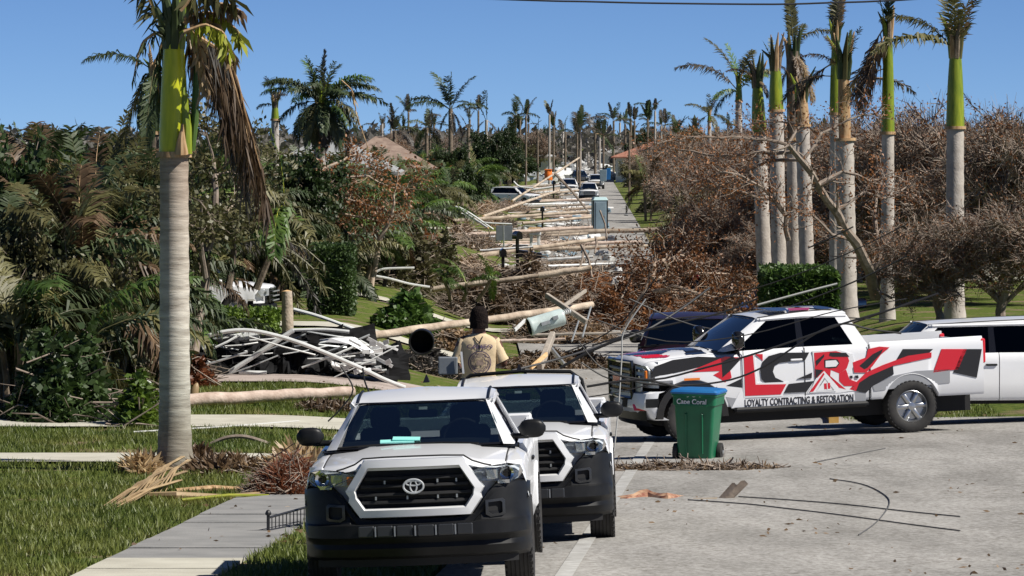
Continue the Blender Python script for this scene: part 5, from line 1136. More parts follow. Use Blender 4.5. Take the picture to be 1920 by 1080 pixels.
decal('letter', [(1348, 505), (1384, 501), (1386, 535), (1350, 539)], 'red', 8); decal('letter', [(1364, 500), (1368, 500), (1370, 540), (1366, 540)], 'wwhite', 9)
decal('letter', [(1504, 460), (1518, 458), (1520, 474), (1506, 474)], 'wblack', 6); decal('letter', [(1535, 458), (1552, 456), (1556, 472), (1540, 474)], 'wblack', 6)
decal('letter', [(1385, 320), (1480, 322), (1500, 345), (1400, 345), (1380, 338)], 'wblack', 6)
decal('letter', [(1300, 370), (1350, 330), (1350, 345), (1305, 400)], 'wblack', 6)
# rear quarter and bed
for (p, m_, l) in (([(1520, 380), (1600, 350), (1612, 300), (1680, 285), (1740, 290), (1690, 330), (1640, 400), (1600, 440), (1530, 440)], 'red', 4), ([(1560, 400), (1640, 330), (1700, 300), (1690, 325), (1610, 410), (1590, 420)], 'wblack', 5),
   ([(1560, 500), (1620, 460), (1760, 400), (1765, 450), (1640, 520), (1600, 560), (1540, 550)], 'wblack', 4), ([(1500, 540), (1600, 440), (1700, 395), (1850, 340), (1990, 320), (1990, 350), (1760, 400), (1600, 480), (1540, 550)], 'red', 3),
   ([(1640, 520), (1760, 460), (1900, 430), (2100, 420), (2100, 500), (1900, 520), (1650, 550)], 'wgrey', 3), ([(1820, 300), (2000, 300), (1950, 350), (1860, 380), (1760, 400)], 'wblack', 2), ([(2050, 300), (2200, 300), (2150, 420), (2000, 440)], 'red', 3), ([(2180, 300), (2290, 300), (2260, 470), (2120, 440)], 'wblack', 3)):
    decal('stripe', p, m_, l)
# slogan
y0, z0 = on_side(878, 625); y1, z1 = on_side(1525, 590)
tx = text_mesh('slogan', 'LOYALTY CONTRACTING & RESTORATION', .155, M['wblack'], t3, (W3 + .012, (y0 + y1) / 2, (z0 + z1) / 2), (R(90), 0, R(90)), bold=.003)
wd = tx.dimensions.x; tx.scale = ((y1 - y0) / max(wd, .01), 1, 1)
tx.rotation_euler = Euler((R(90) , 0, R(90)))
# door seams, fuel cap, arch flare, wheel
for cy in (1.72, 2.75, 3.84):
    mb = MB(); mb.box((W3 + .004, cy, 1.02), (.006, .012, .86)); mb.build('door_seam', M['dark'], t3)
for sx in (1, -1):
    mb = MB(); a0 = []
    for i in range(15):
        q = math.pi * i / 14; a0.append([(sx * (W3 - .02), .84 - .475 * math.cos(q), .42 + .475 * math.sin(q)), (sx * (W3 + .05), .84 - .49 * math.cos(q), .42 + .49 * math.sin(q)), (sx * (W3 + .045), .84 - .60 * math.cos(q), .42 + .60 * math.sin(q)), (sx * (W3 - .01), .84 - .62 * math.cos(q), .42 + .62 * math.sin(q))])
    mb.loft(a0, cap=True); mb.build('wheel_arch', M['gloss'], t3)
    mb = MB(); mb.box((sx * (W3 + .055), .84, 1.035), (.012, .26, .035)); mb.build('marker_lamp', M['amber'], t3)
# roof and hood graphics (flat print)
for (pl, m_) in (([(-.3, 2.3), (.66, 2.35), (.68, 2.6), (.1, 2.75), (-.5, 2.6)], 'wblack'), ([(.2, 2.75), (.70, 2.62), (.70, 2.95), (.3, 3.1)], 'red'), ([(-.6, 2.9), (.1, 2.95), (.69, 3.15), (.69, 3.4), (-.4, 3.35)], 'wblack')):
    mb = MB(); q = [(x, y, 2.03 + .025 - .02 * (abs(x) / .745) ** 2) for x, y in subdiv(pl, 3)]; mb.add(q, [tuple(range(len(q)))]); mb.build('stripe', M[m_], t3)
def hoodz(x, t): 
    u = min(max(t / 1.32, 0), 1); z = 1.36 + .08 * (1 - (1 - u) ** 1.6); ax = abs(x); return z + float(np.interp(ax, [0, .2, .47, .58, .82, .85], [.03, .028, .018, -.012, -.03, -.042]))
for (pl, m_) in (([(-.8, .1), (-.3, .08), (-.1, .4), (-.5, .55), (-.8, .4)], 'red'), ([(-.25, .1), (.1, .1), (.5, .5), (.1, .8), (-.1, .5)], 'wblack'), ([(.2, .12), (.55, .15), (.78, .5), (.6, .6)], 'red'), ([(-.8, .7), (-.3, .7), (.3, .95), (.75, .85), (.78, 1.2), (.2, 1.15), (-.8, 1.1)], 'wblack'), ([(-.8, .5), (-.4, .6), (.0, .75), (-.3, .85), (-.8, .65)], 'red')):
    mb = MB(); n = 10
    xs_ = [p[0] for p in pl]; ys_ = [p[1] for p in pl]
    # clip a fine grid by the polygon so that the print follows the panel
    def inside(x, y):
        c = False; j = len(pl) - 1
        for i in range(len(pl)):
            if (pl[i][1] > y) != (pl[j][1] > y) and x < (pl[j][0] - pl[i][0]) * (y - pl[i][1]) / (pl[j][1] - pl[i][1]) + pl[i][0]: c = not c
            j = i
        return c
    st_ = .035
    for gx in np.arange(min(xs_), max(xs_), st_):
        for gy in np.arange(min(ys_), max(ys_), st_):
            if inside(gx + st_ / 2, gy + st_ / 2):
                q = [(a, b + yf3(a) * max(0, 1 - b / .9), hoodz(a, b) + .007) for a, b in ((gx, gy), (gx + st_, gy), (gx + st_, gy + st_), (gx, gy + st_))]; mb.add(q, [(0, 1, 2, 3)])
    mb.build('stripe', M[m_], t3)
# front: tall grille, lamps, bumper
mb = MB(); gp = [(-.62, 1.30), (.62, 1.30), (.60, .78), (-.60, .78)]; mb.prism(gp, mapf(yf3, -.01), .05); g3 = mb.build('grille', M['gloss'], t3)
for z in (.84, .93, 1.02, 1.11, 1.20):
    mb = MB(); mb.loft([[(x, yf3(x) - .06, z - .022), (x, yf3(x) - .09, z - .005), (x, yf3(x) - .085, z + .015), (x, yf3(x) - .06, z + .024)] for x in np.linspace(-.57, .57, 9)]); mb.build('slat', M['galv'], g3)
mb = MB(); fr = subdiv([(-.64, 1.33), (.64, 1.33), (.62, .75), (-.62, .75)], 4); mb.tube([(x, yf3(x) - .07, z) for x, z in fr + fr[:1]], .03, 6); mb.build('grille_frame', M['gloss'], g3)
mb = MB(); mb.prism([(-.2, 1.1), (.2, 1.1), (.2, 1.0), (-.2, 1.0)], mapf(yf3, -.1), .012); mb.build('emblem', M['red'], g3)
for sx in (1, -1):
    hp = [(.66, 1.27), (.93, 1.27), (.97, 1.2), (.97, 1.0), (.84, .98), (.82, .86), (.66, .86)]; hp = hp if sx > 0 else mirror(hp)
    mb = MB(); mb.prism(hp, mapf(yf3, .0), .03); h = mb.build('headlight', M['galv'], t3)
    for z in (1.2, 1.1): mb = MB(); mb.box((sx * .78, yf3(.78) - .04, z), (.16, .03, .05), bev=.015); mb.build('reflector', M['chrome'], h)
    mb = MB(); mb.box((sx * .93, yf3(.93) - .02, 1.12), (.05, .06, .16), bev=.015); mb.build('indicator', M['amber'], h)
secs = []
for x in [-1.03, -1.02, -.98, -.9, -.7, -.4, 0, .4, .7, .9, .98, 1.02, 1.03]:
    ax = abs(x); y0 = yf3(min(ax, .95)) + (.2 if ax > 1.025 else (.08 if ax > 1.0 else 0)); secs.append([(x, y0 + dy, z) for dy, z in ((.04, .86), (-.06, .83), (-.1, .7), (-.1, .6), (-.04, .55), (.0, .45), (.1, .4))])
mb = MB(); mb.loft(secs, 0); b3 = mb.build('bumper', M['wwhite'], t3)
mb = MB(); mb.loft([[(x, yf3(min(abs(x), .9)) - .03, .56), (x, yf3(min(abs(x), .9)) - .02, .4), (x, yf3(min(abs(x), .9)) + .1, .3)] for x in np.linspace(-.96, .96, 13)]); mb.build('valance', M['black'], b3)
mb = MB(); mb.prism([(-.5, .74), (.5, .74), (.45, .6), (-.45, .6)], mapf(yf3, -.105), .01); mb.build('air_intake', M['dark'], b3)
mb = MB(); mb.prism([(.7, .66), (.99, .66), (.99, .56), (.75, .56)], mapf(yf3, -.1), .01); mb.build('stripe', M['red'], b3)
mb = MB(); mb.box((W3 + .025, .18, .68), (.01, .22, .14)); mb.build('bumper_step', M['black'], b3)

# ------------------------------------------------------------------ other vehicles
def plain_front(e, yf, W, zt, gm='gloss', lampz=None):
    mb = MB(); mb.prism([(-.55, zt), (.55, zt), (.5, zt - .38), (-.5, zt - .38)], mapf(yf, .0), .04); g = mb.build('grille', M[gm], e)
    for k in range(3): mb = MB(); mb.box((0, -.05, zt - .08 - k * .12), (1.0, .03, .03)); mb.build('slat', M['galv'], g)
    for sx in (1, -1):
        hp = [(.6, zt + .01), (W - .05, zt + .02), (W - .02, zt - .1), (W - .06, zt - .2), (.6, zt - .18)]; hp = hp if sx > 0 else mirror(hp)
        mb = MB(); mb.prism(hp, mapf(yf, .0), .03); h = mb.build('headlight', M['galv'], e); mb = MB(); mb.box((sx * (W - .2), yf(W - .2) - .035, zt - .09), (.14, .02, .09), bev=.02); mb.build('reflector', M['chrome'], h)
    secs = []
    for x in [-W - .02, -W, -W * .95, -W * .8, -W * .4, 0, W * .4, W * .8, W * .95, W, W + .02]:
        ax = abs(x); y0 = yf(min(ax, W * .95)) + (.2 if ax > W else 0); secs.append([(x, y0 + dy, z) for dy, z in ((.04, zt - .4), (-.05, zt - .44), (-.07, zt - .6), (.02, .36), (.1, .3))])
    mb = MB(); mb.loft(secs); mb.build('bumper', M['black'], e)
x4 = X(1284, 88); z4 = CZ - (588 - 250) / F * 90.3 - 1.93
t4, yf4 = truck('pickup_truck', (x4, 88, z4), (0, 0, R(-4)), 'dark maroon pickup parked behind the hood of the wrapped pickup', glass=DARKG, side_glass=DARKG, W=1.0, L=5.7, hood=(1.22, 1.32), belt=1.36, cowl=1.3, ws_top=(2.0, 1.83), roof=(1.84, 1.92, 1.88), roof_y=3.5, cab_end=3.7, wb=(.9, 4.4), wr=.4, ww=.26, zb=.5, paint='maroon', roof_w=.74, belt_w=.94, ws_w=.85, rimm='rim', mirror='gloss', mir=(.26, .14, .27), mirz=1.5, seams=(1.6, 2.7), bpil=2.65)
plain_front(t4, yf4, .98, 1.15)
# white car on the left driveway, nose to the right
cx, cy = X(514, 121), 121.
t5, yf5 = truck('parked_car', (cx, cy, gz(cx, cy) + .03), (0, 0, R(84)), 'white sport utility car half hidden beneath the fallen palm crown', 'car', W=.93, L=4.7, hood=(.98, 1.08), belt=1.12, cowl=1.2, ws_top=(1.95, 1.62), roof=(1.63, 1.7, 1.64), roof_y=4.3, cab_end=3.6, wb=(.92, 3.7), wr=.36, ww=.24, zb=.34, paint='white', roof_w=.62, belt_w=.86, ws_w=.76, rimm='rim', suv=True, seams=(1.6, 2.6), bpil=2.55, mirz=1.2)
plain_front(t5, yf5, .93, .92)
cx, cy = X(1600, 75.6), 75.6
t6, yf6 = truck('parked_car', (cx, cy, CZ - (596 - 250) / F * cy - 1.72), (0, 0, R(-82)), 'white sport utility car at the right edge behind the wrapped pickup bed', 'car', W=.95, L=4.9, hood=(1.05, 1.12), belt=1.16, cowl=.55, ws_top=(1.15, 1.62), roof=(1.63, 1.72, 1.68), roof_y=4.4, cab_end=3.6, wb=(.92, 3.8), wr=.37, ww=.24, zb=.36, paint='white', roof_w=.66, belt_w=.88, ws_w=.76, rimm='rim', suv=True, seams=(1.2, 2.3), bpil=2.2, mirz=1.25)
plain_front(t6, yf6, .95, .97)
cx, cy = X(1385, 132), 132.
t7, yf7 = truck('pickup_truck', (cx, cy, gz(cx, cy)), (0, 0, R(-38)), 'dark navy pickup parked in the shade under the brown trees', W=.97, L=5.4, hood=(1.12, 1.2), belt=1.26, cowl=1.27, ws_top=(1.95, 1.72), roof=(1.73, 1.82, 1.78), roof_y=3.4, cab_end=3.6, wb=(.9, 4.2), wr=.38, ww=.25, zb=.45, paint='navy', roof_w=.64, belt_w=.88, ws_w=.78, rimm='rim', seams=(1.6, 2.65), bpil=2.6, mirz=1.36, mirror='gloss')
plain_front(t7, yf7, .97, 1.04)
# cars and vans far down the street, a few pixels each
for (px, Yc, rz, pt, lab) in ((1068, 470, 0, 'white', 'tiny white car stopped at the end of the debris-covered street'), (1105, 430, 0, 'white', 'tiny white van-like car on the street near the star-shaped palm'), (1090, 560, 5, 'navy', 'tiny dark car near the vanishing end of the street'), (1118, 520, 0, 'white', 'tiny white car furthest along the street on the right lane'), (1010, 395, 60, 'white', 'tiny white car turned on a driveway left of the far road')):
    c = copy_tree(t5 if pt == 'white' else t7); c.location = (X(px, Yc), Yc, gz(X(px, Yc), Yc) + .03); c.rotation_euler = (0, 0, R(rz)); c['label'] = lab; c['group'] = 'cars far down the street'; c['category'] = 'car'; c.name = 'parked_car'

# ------------------------------------------------------------------ people
def person(loc, rz, label, shirt, trousers, skin, hairm, scale=1., helmet=None, arms='forward', prints=False, cat='person'):
    e = empty('person', loc, (0, 0, rz), label, cat); e.scale = (scale,) * 3
    J = dict(pelvis=((0, 0, .96), .14), chest=((0, .02, 1.3), .145), neck=((0, .0, 1.47), .062), head0=((0, .02, 1.57), .085), head1=((0, .03, 1.66), .098), crown=((0, .02, 1.72), .07),
        sl=((-.19, 0, 1.42), .07), sr=((.19, 0, 1.42), .07), el=((-.27, -.02, 1.13), .045), er=((.28, -.0, 1.14), .045), wl=((-.22, .24, 1.1), .032), wr_=((.2, .25, 1.12), .032), hl=((-.19, .32, 1.12), .036), hr_=((.17, .33, 1.14), .036),
        hpl=((-.1, 0, .88), .1), hpr=((.1, 0, .88), .1), kl=((-.12, .02, .5), .065), kr=((.12, .03, .5), .065), al=((-.13, 0, .09), .045), ar=((.13, 0, .09), .045), tl=((-.15, .17, .03), .035), tr=((.15, .17, .03), .035))
    E = [('pelvis', 'chest'), ('chest', 'neck'), ('neck', 'head0'), ('head0', 'head1'), ('head1', 'crown'), ('chest', 'sl'), ('chest', 'sr'), ('sl', 'el'), ('sr', 'er'), ('el', 'wl'), ('er', 'wr_'), ('wl', 'hl'), ('wr_', 'hr_'), ('pelvis', 'hpl'), ('pelvis', 'hpr'), ('hpl', 'kl'), ('hpr', 'kr'), ('kl', 'al'), ('kr', 'ar'), ('al', 'tl'), ('ar', 'tr')]
    # fingers
    for sd, hx in (('l', -.19), ('r', .17)):
        hn = 'hl' if sd == 'l' else 'hr_'; hz = J[hn][0][2]
        for i in range(5):
            dx = (-.03 + .02 * i) if i < 4 else (.045 if sd == 'l' else -.045); ln = (.065, .075, .07, .055, .05)[i]
            a, b = f'f{sd}{i}a', f'f{sd}{i}b'; J[a] = ((hx + dx, .36 + ln * .5 if i < 4 else .34, hz), .010); J[b] = ((hx + dx * 1.05, .36 + ln if i < 4 else .375, hz - .035), .0085); E += [(hn, a), (a, b)]
    names = list(J); me = bpy.data.meshes.new('body'); me.from_pydata([J[k][0] for k in names], [(names.index(a), names.index(b)) for a, b in E], []); o = link('body', me, e); me.materials.append(M[skin])
    sk = o.modifiers.new('skin', 'SKIN'); sk.use_smooth_shade = True
    for i, k in enumerate(names): r = J[k][1]; me.skin_vertices[0].data[i].radius = (r, r * (.8 if k in ('pelvis', 'chest') else 1)); 
    me.skin_vertices[0].data[0].use_root = True
    ss = o.modifiers.new('sub', 'SUBSURF'); ss.levels = 1; ss.render_levels = 2
    # face
    mb = MB(); mb.lathe([(.001, .0), (.012, .01), (.017, .03), (.001, .045)], 8, 0, 'Y', (0, .105, 1.625)); mb.build('nose', M[skin], e)
    for sx in (-1, 1):
        mb = MB(); mb.lathe([(.001, -.012), (.022, -.008), (.03, .0), (.02, .01), (.001, .012)], 10, 0, 'X', (sx * .097, .02, 1.63)); mb.build('ear', M[skin], e)
        mb = MB(); mb.lathe([(.001, .0), (.01, -.004), (.001, .006)][::-1], 8, 0, 'Y', (sx * .035, .118, 1.645)); mb.build('eye', M['dark'], e)
    # shirt as analytic loft
    tab = [(.93, .19, .125), (1.0, .185, .125), (1.1, .185, .125), (1.22, .2, .135), (1.32, .215, .14), (1.4, .215, .125), (1.445, .17, .105), (1.475, .09, .085), (1.485, .075, .075)]
    def prof(z): return np.interp(z, [t[0] for t in tab], [t[1] for t in tab]), np.interp(z, [t[0] for t in tab], [t[2] for t in tab])
    mb = MB(); secs = []
    for z in list(np.linspace(.93, 1.4, 14)) + [1.42, 1.435, 1.45, 1.462, 1.475, 1.485]:
        a, b = prof(z); sec = []
        for k in range(28):
            q = 2 * math.pi * k / 28; c, s_ = math.cos(q), math.sin(q); wr2 = .006 * math.sin(k * 2.7 + z * 23) * (1 if z < 1.35 else .3)
            sec.append((math.copysign(abs(c) ** .85, c) * (a + wr2), math.copysign(abs(s_) ** .85, s_) * (b + wr2), z))
        secs.append(sec)
    mb.loft(secs, closed=True); sh = mb.build('shirt', M[shirt], e, sharp=70)
    for sx, el in ((-1, J['el'][0]), (1, J['er'][0])):
        mb = MB(); a = Vector((sx * .10, 0, 1.40)); b = Vector(el); pts = [a, Vector((sx * .165, 0, 1.385)), a.lerp(b, .45) + Vector((sx * .02, 0, .012)), a.lerp(b, .65) + Vector((sx * .012, 0, 0)), a.lerp(b, .86)]
        mb.tube(pts, [.06, .078, .078, .074, .082], 16, cap=False); mb.build('sleeve', M[shirt], sh)
    # trousers
    for sx in (-1, 1):
        mb = MB(); mb.tube([(sx * .09, 0, .98), (sx * .1, 0, .85), (sx * .12, .02, .5), (sx * .13, 0, .1)], [.115, .115, .085, .075], 12, cap=False); mb.build('trouser_leg', M[trousers], e)
        mb = MB(); mb.box((sx * .14, .07, .05), (.1, .28, .1), bev=.03); mb.build('shoe', M['black'], e)
    mb = MB(); mb.loft([[(math.cos(2 * math.pi * k / 16) * a, math.sin(2 * math.pi * k / 16) * b, z) for k in range(16)] for z, a, b in ((.84, .17, .12), (.9, .19, .13), (.98, .185, .128))], closed=True); mb.build('waistband', M[trousers], e)
    if helmet:
        mb = MB(); mb.lathe([(.165, 1.655), (.13, 1.665), (.128, 1.72), (.1, 1.775), (.05, 1.795), (.001, 1.8)], 20, 0, 'Z', (0, .02, 0)); mb.build('helmet', M[helmet], e)
    else:
        mb = MB(); n = 18; secs = []
        for i in range(9):
            t = i / 8; z = 1.54 + .245 * math.sin(t * math.pi / 2); r = .105 * math.cos(max(0, (t - .25)) / .75 * math.pi / 2) ** .6 + .002
            secs.append([(r * .95 * math.cos(2 * math.pi * k / n) * (1 + .04 * math.sin(k * 5 + i * 3)), .005 - .012 + r * math.sin(2 * math.pi * k / n) * (1.06 if math.sin(2 * math.pi * k / n) < 0 else .55 if z < 1.66 else .95), z) for k in range(n)])
        mb.loft(secs, closed=True); mb.build('hair', M[hairm], e, sharp=80)
    if prints:
        def back(x, z, off=.006):
            a, b = prof(z); c = min(abs(x / a), .98); s_ = (1 - c ** (2 / .85)) ** (.85 / 2) if c < 1 else 0; return Vector((x, -(b * s_ + off), z))
        for (r0, r1, nm) in ((.118, .128, 'roundel'), (.098, .104, 'roundel'), (.066, .07, 'roundel')):
            mb = MB(); n = 44; vs = []
            for k in range(n):
                q = 2 * math.pi * k / n
                for r in (r0, r1): vs.append(back(r * math.cos(q), 1.17 + r * math.sin(q), .0085))
            mb.add(vs, [(2 * k, 2 * k + 1, (2 * k + 3) % (2 * n), (2 * k + 2) % (2 * n)) for k in range(n)]); mb.build(nm, M['print'], sh)
        mb = MB()
        for (q0, q1) in ((40, 62), (68, 96), (102, 118), (200, 240), (300, 335), (338, 352), (8, 24), (130, 150), (155, 175), (250, 290)):
            for j in range(int((q1 - q0) / 4)):
                q = R(q0 + j * 4); vs = [back(r * math.cos(q + dq), 1.17 + r * math.sin(q + dq), .0085) for dq in (0, R(2.6)) for r in (.078, .092)]; mb.add(vs, [(0, 1, 3, 2)])
        mb.build('roundel_lettering', M['print'], sh)
        mb = MB(); mb.add([back(x, z, .0085) for x, z in ((-.045, 1.15), (-.02, 1.13), (.0, 1.145), (.025, 1.13), (.05, 1.16), (.03, 1.2), (-.03, 1.195))], [tuple(range(7))]); mb.build('roundel_motif', mat('faded_print', (.38, .28, .22), .9), sh)
        cu = bpy.data.curves.new('w', 'FONT'); cu.body = 'CAMEO'; cu.size = .062; cu.align_x = 'CENTER'; cu.resolution_u = 2; cu.offset = .0015; oo = bpy.data.objects.new('w', cu); COL.objects.link(oo); me = bpy.data.meshes.new_from_object(oo.evaluated_get(bpy.context.evaluated_depsgraph_get())); bpy.data.objects.remove(oo)
        for v in me.vertices: v.co = back(v.co.x * 1.35, 1.325 + v.co.y * 1., .009)
        me.materials.clear(); me.materials.append(M['print']); me.name = 'shirt_lettering'; link('shirt_lettering', me, sh)
        mb = MB(); mb.tube([back(-.06, 1.45, .01), back(-.03, 1.41, .012), back(0, 1.385, .014), back(0, 1.31, .014)], .006, 5); mb.tube([back(.035, 1.455, .01), back(.015, 1.42, .012), back(0, 1.385, .014)], .005, 5); mb.build('strap', M['cable'], e)
    return e
Yp = 49.2; zb_ = P(896, 573, Yp).z - 1.79
man = person((X(898, Yp), Yp, zb_), R(4), 'man in cream T-shirt with round back print standing in the second pickup bed', 'shirt', 'cloth', 'skin', 'hair', prints=True)
person((X(1160, 155), 155, P(1160, 500, 155).z - 1.8), R(20), 'worker in white helmet and pale shirt behind the brush near the fallen poles', 'whitejunk', 'cloth', 'skin', 'hair', helmet='whitejunk')
person((X(1304, 165), 165, P(1304, 495, 165).z - 1.3), R(-60), 'worker in red shirt and white helmet by the dark parked pickup', 'red', 'cloth', 'skin', 'hair', helmet='whitejunk', scale=.72)
# ------------------------------------------------------------------ the wheeled cart
Yb = 65.0; gb = P(1308, 865, Yb); c_ = empty('wheeled_bin', gb, (R(0), R(1), R(-14)), 'green wheeled rubbish cart with blue lid standing on the road', 'rubbish cart')
def bin_sec(z, wx, wy, cy=0, n=6):
    pts = []; r = .05
    for (sx, sy) in ((1, -1), (1, 1), (-1, 1), (-1, -1)):
        cx0, cy0 = sx * (wx - r), sy * (wy - r) + cy; a0 = {(1, -1): -90, (1, 1): 0, (-1, 1): 90, (-1, -1): 180}[(sx, sy)]
        for k in range(5): q = R(a0 + 90 * k / 4); pts.append((cx0 + r * math.cos(q), cy0 + r * math.sin(q), z))
    return pts
mb = MB(); mb.loft([bin_sec(.03, .235, .24), bin_sec(.06, .245, .25), bin_sec(.5, .275, .3), bin_sec(.83, .295, .335), bin_sec(.835, .315, .355), bin_sec(.955, .32, .36), bin_sec(.97, .34, .38), bin_sec(1.0, .34, .38)], closed=True, cap=True); mb.build('bin_body', M['green'], c_, sharp=25)
mb = MB()
for sx in (-.12, .12): mb.box((sx, -.3, .42), (.03, .03, .6), rot=Euler((.13, 0, 0)), bev=.01)
mb.box((0, -.37, .84), (.4, .02, .03)); mb.build('rib', M['green'], c_)
mb = MB(); mb.loft([bin_sec(1.0, .35, .39), bin_sec(1.025, .355, .395), bin_sec(1.055, .33, .37), bin_sec(1.07, .2, .24)], closed=True, cap=True); mb.box((0, .40, 1.01), (.5, .06, .05), bev=.02); mb.build('lid', M['blue'], c_, sharp=30)
mb = MB(); mb.tube([(-.26, .38, .95), (-.26, .46, .97), (.26, .46, .97), (.26, .38, .95)], .018, 8); mb.build('handle', M['green'], c_)
for sx in (-1, 1):
    mb = MB(); mb.lathe([(.001, -.04), (.09, -.04), (.13, -.03), (.135, 0), (.13, .03), (.09, .04), (.07, .025), (.001, .03)], 22, 0, 'X'); w = mb.build('wheel', M['tyre'], c_); w.location = (sx * .3, .25 if sx > 0 else -.13, .135)
    w.location = (sx * .29, .2, .135) if sx > 0 else (-.29, -.15, .135)
    mb = MB(); mb.lathe([(.03, -.045), (.02, -.05), (.001, -.05)][::-1], 12, 0, 'X'); mb.lathe([(.03, .045), (.02, .05), (.001, .05)], 12, 0, 'X'); 
    for k in range(6): mb.box((-.035, .05 * math.cos(k * 1.047), .05 * math.sin(k * 1.047)), (.02, .07, .012), rot=Matrix.Rotation(k * 1.047, 3, 'X'))
    mb.build('hub', M['galv'], w)
# wheels seen edge-on under the near left side
text_mesh('lettering', 'Cape Coral', .105, M['wwhite'], c_, (-.03, -.374, .885), (R(90), 0, 0), sx=.9, bold=.002)
mb = MB(); mb.tube([(-.1, -.368, .955), (-.05, -.368, .975), (0, -.368, .96), (.05, -.368, .975), (.1, -.368, .96)], .006, 4); mb.tube([(.04, -.368, .83), (.14, -.368, .83)], .006, 4); mb.build('emblem', M['wwhite'], c_)

# ------------------------------------------------------------------ fallen poles and logs
def log(p0, p1, wpx, label, Y0, Y1=None, m='wood', name='fallen_pole', cat='fallen pole', group=None, sag=0, taper=.8, n=12, ends='splinter'):
    Y1 = Y1 or Y0; a = P(*p0, Y0); b = P(*p1, Y1); r = wpx / (F / Y0) / 2; e = empty(name, a, (0, 0, 0), label, cat, group); d = b - a; rs = random.Random(int(p0[0] * 7 + p0[1]))
    pts = []; rr = []
    for i in range(n + 1):
        t = i / n; pts.append(d * t + Vector((0, rs.uniform(-1, 1) * r * .12, rs.uniform(-1, 1) * r * .14 - math.sin(t * math.pi) * sag))); rr.append(r * (1 - (1 - taper) * t) * rs.uniform(.96, 1.04))
    mb = MB(); mb.tube(pts, rr, 12, 0, cap=False); mb.build('shaft', M[m], e, sharp=60)
    for (p, q, r0) in ((pts[0], -d.normalized(), rr[0]), (pts[-1], d.normalized(), rr[-1])):
        mb = MB(); a_ = q.cross(Vector((0, 0, 1))).normalized(); b_ = q.cross(a_); k = 12; vs = [p + (a_ * math.cos(2 * math.pi * i / k) + b_ * math.sin(2 * math.pi * i / k)) * r0 * .99 for i in range(k)]; vs.append(p + q * r0 * .25)
        mb.add(vs, [(i, (i + 1) % k, k) for i in range(k)]); mb.build('broken_end', M[ends], e)
    return e
PG = 'fallen poles lying across the left side of the street'
log((662, 634), (1110, 572), 16, 'long pale fallen pole behind the man, from the collapsed cage to the transformer', 104, 110, group=PG, n=22)
log((278, 755), (662, 735), 27, 'thick peeling log lying on the lawn in front of the collapsed cage', 79.5, 81.5, m='pinkwood', n=18)
log((541, 682), (538, 545), 26, 'broken stump of a pole with an orange splintered top beside the cage', 100, 100, taper=.75, n=6, name='pole_stump', cat='stump')
log((813, 542), (1012, 517), 11, 'pale fallen pole ending in red-brown brush, left of the black mailbox', 152, 152, group=PG); log((1010, 517), (1108, 502), 13, 'pale pole piece reaching the road beside the black drum', 150, 150, group=PG)
log((884, 480), (1134, 447), 9, 'fallen pole on the lawn just above the black mailbox', 200, 204, group=PG); log((871, 441), (1111, 426), 8, 'reddish fallen pole passing behind the grey sign', 232, 234, m='pinkwood', group=PG)
log((848, 414), (1100, 397), 7, 'pale fallen pole above the small yard shrine', 262, 266, group=PG); log((980, 419), (1108, 407), 6, 'yellowish fallen pole ending near the portable toilet', 250, 252, group=PG)
log((906, 406), (1048, 357), 6, 'diagonal pale pole rising right across the lawn', 270, 300, group=PG); log((960, 377), (1086, 296), 4.5, 'long leaning pole rising diagonally above the orange thing', 330, 350, group=PG)
log((855, 388), (915, 428), 5, 'white plank slanting down beside the grey sign', 240, 236, m='whitepipe', group=PG); log((1027, 499), (1150, 494), 5, 'thin pale pole across the road edge above the worker', 170, 172, m='whitejunk', group=PG); log((1027, 487), (1112, 481), 6, 'pale plank lying above the thin pale pole', 176, 176, m='whitejunk', group=PG)
log((996, 628), (1165, 624), 6, 'low straight pole lying on the pavement in front of the brush', 108, 108, m='plank', group=PG); log((930, 640), (1060, 636), 7, 'rough log half buried in litter under the transformer', 104, 104, m='pinkwood', group=PG)
log((900, 470), (1000, 463), 5, 'short grey plank across the concrete walk', 196, 196, m='whitejunk', group=PG)
rs = random.Random(3)
for i, y in enumerate((340, 345, 349, 352, 355, 358, 361, 365, 368, 372, 376, 380, 384, 388, 391, 396, 402, 409, 421, 433, 448, 456, 470, 489)):
    Yq = 8400 * 6.3 / (y - 250); xl = 1095 - rs.uniform(5.2, 8.6) * 8400 / Yq; xr = 1095 + rs.uniform(-30, 25)
    log((xl, y + rs.uniform(0, 4)), (xr, y - rs.uniform(-3, 16) * (1 if y > 360 else .6)), rs.uniform(2.6, 5.6) if y < 400 else rs.uniform(3.5, 6.5), 'one of the many pale poles fallen across the street far away' if y < 400 else 'pale pole fallen among white scraps beside the far road', Yq, Yq + 3, m=rs.choice(['wood', 'wood', 'pinkwood', 'whitejunk']), group='pale poles fallen far down the street', n=5)
# planks by the transformer, broken crossarm
def beam(p0, p1, Y0, Y1, w, t, m, label, name='plank', cat='plank', group=None):
    a = P(*p0, Y0); b = P(*p1, Y1); d = b - a; e = d.normalized(); mb = MB(); q = e.to_track_quat('X', 'Z').to_matrix(); mb.box((d.x / 2, d.y / 2, d.z / 2), (d.length, t, w), rot=q, bev=min(w, t) * .12); o = mb.build(name, M[m], None, loc=a); tag(o, label, cat, group); return o
beam((1024, 553), (1100, 604), 102, 101, .11, .09, 'plank', 'grey beam slanting down right above the pale transformer', 'crossarm', 'beam'); beam((1036, 628), (1012, 690), 97, 95, .17, .12, 'plank', 'thick upright broken board behind the second pickup'); beam((995, 690), (1025, 664), 94, 95, .09, .05, 'splinter', 'yellow split board leaning in the litter'); beam((1054, 576), (1098, 545), 108, 110, .08, .06, 'plank', 'thin dark stick crossing behind the grey beam')
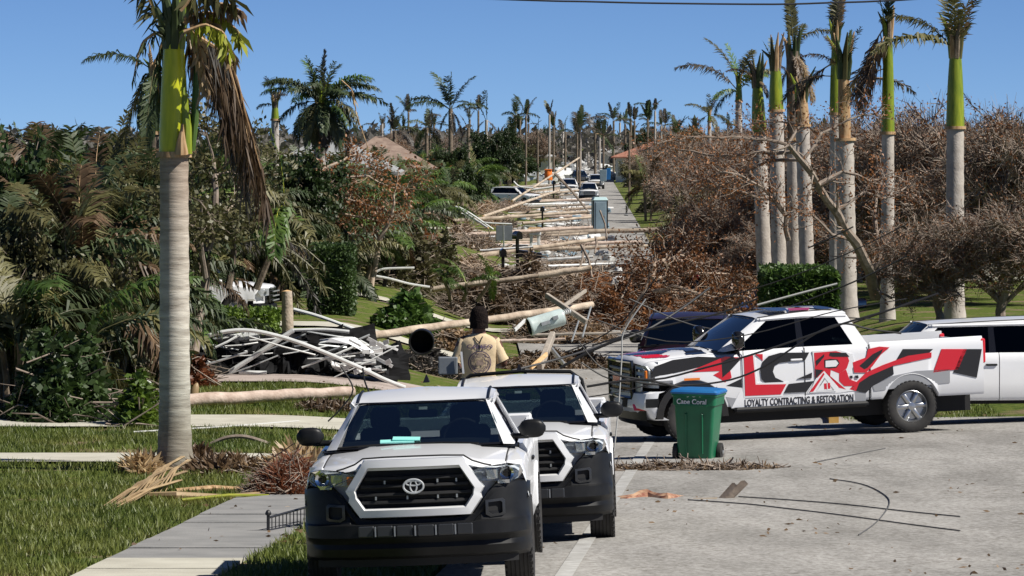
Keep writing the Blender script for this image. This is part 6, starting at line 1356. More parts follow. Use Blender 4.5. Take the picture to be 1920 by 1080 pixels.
beam((1035, 655), (1058, 684), 96, 95, .09, .05, 'galv', 'grey metal strip fallen beside the thick upright board', 'metal_strip', 'metal strip'); beam((965, 619), (984, 601), 100, 101, .08, .04, 'whitejunk', 'white board leaning at the mouth of the transformer')
for (a, b, l) in (((1108, 575), (1092, 632), 'pale stay rod on the right under the end of the long pole'), ((1086, 598), (1072, 640), 'pale stay rod left of the other one'), ):
    mb = MB(); q0 = P(*a, 106); mb.tube([(0, 0, 0), P(*b, 105) - q0], .022, 6); tag(mb.build('stay_rod', M['galv'], None, loc=q0), l, 'rod')
# transformers
def can(px, py, Y, L, r, rz, ry, m, label, openm='dark'):
    e = empty('transformer_can', P(px, py, Y), (0, ry, rz), label, 'transformer'); mb = MB()
    mb.lathe([(r * .93, 0), (r, 0), (r * 1.04, .02), (r * 1.04, .05), (r, .07), (r * .99, L * .5), (r, L - .08), (r * .9, L - .02), (.001, L)], 28, 0, 'X'); mb.build('casing', M[m], e); mb = MB(); mb.lathe([(r * .93, 0), (r * .9, .12), (.001, .14)], 24, 0, 'X'); mb.build('base', M[openm], e)
    for k in range(3):
        q = .8 + k * .7; mb = MB(); c0 = Vector((L + .0, r * .5 * math.cos(q), r * .5 * math.sin(q)));
        for j in range(4): mb.lathe([(.03, j * .045), (.055, j * .045 + .012), (.03, j * .045 + .03)], 10, 0, 'X', c0)
        mb.build('insulator', M['whitejunk'], e)
    mb = MB(); mb.box((L * .4, -r - .02, 0), (.2, .05, .08)); mb.box((L * .7, -r - .02, .05), (.12, .05, .08)); mb.build('bracket', M['galv'], e)
    return e
can(992, 613, 101, .85, .2, R(14), R(-16), 'transf', 'pale green-white transformer can lying on its side under the long pole')
e = empty('black_drum', P(790, 642, 98), (0, 0, 0), 'black open drum lying with its round mouth toward the camera', 'drum')
mb = MB(); mb.lathe([(.24, .04), (.26, 0), (.28, 0), (.285, .03), (.27, .06), (.272, .9), (.2, .95), (.001, .95)], 30, 0, 'Y'); mb.build('drum_wall', M['black'], e); mb = MB(); mb.lathe([(.24, .03), (.23, .7), (.001, .72)], 24, 0, 'Y'); mb.build('drum_inside', M['dark'], e)

# ------------------------------------------------------------------ collapsed pool cage
Yc = 93.; e = empty('collapsed_cage', P(540, 690, Yc), (0, 0, 0), 'collapsed screen cage of white bent tubes over torn black screens', 'collapsed cage'); O_ = e.location
def cp(px, py, dy=0): return P(px, py, Yc + dy) - O_
def smooth(pts, k=4):
    out = []
    for i in range(len(pts) - 1):
        p0 = pts[max(i - 1, 0)]; p1 = pts[i]; p2 = pts[i + 1]; p3 = pts[min(i + 2, len(pts) - 1)]
        for j in range(k):
            t = j / k; out.append(.5 * ((2 * p1) + (-p0 + p2) * t + (2 * p0 - 5 * p1 + 4 * p2 - p3) * t * t + (-p0 + 3 * p1 - 3 * p2 + p3) * t ** 3))
    out.append(pts[-1]); return out
tubes = [([(360, 645), (398, 627), (458, 619), (521, 630), (592, 654), (676, 690), (720, 711), (760, 727)], .042, -1), ([(430, 698), (488, 660), (550, 619)], .05, -.6), ([(550, 580), (600, 594), (666, 618)], .038, 1.5), ([(381, 655), (430, 636), (486, 627)], .085, .6), ([(388, 678), (430, 698)], .03, 0), ([(448, 698), (500, 699)], .04, -.5),
         ([(550, 619), (610, 618), (655, 622)], .035, .3), ([(600, 640), (660, 635), (700, 655)], .04, .4), ([(640, 684), (705, 680)], .035, -.3), ([(500, 622), (440, 640), (395, 660)], .025, .8), ([(560, 640), (520, 690)], .02, .6), ([(440, 690), (520, 700), (640, 700)], .03, .1), ([(610, 690), (680, 700), (725, 694)], .03, -.2)]
for pts, r, dy in tubes:
    mb = MB(); mb.tube(smooth([cp(a, b, dy) for a, b in pts]), r, 8); mb.build('frame_tube', M['whitepipe'], e)
rs = random.Random(8)
for i in range(26):
    px = rs.uniform(400, 705); py = rs.uniform(625, 690); a_ = rs.uniform(-.7, .7); L_ = rs.uniform(25, 75); dy = rs.uniform(-1, .6)
    mb = MB(); mb.tube([cp(px - L_ * math.cos(a_), py - L_ * math.sin(a_) * .6, dy), cp(px, py, dy), cp(px + L_ * math.cos(a_), py + L_ * math.sin(a_) * .6 - 3, dy + .2)], rs.uniform(.012, .028), 6); mb.build('frame_tube', M[rs.choice(['whitepipe', 'whitepipe', 'galv'])], e)
G_ = []
for a in range(41):
    px = 384 + 345 * a / 40; t = a / 40; top = 634 + 14 * math.sin(t * 9) + (30 * ((t - .75) / .25) ** 2 if t > .75 else 0) + (30 * (1 - t / .12) if t < .12 else 0); row = []
    for b in range(13):
        u = b / 12; py = 700 + (top - 700) * math.sin(math.pi * min(u * 1.1, 1) / 2) ** .8 + 3.5 * math.sin(a * 1.9 + b * 2.3) + 2.5 * math.sin(a * .8 - b * 1.7); row.append(cp(px, py, -.35 + 1.8 * u + .12 * math.sin(a * 1.3 + b)))
    G_.append(row)
mb = MB(); mb.loft(G_, smooth=False); mb.build('screen', M['screen'], e)
for i in range(30):
    px = rs.uniform(388, 715); t = (px - 388) / 327; top = 628 + 10 * math.sin(t * 7) + (25 if t > .8 else 0) + (28 if t < .08 else 0); py = rs.uniform(top + 10, 690); dy = rs.uniform(.1, 1.5); w, h = rs.uniform(.5, 1.5), rs.uniform(.3, .75); c = cp(px, py, dy); mb = MB(); n = 6; vs = []; rot = Euler((rs.uniform(.15, 1.2), rs.uniform(-.25, .25), rs.uniform(-.6, .6))).to_matrix()
    for a in range(n + 1):
        for b in range(n + 1): vs.append(c + rot @ Vector(((a / n - .5) * w, (b / n - .5) * h, .07 * math.sin(a * 1.3 + i) * math.cos(b * 1.1 + i))))
    mb.add(vs, [(a * (n + 1) + b, a * (n + 1) + b + 1, (a + 1) * (n + 1) + b + 1, (a + 1) * (n + 1) + b) for a in range(n) for b in range(n)]); mb.build('screen', M['screen'], e)
for i in range(34):
    px = rs.gauss(665, 32); py = rs.uniform(640, 697); px = min(px, 728); w, h = rs.uniform(.1, .42), rs.uniform(.06, .2); mb = MB(); mb.box(cp(px, py, rs.uniform(-.9, .2)), (w * 1.25, .012, h * .55), rot=Euler((rs.uniform(-.5, .5), rs.uniform(-.5, .5), rs.uniform(-.5, .5))), bev=.004); mb.build('panel', M['whitejunk'], e)
mb = MB(); mb.add([cp(620, 634, -.6), cp(665, 632, -.5), cp(701, 660, -.5), cp(690, 664, -.6), cp(655, 645, -.7), cp(610, 641, -.6)], [(0, 1, 4, 5), (1, 2, 3, 4)]); mb.build('panel', M['wwhite'], e)
# second bent tube frame, further back, and post
for pts, l in (([(702, 512), (715, 505), (735, 503), (777, 502)], 'upper white bent tube sticking out right of the wooden post'), ([(702, 517), (730, 522), (768, 532), (806, 538)], 'lower white bent tube drooping right of the wooden post')):
    q0 = P(*pts[0], 145); mb = MB(); mb.tube(smooth([P(a, b, 145) - q0 for a, b in pts]), .035, 7); tag(mb.build('bent_tube', M['whitepipe'], None, loc=q0), l, 'tube')
for (pts, l) in (([(860, 388), (885, 402), (925, 430)], 'white bent tube left of the grey sign'), ([(865, 400), (900, 416), (960, 420)], 'flat white tube beside the fallen pole'), ([(963, 340), (975, 350), (1000, 352)], 'small white tube near the end of the left thicket')):
    q0 = P(*pts[0], 240); mb = MB(); mb.tube(smooth([P(a, b, 240) - q0 for a, b in pts]), .05, 6); tag(mb.build('bent_tube', M['whitepipe'], None, loc=q0), l, 'tube')
log((696, 540), (706, 442), 10, 'upright tan wooden post in front of the dark thicket', 145, 145, taper=.95, n=5, name='wooden_post', cat='post', ends='wood')

# ------------------------------------------------------------------ signs, mailboxes, toilet
e = empty('road_sign', P(945, 500, 215), (0, 0, 0), 'grey blank-backed square sign on a thin post', 'sign'); O_ = e.location
def rel(px, py, Y): return P(px, py, Y) - O_
mb = MB(); a = rel(930, 451, 215); b = rel(961, 423, 215); mb.box(((a.x + b.x) / 2, 0, (a.z + b.z) / 2), (b.x - a.x, .04, b.z - a.z), bev=.015); mb.build('sign_panel', M['signback'], e); mb = MB(); mb.tube([rel(945, 510, 215), rel(944, 422, 214.8)], .04, 6); mb.build('post', M['galv'], e)
def mailbox(px, py, Y, label, h=1.3, dark=True):
    e = empty('mailbox', P(px, py, Y), (0, 0, R(random.uniform(-20, 20))), label, 'mailbox'); e.scale = (.7, .7, .85); mb = MB(); mb.box((0, 0, h * .4), (.16, .16, h * .8), bev=.02); mb.build('post', M['gloss' if dark else 'whitejunk'], e)
    mb = MB(); mb.loft([[(-.17, y, h * .8), (-.17, y, h * .8 + .22), (-.1, y, h * .8 + .32), (0, y, h * .8 + .36), (.1, y, h * .8 + .32), (.17, y, h * .8 + .22), (.17, y, h * .8)] for y in (-.35, .35)], closed=True, cap=True); mb.build('letter_box', M['gloss' if dark else 'whitejunk'], e); return e
mailbox(943, 517, 160, 'thin black mailbox left of the other by the far lawn', 1.0); mailbox(970, 500, 166, 'black mailbox post with a side arm on the lawn edge', 1.5)
mb = MB(); q0 = P(970, 478, 166); mb.box((.45, 0, 0), (.9, .3, .28), rot=Euler((0, .15, 0)), bev=.03); tag(mb.build('fallen_board', M['gloss'], None, loc=q0), 'black tilted panel beside the black mailbox post', 'panel')
mailbox(1017, 427, 262, 'black mailbox between the yard shrine and the fallen poles', 1.4); mailbox(1038, 372, 330, 'small dark mailbox far along the left lawn', 1.5)
e = empty('yard_shrine', P(1003, 462, 240), (0, 0, 0), 'small white roofed stand on two pillars on the far lawn', 'stand')
mb = MB()
for sx in (-1, 1): mb.box((sx * .2, 0, .3), (.16, .16, .6), bev=.02)
mb.build('pillar', M['whitejunk'], e); mb = MB(); mb.box((0, 0, .75), (.65, .4, .3), bev=.03); mb.build('box', M['whitejunk'], e); mb = MB(); mb.box((0, 0, .97), (.85, .6, .12), taper=.7); mb.build('roof', M['sheath'], e)
g = G(1124, 436); Yt = g.y; e = empty('portable_toilet', g, (0, 0, R(8)), 'tall grey-blue portable toilet with pale roof at the edge of the far road', 'portable toilet')
s = F / Yt; H = 68 / s; W_ = 27 / s
mb = MB(); mb.box((0, 0, H * .45), (W_, W_, H * .9), bev=.04); mb.build('cabin', M['bluegrey'], e); mb = MB(); mb.box((0, -W_ / 2 - .02, H * .44), (W_ * .7, .03, H * .8), bev=.02); dr = mb.build('door', M['bluegrey'], e); mb = MB(); mb.box((W_ * .28, -W_ / 2 - .05, H * .45), (.05, .04, .14)); mb.build('handle', M['galv'], dr)
mb = MB(); mb.box((0, 0, H * .93), (W_ * 1.06, W_ * 1.06, H * .1), taper=.82, bev=.04); mb.build('roof', M['paleblue'], e); mb = MB(); mb.box((0, 0, .06), (W_ * 1.05, W_ * 1.05, .12)); mb.build('base', M['black'], e); mb = MB()
for sx in (-1, 1): mb.box((sx * W_ * .48, -W_ * .48, H * .45), (.06, .06, H * .88))
mb.build('corner_trim', M['black'], e)
# orange barrel, green bins and blue cart
for (px, py, Y, m, w, h, l, nm, ct) in ((1028, 338, 420, 'orange', .9, 1.0, 'orange traffic barrel at the foot of the leaning pole', 'traffic_barrel', 'barrel'), (1131, 340, 450, 'bluegrey', .9, 1.3, 'grey bin beside the blue bin at the far road edge', 'rubbish_bin', 'bin'), (1139, 337, 450, 'blue', .8, 1.3, 'small blue bin at the far road edge', 'rubbish_bin', 'bin')):
    e = empty(nm, P(px, py, Y), (0, 0, 0), l, ct); mb = MB(); mb.lathe([(w * .42, 0), (w * .45, .05), (w * .4, h * .5), (w * .42, h * .52), (w * .36, h), (.001, h)], 14) if nm == 'traffic_barrel' else mb.box((0, 0, h * .45), (w * .7, w * .7, h * .9), taper=1.15, bev=.03); mb.build('drum_wall' if nm == 'traffic_barrel' else 'bin_body', M[m], e); mb = MB(); mb.box((0, 0, h), (w * .8, w * .8, .08), bev=.02); mb.build('lid' if nm != 'traffic_barrel' else 'handle', M['black' if nm != 'traffic_barrel' else 'orange'], e)

# ------------------------------------------------------------------ white scraps and furniture wreckage along the far road
rs = random.Random(17)
def scrap(px, py, wpx, hpx, m, label, group=None, name='scrap_box', Y=None):
    g = G(px, py) if Y is None else P(px, py, Y); s = F / g.y; w, h = wpx / s, hpx / s; rot = Euler((rs.uniform(-.4, .4), rs.uniform(-.35, .35), rs.uniform(-1, 1))); mb = MB(); k = rs.random()
    if k < .5: mb.box((0, 0, h * .4), (w, w * .6, h * .8), rot=rot, bev=min(w, h) * .12); mb.box((w * .1, -w * .1, h * .8), (w * .8, w * .5, h * .12), rot=Euler((rs.uniform(-.3, .6), .1, 0)))
    elif k < .8:
        for j in range(3): mb.box((rs.uniform(-.3, .3) * w, rs.uniform(-.3, .3) * w, h * (.2 + .25 * j)), (w * rs.uniform(.5, 1), w * .4, h * .12), rot=Euler((rs.uniform(-.5, .5), rs.uniform(-.4, .4), rs.uniform(-2, 2))), bev=.02)
    else: mb.lathe([(w * .3, 0), (w * .42, h * .2), (w * .4, h * .7), (w * .2, h * .9), (.001, h * .95)], 10)
    o = mb.build(name, M[m], None, loc=(g.x, g.y, g.z - .02)); tag(o, label, 'scrap', group)
for i in range(260):
    py = 520 - 205 * rs.random() ** .75; t = (py - 250); xr = 1095 + (0.5 * 8400 / (8400 * 6.5 / t)) * 1 ; Yq = 8400 * 6.5 / t; cx = 1095 - 2.1 / Yq * 8400; sp = 1.7 / Yq * 8400
    px = rs.gauss(cx + sp * .4, sp * .8); sz = F / Yq * rs.uniform(.25, .9)
    scrap(px, py, sz, sz * rs.uniform(.3, .7), *(lambda m_: (m_, {'whitejunk': 'white', 'galv': 'grey metal', 'bluegrey': 'blue-grey', 'plank': 'brown wooden'}[m_] + ' household scrap ' + ('just beyond the worker in the white helmet' if py > 480 else 'below the portable toilet' if py > 440 else 'beside the portable toilet' if py > 400 else 'just beyond the portable toilet' if py > 370 else 'far up the street before the orange barrel') + (' on the road' if px > 1080 else ' on the verge')))(rs.choice(['whitejunk', 'whitejunk', 'whitejunk', 'whitejunk', 'galv', 'bluegrey', 'plank'])), 'white scraps along the far road')
for i in range(70):
    px = rs.uniform(985, 1150); py = rs.uniform(306, 345); sz = F / (8400 * 6.4 / (py - 250)) * rs.uniform(.8, 2.6)
    scrap(px, py, sz, sz * rs.uniform(.3, .7), rs.choice(['whitejunk', 'whitejunk', 'galv']), 'pale wreckage glinting at the far end of the street', 'pale wreckage at the end of the street')
# upright dark sticks, crossed broken poles in the scrap
for (a, b, Y, r, l) in (((1040, 325), (1105, 400), 300, .09, 'dark broken pole leaning down right across the scrap'), ((1125, 395), (1138, 448), 240, .06, 'dark stick leaning in front of the portable toilet'), ((1090, 460), (1110, 520), 165, .06, 'grey stick leaning over the road edge below the toilet'), ((1095, 462), (1080, 520), 165, .05, 'thin dark stick crossing the grey stick'), ((1117, 445), (1115, 475), 200, .06, 'short dark upright stick below the toilet'), ((1000, 470), (996, 512), 170, .04, 'thin dark stake on the lawn edge'), ((1186, 500), (1165, 560), 118, .03, 'thin forked twig standing beside the worker')):
    q0 = P(*a, Y); mb = MB(); q1 = P(*b, Y - 1) - q0; mb.tube([(0, 0, 0), q1 * .5 + Vector((.08, 0, .05)), q1], [r, r * .9, r * .7], 6); tag(mb.build('broken_stick', M['bark'], None, loc=q0), l, 'stick')

# ------------------------------------------------------------------ brush, litter, brown piles
limb_tree('uprooted_tree', [([(1166, 622), (1190, 575), (1210, 545), (1222, 505), (1228, 497)], .05, 0), ([(1222, 520), (1228, 497), (1250, 488), (1272, 476), (1288, 460), (1292, 454)], .075, 1), ([(1224, 523), (1250, 518), (1300, 512), (1365, 514), (1400, 524)], .06, 1), ([(1225, 546), (1260, 535), (1290, 545), (1360, 562), (1400, 590)], .05, -1), ([(1224, 545), (1260, 548), (1330, 548), (1400, 556), (1430, 570)], .05, 0), ([(1225, 515), (1205, 500), (1190, 480), (1180, 465)], .04, 1), ([(1275, 478), (1300, 490), (1330, 500)], .03, 0), ([(1290, 565), (1340, 575), (1400, 590), (1450, 582)], .06, -2)],
   117, .09, bark='palebark', leafm='l_brown', tw=6, leaves=2, leaf=(.1, .028), label='uprooted tree with pale bare limbs fanned over the brown brush pile', seed=6, tl=(.25, .7), levels=1)
brush_pile(1120, 575, 150, 70, 4., 'rust-brown brush between the worker and the broken beams', 900, 12000, 'bark', 'l_brown', (.13, .04), seed=10, sl=(.4, 1.6))
brush_pile(1290, 560, 200, 75, 5., 'broad rusty brush heap under the uprooted tree', 1200, 16000, 'bark', 'l_brown', (.14, .04), seed=9, sl=(.4, 1.8))
brush_pile(900, 560, 150, 60, 4., 'brown brush at the left of the pale pole piece', 700, 9000, 'bark', 'f_brown', (.17, .04), seed=8, sl=(.4, 1.6))
brush_pile(1190, 612, 260, 112, 4.5, 'large rust-brown brush pile right of the long fallen pole', 1500, 26000, 'bark', 'l_brown', (.13, .045), seed=11, sl=(.4, 1.6))
brush_pile(1370, 598, 200, 80, 4., 'tan-brown brush pile behind the dark maroon pickup roof', 1500, 20000, 'bark', 'litter', (.15, .035), seed=12, sl=(.4, 1.6))
brush_pile(970, 600, 290, 112, 4.5, 'dark brown tangle of branches behind the head of the man', 2600, 30000, 'bark', 'f_brown', (.17, .04), seed=13, sl=(.5, 1.8))
brush_pile(790, 545, 230, 135, 5., 'brown and green wilted brush below the left thicket', 800, 13000, 'bark', 'l_olive', (.2, .06), seed=14)
brush_pile(775, 470, 120, 60, 3., 'reddish bare brush at the foot of the left thicket', 900, 3500, 'bark', 'l_brown', (.2, .05), seed=15)
brush_pile(1190, 545, 170, 45, 3., 'brown brush spread over the road behind the worker', 500, 9000, 'bark', 'l_brown', (.15, .05), seed=16)
brush_pile(1050, 640, 210, 66, 3., 'brown leaf litter and sticks heaped around the transformer', 900, 9000, 'bark', 'litter', (.12, .04), seed=17)
brush_pile(1050, 690, 260, 36, 1.6, 'low strip of brown litter behind the second pickup', 700, 9000, 'bark', 'litter', (.11, .035), seed=18, sl=(.2, .8))
brush_pile(800, 697, 190, 42, 1.2, 'low mound of grey-brown palm litter left of the man', 500, 9000, 'bark', 'f_grey', (.16, .035), seed=19, sl=(.2, .8))
brush_pile(860, 660, 100, 50, 1.5, 'brown debris beside the black drum mouth', 300, 5000, 'bark', 'litter', (.14, .04), seed=20)
brush_pile(1450, 560, 130, 70, 2.5, 'dry reddish scrub at the base of the grey palms', 900, 6000, 'bark', 'l_brown', (.14, .04), seed=21)
brush_pile(1290, 884, 350, 13, .55, 'flat mat of dry brown grass on the road under the green cart', 900, 16000, 'f_brown' if False else 'bark', 'litter', (.13, .014), .7, .12, seed=22, sl=(.15, .5))
brush_pile(545, 925, 120, 62, .9, 'red-brown twiggy heap beside the first pickup', 1300, 12000, 'bark', 'l_rust', (.2, .012), .45, seed=23, sl=(.25, .9))
brush_pile(560, 892, 90, 38, .8, 'tan and brown broken sheaths behind the red-brown heap', 200, 3500, 'bark', 'f_tan', (.3, .035), seed=24, sl=(.2, .6))
brush_pile(430, 888, 150, 26, .6, 'dry brown palm litter on the grass right of the palm base', 300, 5500, 'bark', 'litter', (.2, .025), seed=25, sl=(.2, .7))
brush_pile(372, 880, 50, 38, .4, 'dark curled debris leaning on the palm base', 120, 2500, 'bark', 'f_brown', (.2, .035), seed=26, sl=(.2, .5))
brush_pile(268, 885, 60, 26, .5, 'small tan litter heap left of the palm base', 60, 2000, 'bark', 'f_tan', (.2, .03), seed=27, sl=(.2, .5))
brush_pile(620, 770, 120, 12, .8, 'dark litter lying beside the peeling log', 200, 3000, 'bark', 'f_brown', (.15, .035), seed=28, sl=(.2, .6))
# dry fronds on the lawn
e = empty('dry_palm_frond', G(300, 935), (0, 0, 0), 'tan dry palm frond fanned out on the lawn below the tall palm', 'palm frond'); O_ = e.location
for i, (a, b, h) in enumerate(((352, 892, .3), (340, 888, .32), (330, 892, .3), (318, 900, .25), (300, 905, .2), (285, 912, .15), (345, 900, .2), (310, 912, .12), (335, 910, .15))):
    for j in range(3):
        p0 = G(a + j * 3, b + 12) - O_ + Vector((0, 0, h)); p2 = G(a - 45 - j * 12 - 6 * i, b + 40 + j * 3) - O_ + Vector((0, 0, .03)); p1 = (p0 + p2) / 2 + Vector((.0, -.03, h * .35)); mb = MB(); mb.tube([p0, p1, p2], [.012, .02, .004], 4); mb.build('leaflet', M['f_tan'], e)
for k, (pp, r, m) in enumerate((([(252, 938), (330, 940), (420, 936), (500, 930)], .045, 'f_tan'), ([(330, 928), (400, 926), (470, 922)], .035, 'sheath'), ([(340, 945), (430, 940), (505, 933)], .02, 'f_yellow'))):
    g0 = G(*pp[0]); mb = MB(); mb.tube([G(*p) - g0 + Vector((0, 0, .05 + .03 * math.sin(i * 2))) for i, p in enumerate(pp)], [r, r * 1.1, r * .8, r * .5][:len(pp)], 7); tag(mb.build('palm_stalk', M[m], None, loc=g0), ['thick tan palm stalk along the edge of the walk', 'short brown palm stalk above the tan one', 'thin yellow palm stalk on the grass edge'][k], 'palm stalk')
# bark pieces on the road by the second pickup
e = empty('torn_sheath', G(1225, 940), (0, 0, 0), 'long torn reddish-tan palm sheath flat on the road', 'palm sheath'); O_ = e.location; mb = MB(); secs = []
for i in range(12):
    t = i / 11; q = G(1150 + 140 * t, 937 + 2 * math.sin(i)) - O_; w = .3 * math.sin(math.pi * (t * .85 + .1)) + .03; h = .05 * math.sin(math.pi * t) * (1.1 + .35 * math.sin(i * 1.7)) + .025; secs.append([q + Vector((0, -w, .0)), q + Vector((0, -w * .5, h)), q + Vector((0, 0, h * .6)), q + Vector((0, w * .6, h * 1.1)), q + Vector((0, w, .01))])
mb.loft(secs); mb.build('outer_side', mat('sheath_red', (.2, .06, .035), .6, col2=(.5, .32, .2), scale=5, contrast=(.4, .6)), e)
e = empty('curled_bark', G(1365, 938), (0, 0, 0), 'curled dark brown bark piece standing up on the road', 'bark piece'); O_ = e.location; mb = MB(); n = 7; a, b = G(1345, 939) - O_, G(1372, 939) - O_
mb.loft([[a.lerp(b, i / n) + Vector((t * .18 , -.05 * math.sin(i / n * 3.1), .02 + t * .2 * (1 - .15 * math.sin(i)))) for i in range(n + 1)] for t in (0, .5, 1)]); mb.loft([[a.lerp(b, i / n) + Vector((t * .18 + .02, .03 - .05 * math.sin(i / n * 3.1), .02 + t * .2 * (1 - .15 * math.sin(i)))) for i in range(n + 1)] for t in (0, .5, 1)]); mb.build('outer_side', M['bark'], e)
mb = MB(); mb.tube([G(1300, 940) - O_ + Vector((0, 0, .02)), G(1345, 940) - O_ + Vector((0, 0, .03))], [.02, .015], 5); mb.build('strand', M['f_tan'], e)
# cables lying on the road
for i, (pp, l) in enumerate((([(1290, 944), (1400, 952), (1470, 960), (1570, 972), (1700, 990), (1800, 1003)], 'lower straight black cable on the road'), ([(1385, 938), (1490, 945), (1586, 953), (1700, 966), (1800, 976)], 'upper straight black cable on the road'), ([(1556, 904), (1616, 914), (1655, 932), (1668, 951), (1645, 985), (1610, 1011)], 'black cable curled in a loop on the road'), ([(1530, 872), (1600, 858), (1660, 846)], 'short black wire above the loop on the road'))):
    g0 = G(*pp[0]); mb = MB(); mb.tube(smooth([G(*p) - g0 + Vector((0, 0, .045)) for p in pp]), .0075, 5); tag(mb.build('cable', M['greycable'], None, loc=g0), l, 'cable')
g0 = G(250, 817); mb = MB(); mb.tube([Vector((0, 0, .06)), G(420, 806) - g0 + Vector((0, 0, .05)), G(560, 795) - g0 + Vector((0, 0, .05))], .016, 6); tag(mb.build('cable', M['palecable'], None, loc=g0), 'white cable lying across the lawn behind the tall palm', 'cable')
# hanging and sagging cables
for i, (pp, Y, r, m, l) in enumerate((
  ([(1110, 648), (1160, 633), (1205, 620), (1280, 603), (1353, 586), (1420, 560)], 84, .02, 'cable', 'black cable sagging over the maroon pickup'), ([(960, 695), (1050, 672), (1120, 650), (1205, 622), (1277, 579), (1330, 540)], 84, .022, 'cable', 'black cable rising from the litter to the brush pile'),
  ([(1050, 690), (1100, 662), (1160, 636), (1180, 628)], 82, .03, 'cable', 'thick black cable bundle behind the second pickup'),
  ([(1140, 700), (1224, 712), (1320, 690), (1403, 667), (1500, 635), (1580, 607), (1675, 579), (1760, 550)], 66, .017, 'cable', 'black cable crossing in front of the letters on the wrapped pickup'), ([(1130, 690), (1199, 717), (1290, 722), (1370, 712), (1435, 686), (1490, 650), (1545, 617), (1586, 607), (1630, 617), (1690, 625)], 67, .016, 'cable', 'grey-black cable drooping across the wheel arch and rear window of the wrapped pickup'),
  ([(1100, 725), (1200, 712), (1290, 729), (1345, 728)], 66.5, .02, 'cable', 'black cable lying over the wheel arch of the wrapped pickup'), ([(1211, 560), (1170, 621), (1166, 667), (1160, 760), (1150, 859)], 68, .012, 'palecable', 'thin pale wire hanging down beside the wrapped pickup grille'),
  ([(1440, 590), (1530, 557), (1620, 520), (1700, 480)], 100, .02, 'cable', 'black guy wire crossing the thickest palm trunk'), ([(1515, 465), (1560, 445), (1600, 425)], 112, .02, 'cable', 'short dark wire between the palm trunks'), ([(1600, 605), (1650, 588), (1720, 562)], 95, .02, 'cable', 'dark wire rising to the right behind the wrapped pickup'),
  ([(1420, 572), (1500, 550), (1570, 532)], 108, .03, 'palecable', 'pale grey wire slanting in front of the dark hedge'),
  ([(1090, 680), (1130, 705), (1165, 716)], 74, .014, 'cable', 'thin black wire sagging left of the wrapped pickup'), ([(1085, 640), (1120, 683), (1150, 700)], 78, .012, 'cable', 'fine black wire in the gap between the pickups'), ([(640, 688), (662, 730), (640, 765), (615, 790)], 60, .012, 'cable', 'thin black wire hanging behind the first pickup roof'), ([(680, 690), (684, 715), (692, 735)], 60, .012, 'cable', 'short black wire hanging from the bent white tube'),
  ([(-2600, -620), (-900, -190), (300, -40), (800, -8), (1010, 1), (1100, 3), (1230, 6), (1450, 8), (1560, 5), (1650, 2), (1800, -8), (2600, -70), (4200, -300)], 60, .014, 'cable', 'black overhead cable crossing the sky above the palms'))):
    q0 = P(*pp[0], Y); mb = MB(); mb.tube(smooth([P(a, b, Y + (0 if i != 1 else 1.0 * j)) - q0 for j, (a, b) in enumerate(pp)]), r, 6); tag(mb.build('cable', M[m], None, loc=q0), l, 'cable')
# the little metal rack by the walk
g0 = G(503, 1000); e = empty('metal_rack', g0, (0, 0, 0), 'small black metal rack lying on the walk beside the red-brown heap', 'rack'); pa, pb = Vector((0, 0, 0)), G(590, 983) - g0
mb = MB(); mb.tube([Vector((-.25, 0, .02)), Vector((0, 0, .03)), pb + Vector((0, 0, .03))], .014, 6); mb.tube([Vector((0, 0, .17)), pb + Vector((0, 0, .22))], .014, 6); mb.build('rail', M['cable'], e)
for i in range(14):
    t = i / 13; q = pb * t; mb = MB(); mb.tube([q + Vector((0, 0, .03)), q + Vector((0, 0, .17 + .05 * t))], .006, 4); mb.build('bar', M['cable'], e)
mb = MB(); mb.tube([(0, 0, 0), (0, 0, .2)], .018, 6); mb.lathe([(.03, .2), (.035, .22), (.02, .25), (.001, .26)], 8); mb.build('post', M['cable'], e)
# boxes and things in the second pickup bed
e = empty('tool_panel', t2.matrix_world @ Vector((0, 0, 0)), (0, 0, 0)); bpy.data.objects.remove(e)
bpy.context.view_layer.update()
q0 = P(822, 700, 49.0); mb = MB(); a = P(858, 671, 49.0) - q0; mb.box((a.x / 2, 0, a.z / 2), (a.x, .12, a.z + .02), bev=.01); tag(mb.build('tool_box', M['signback'], None, loc=q0), 'flat grey box standing in the second pickup bed left of the man', 'box')
q0 = P(867, 697, 48.9); mb = MB(); mb.box((0, 0, .1), (.022, .02, .24), rot=Euler((0, -.1, 0))); tag(mb.build('white_stick', M['wwhite'], None, loc=q0), 'short white upright piece between the grey box and the man', 'stick')
# pale sack and stone things behind the palm base
for (px, py, w, h, m, l) in ((268, 745, 36, 34, 'whitejunk', 'pale torn sack lying behind the tall palm on its left'), (362, 742, 16, 26, 'f_tan', 'pale yellow piece peeking out right of the tall palm trunk'), (300, 748, 24, 18, 'whitejunk', 'small pale scrap beside the torn sack')):
    Y = 82; s = F / Y; q0 = P(px, py, Y); mb = MB(); mb.lathe([(w / s * .5, 0), (w / s * .55, h / s * .3), (w / s * .4, h / s * .7), (w / s * .15, h / s * .95), (.001, h / s)], 9); o = mb.build('torn_sack', M[m], None, loc=q0); o.rotation_euler = (.1, .3, .4); tag(o, l, 'sack')
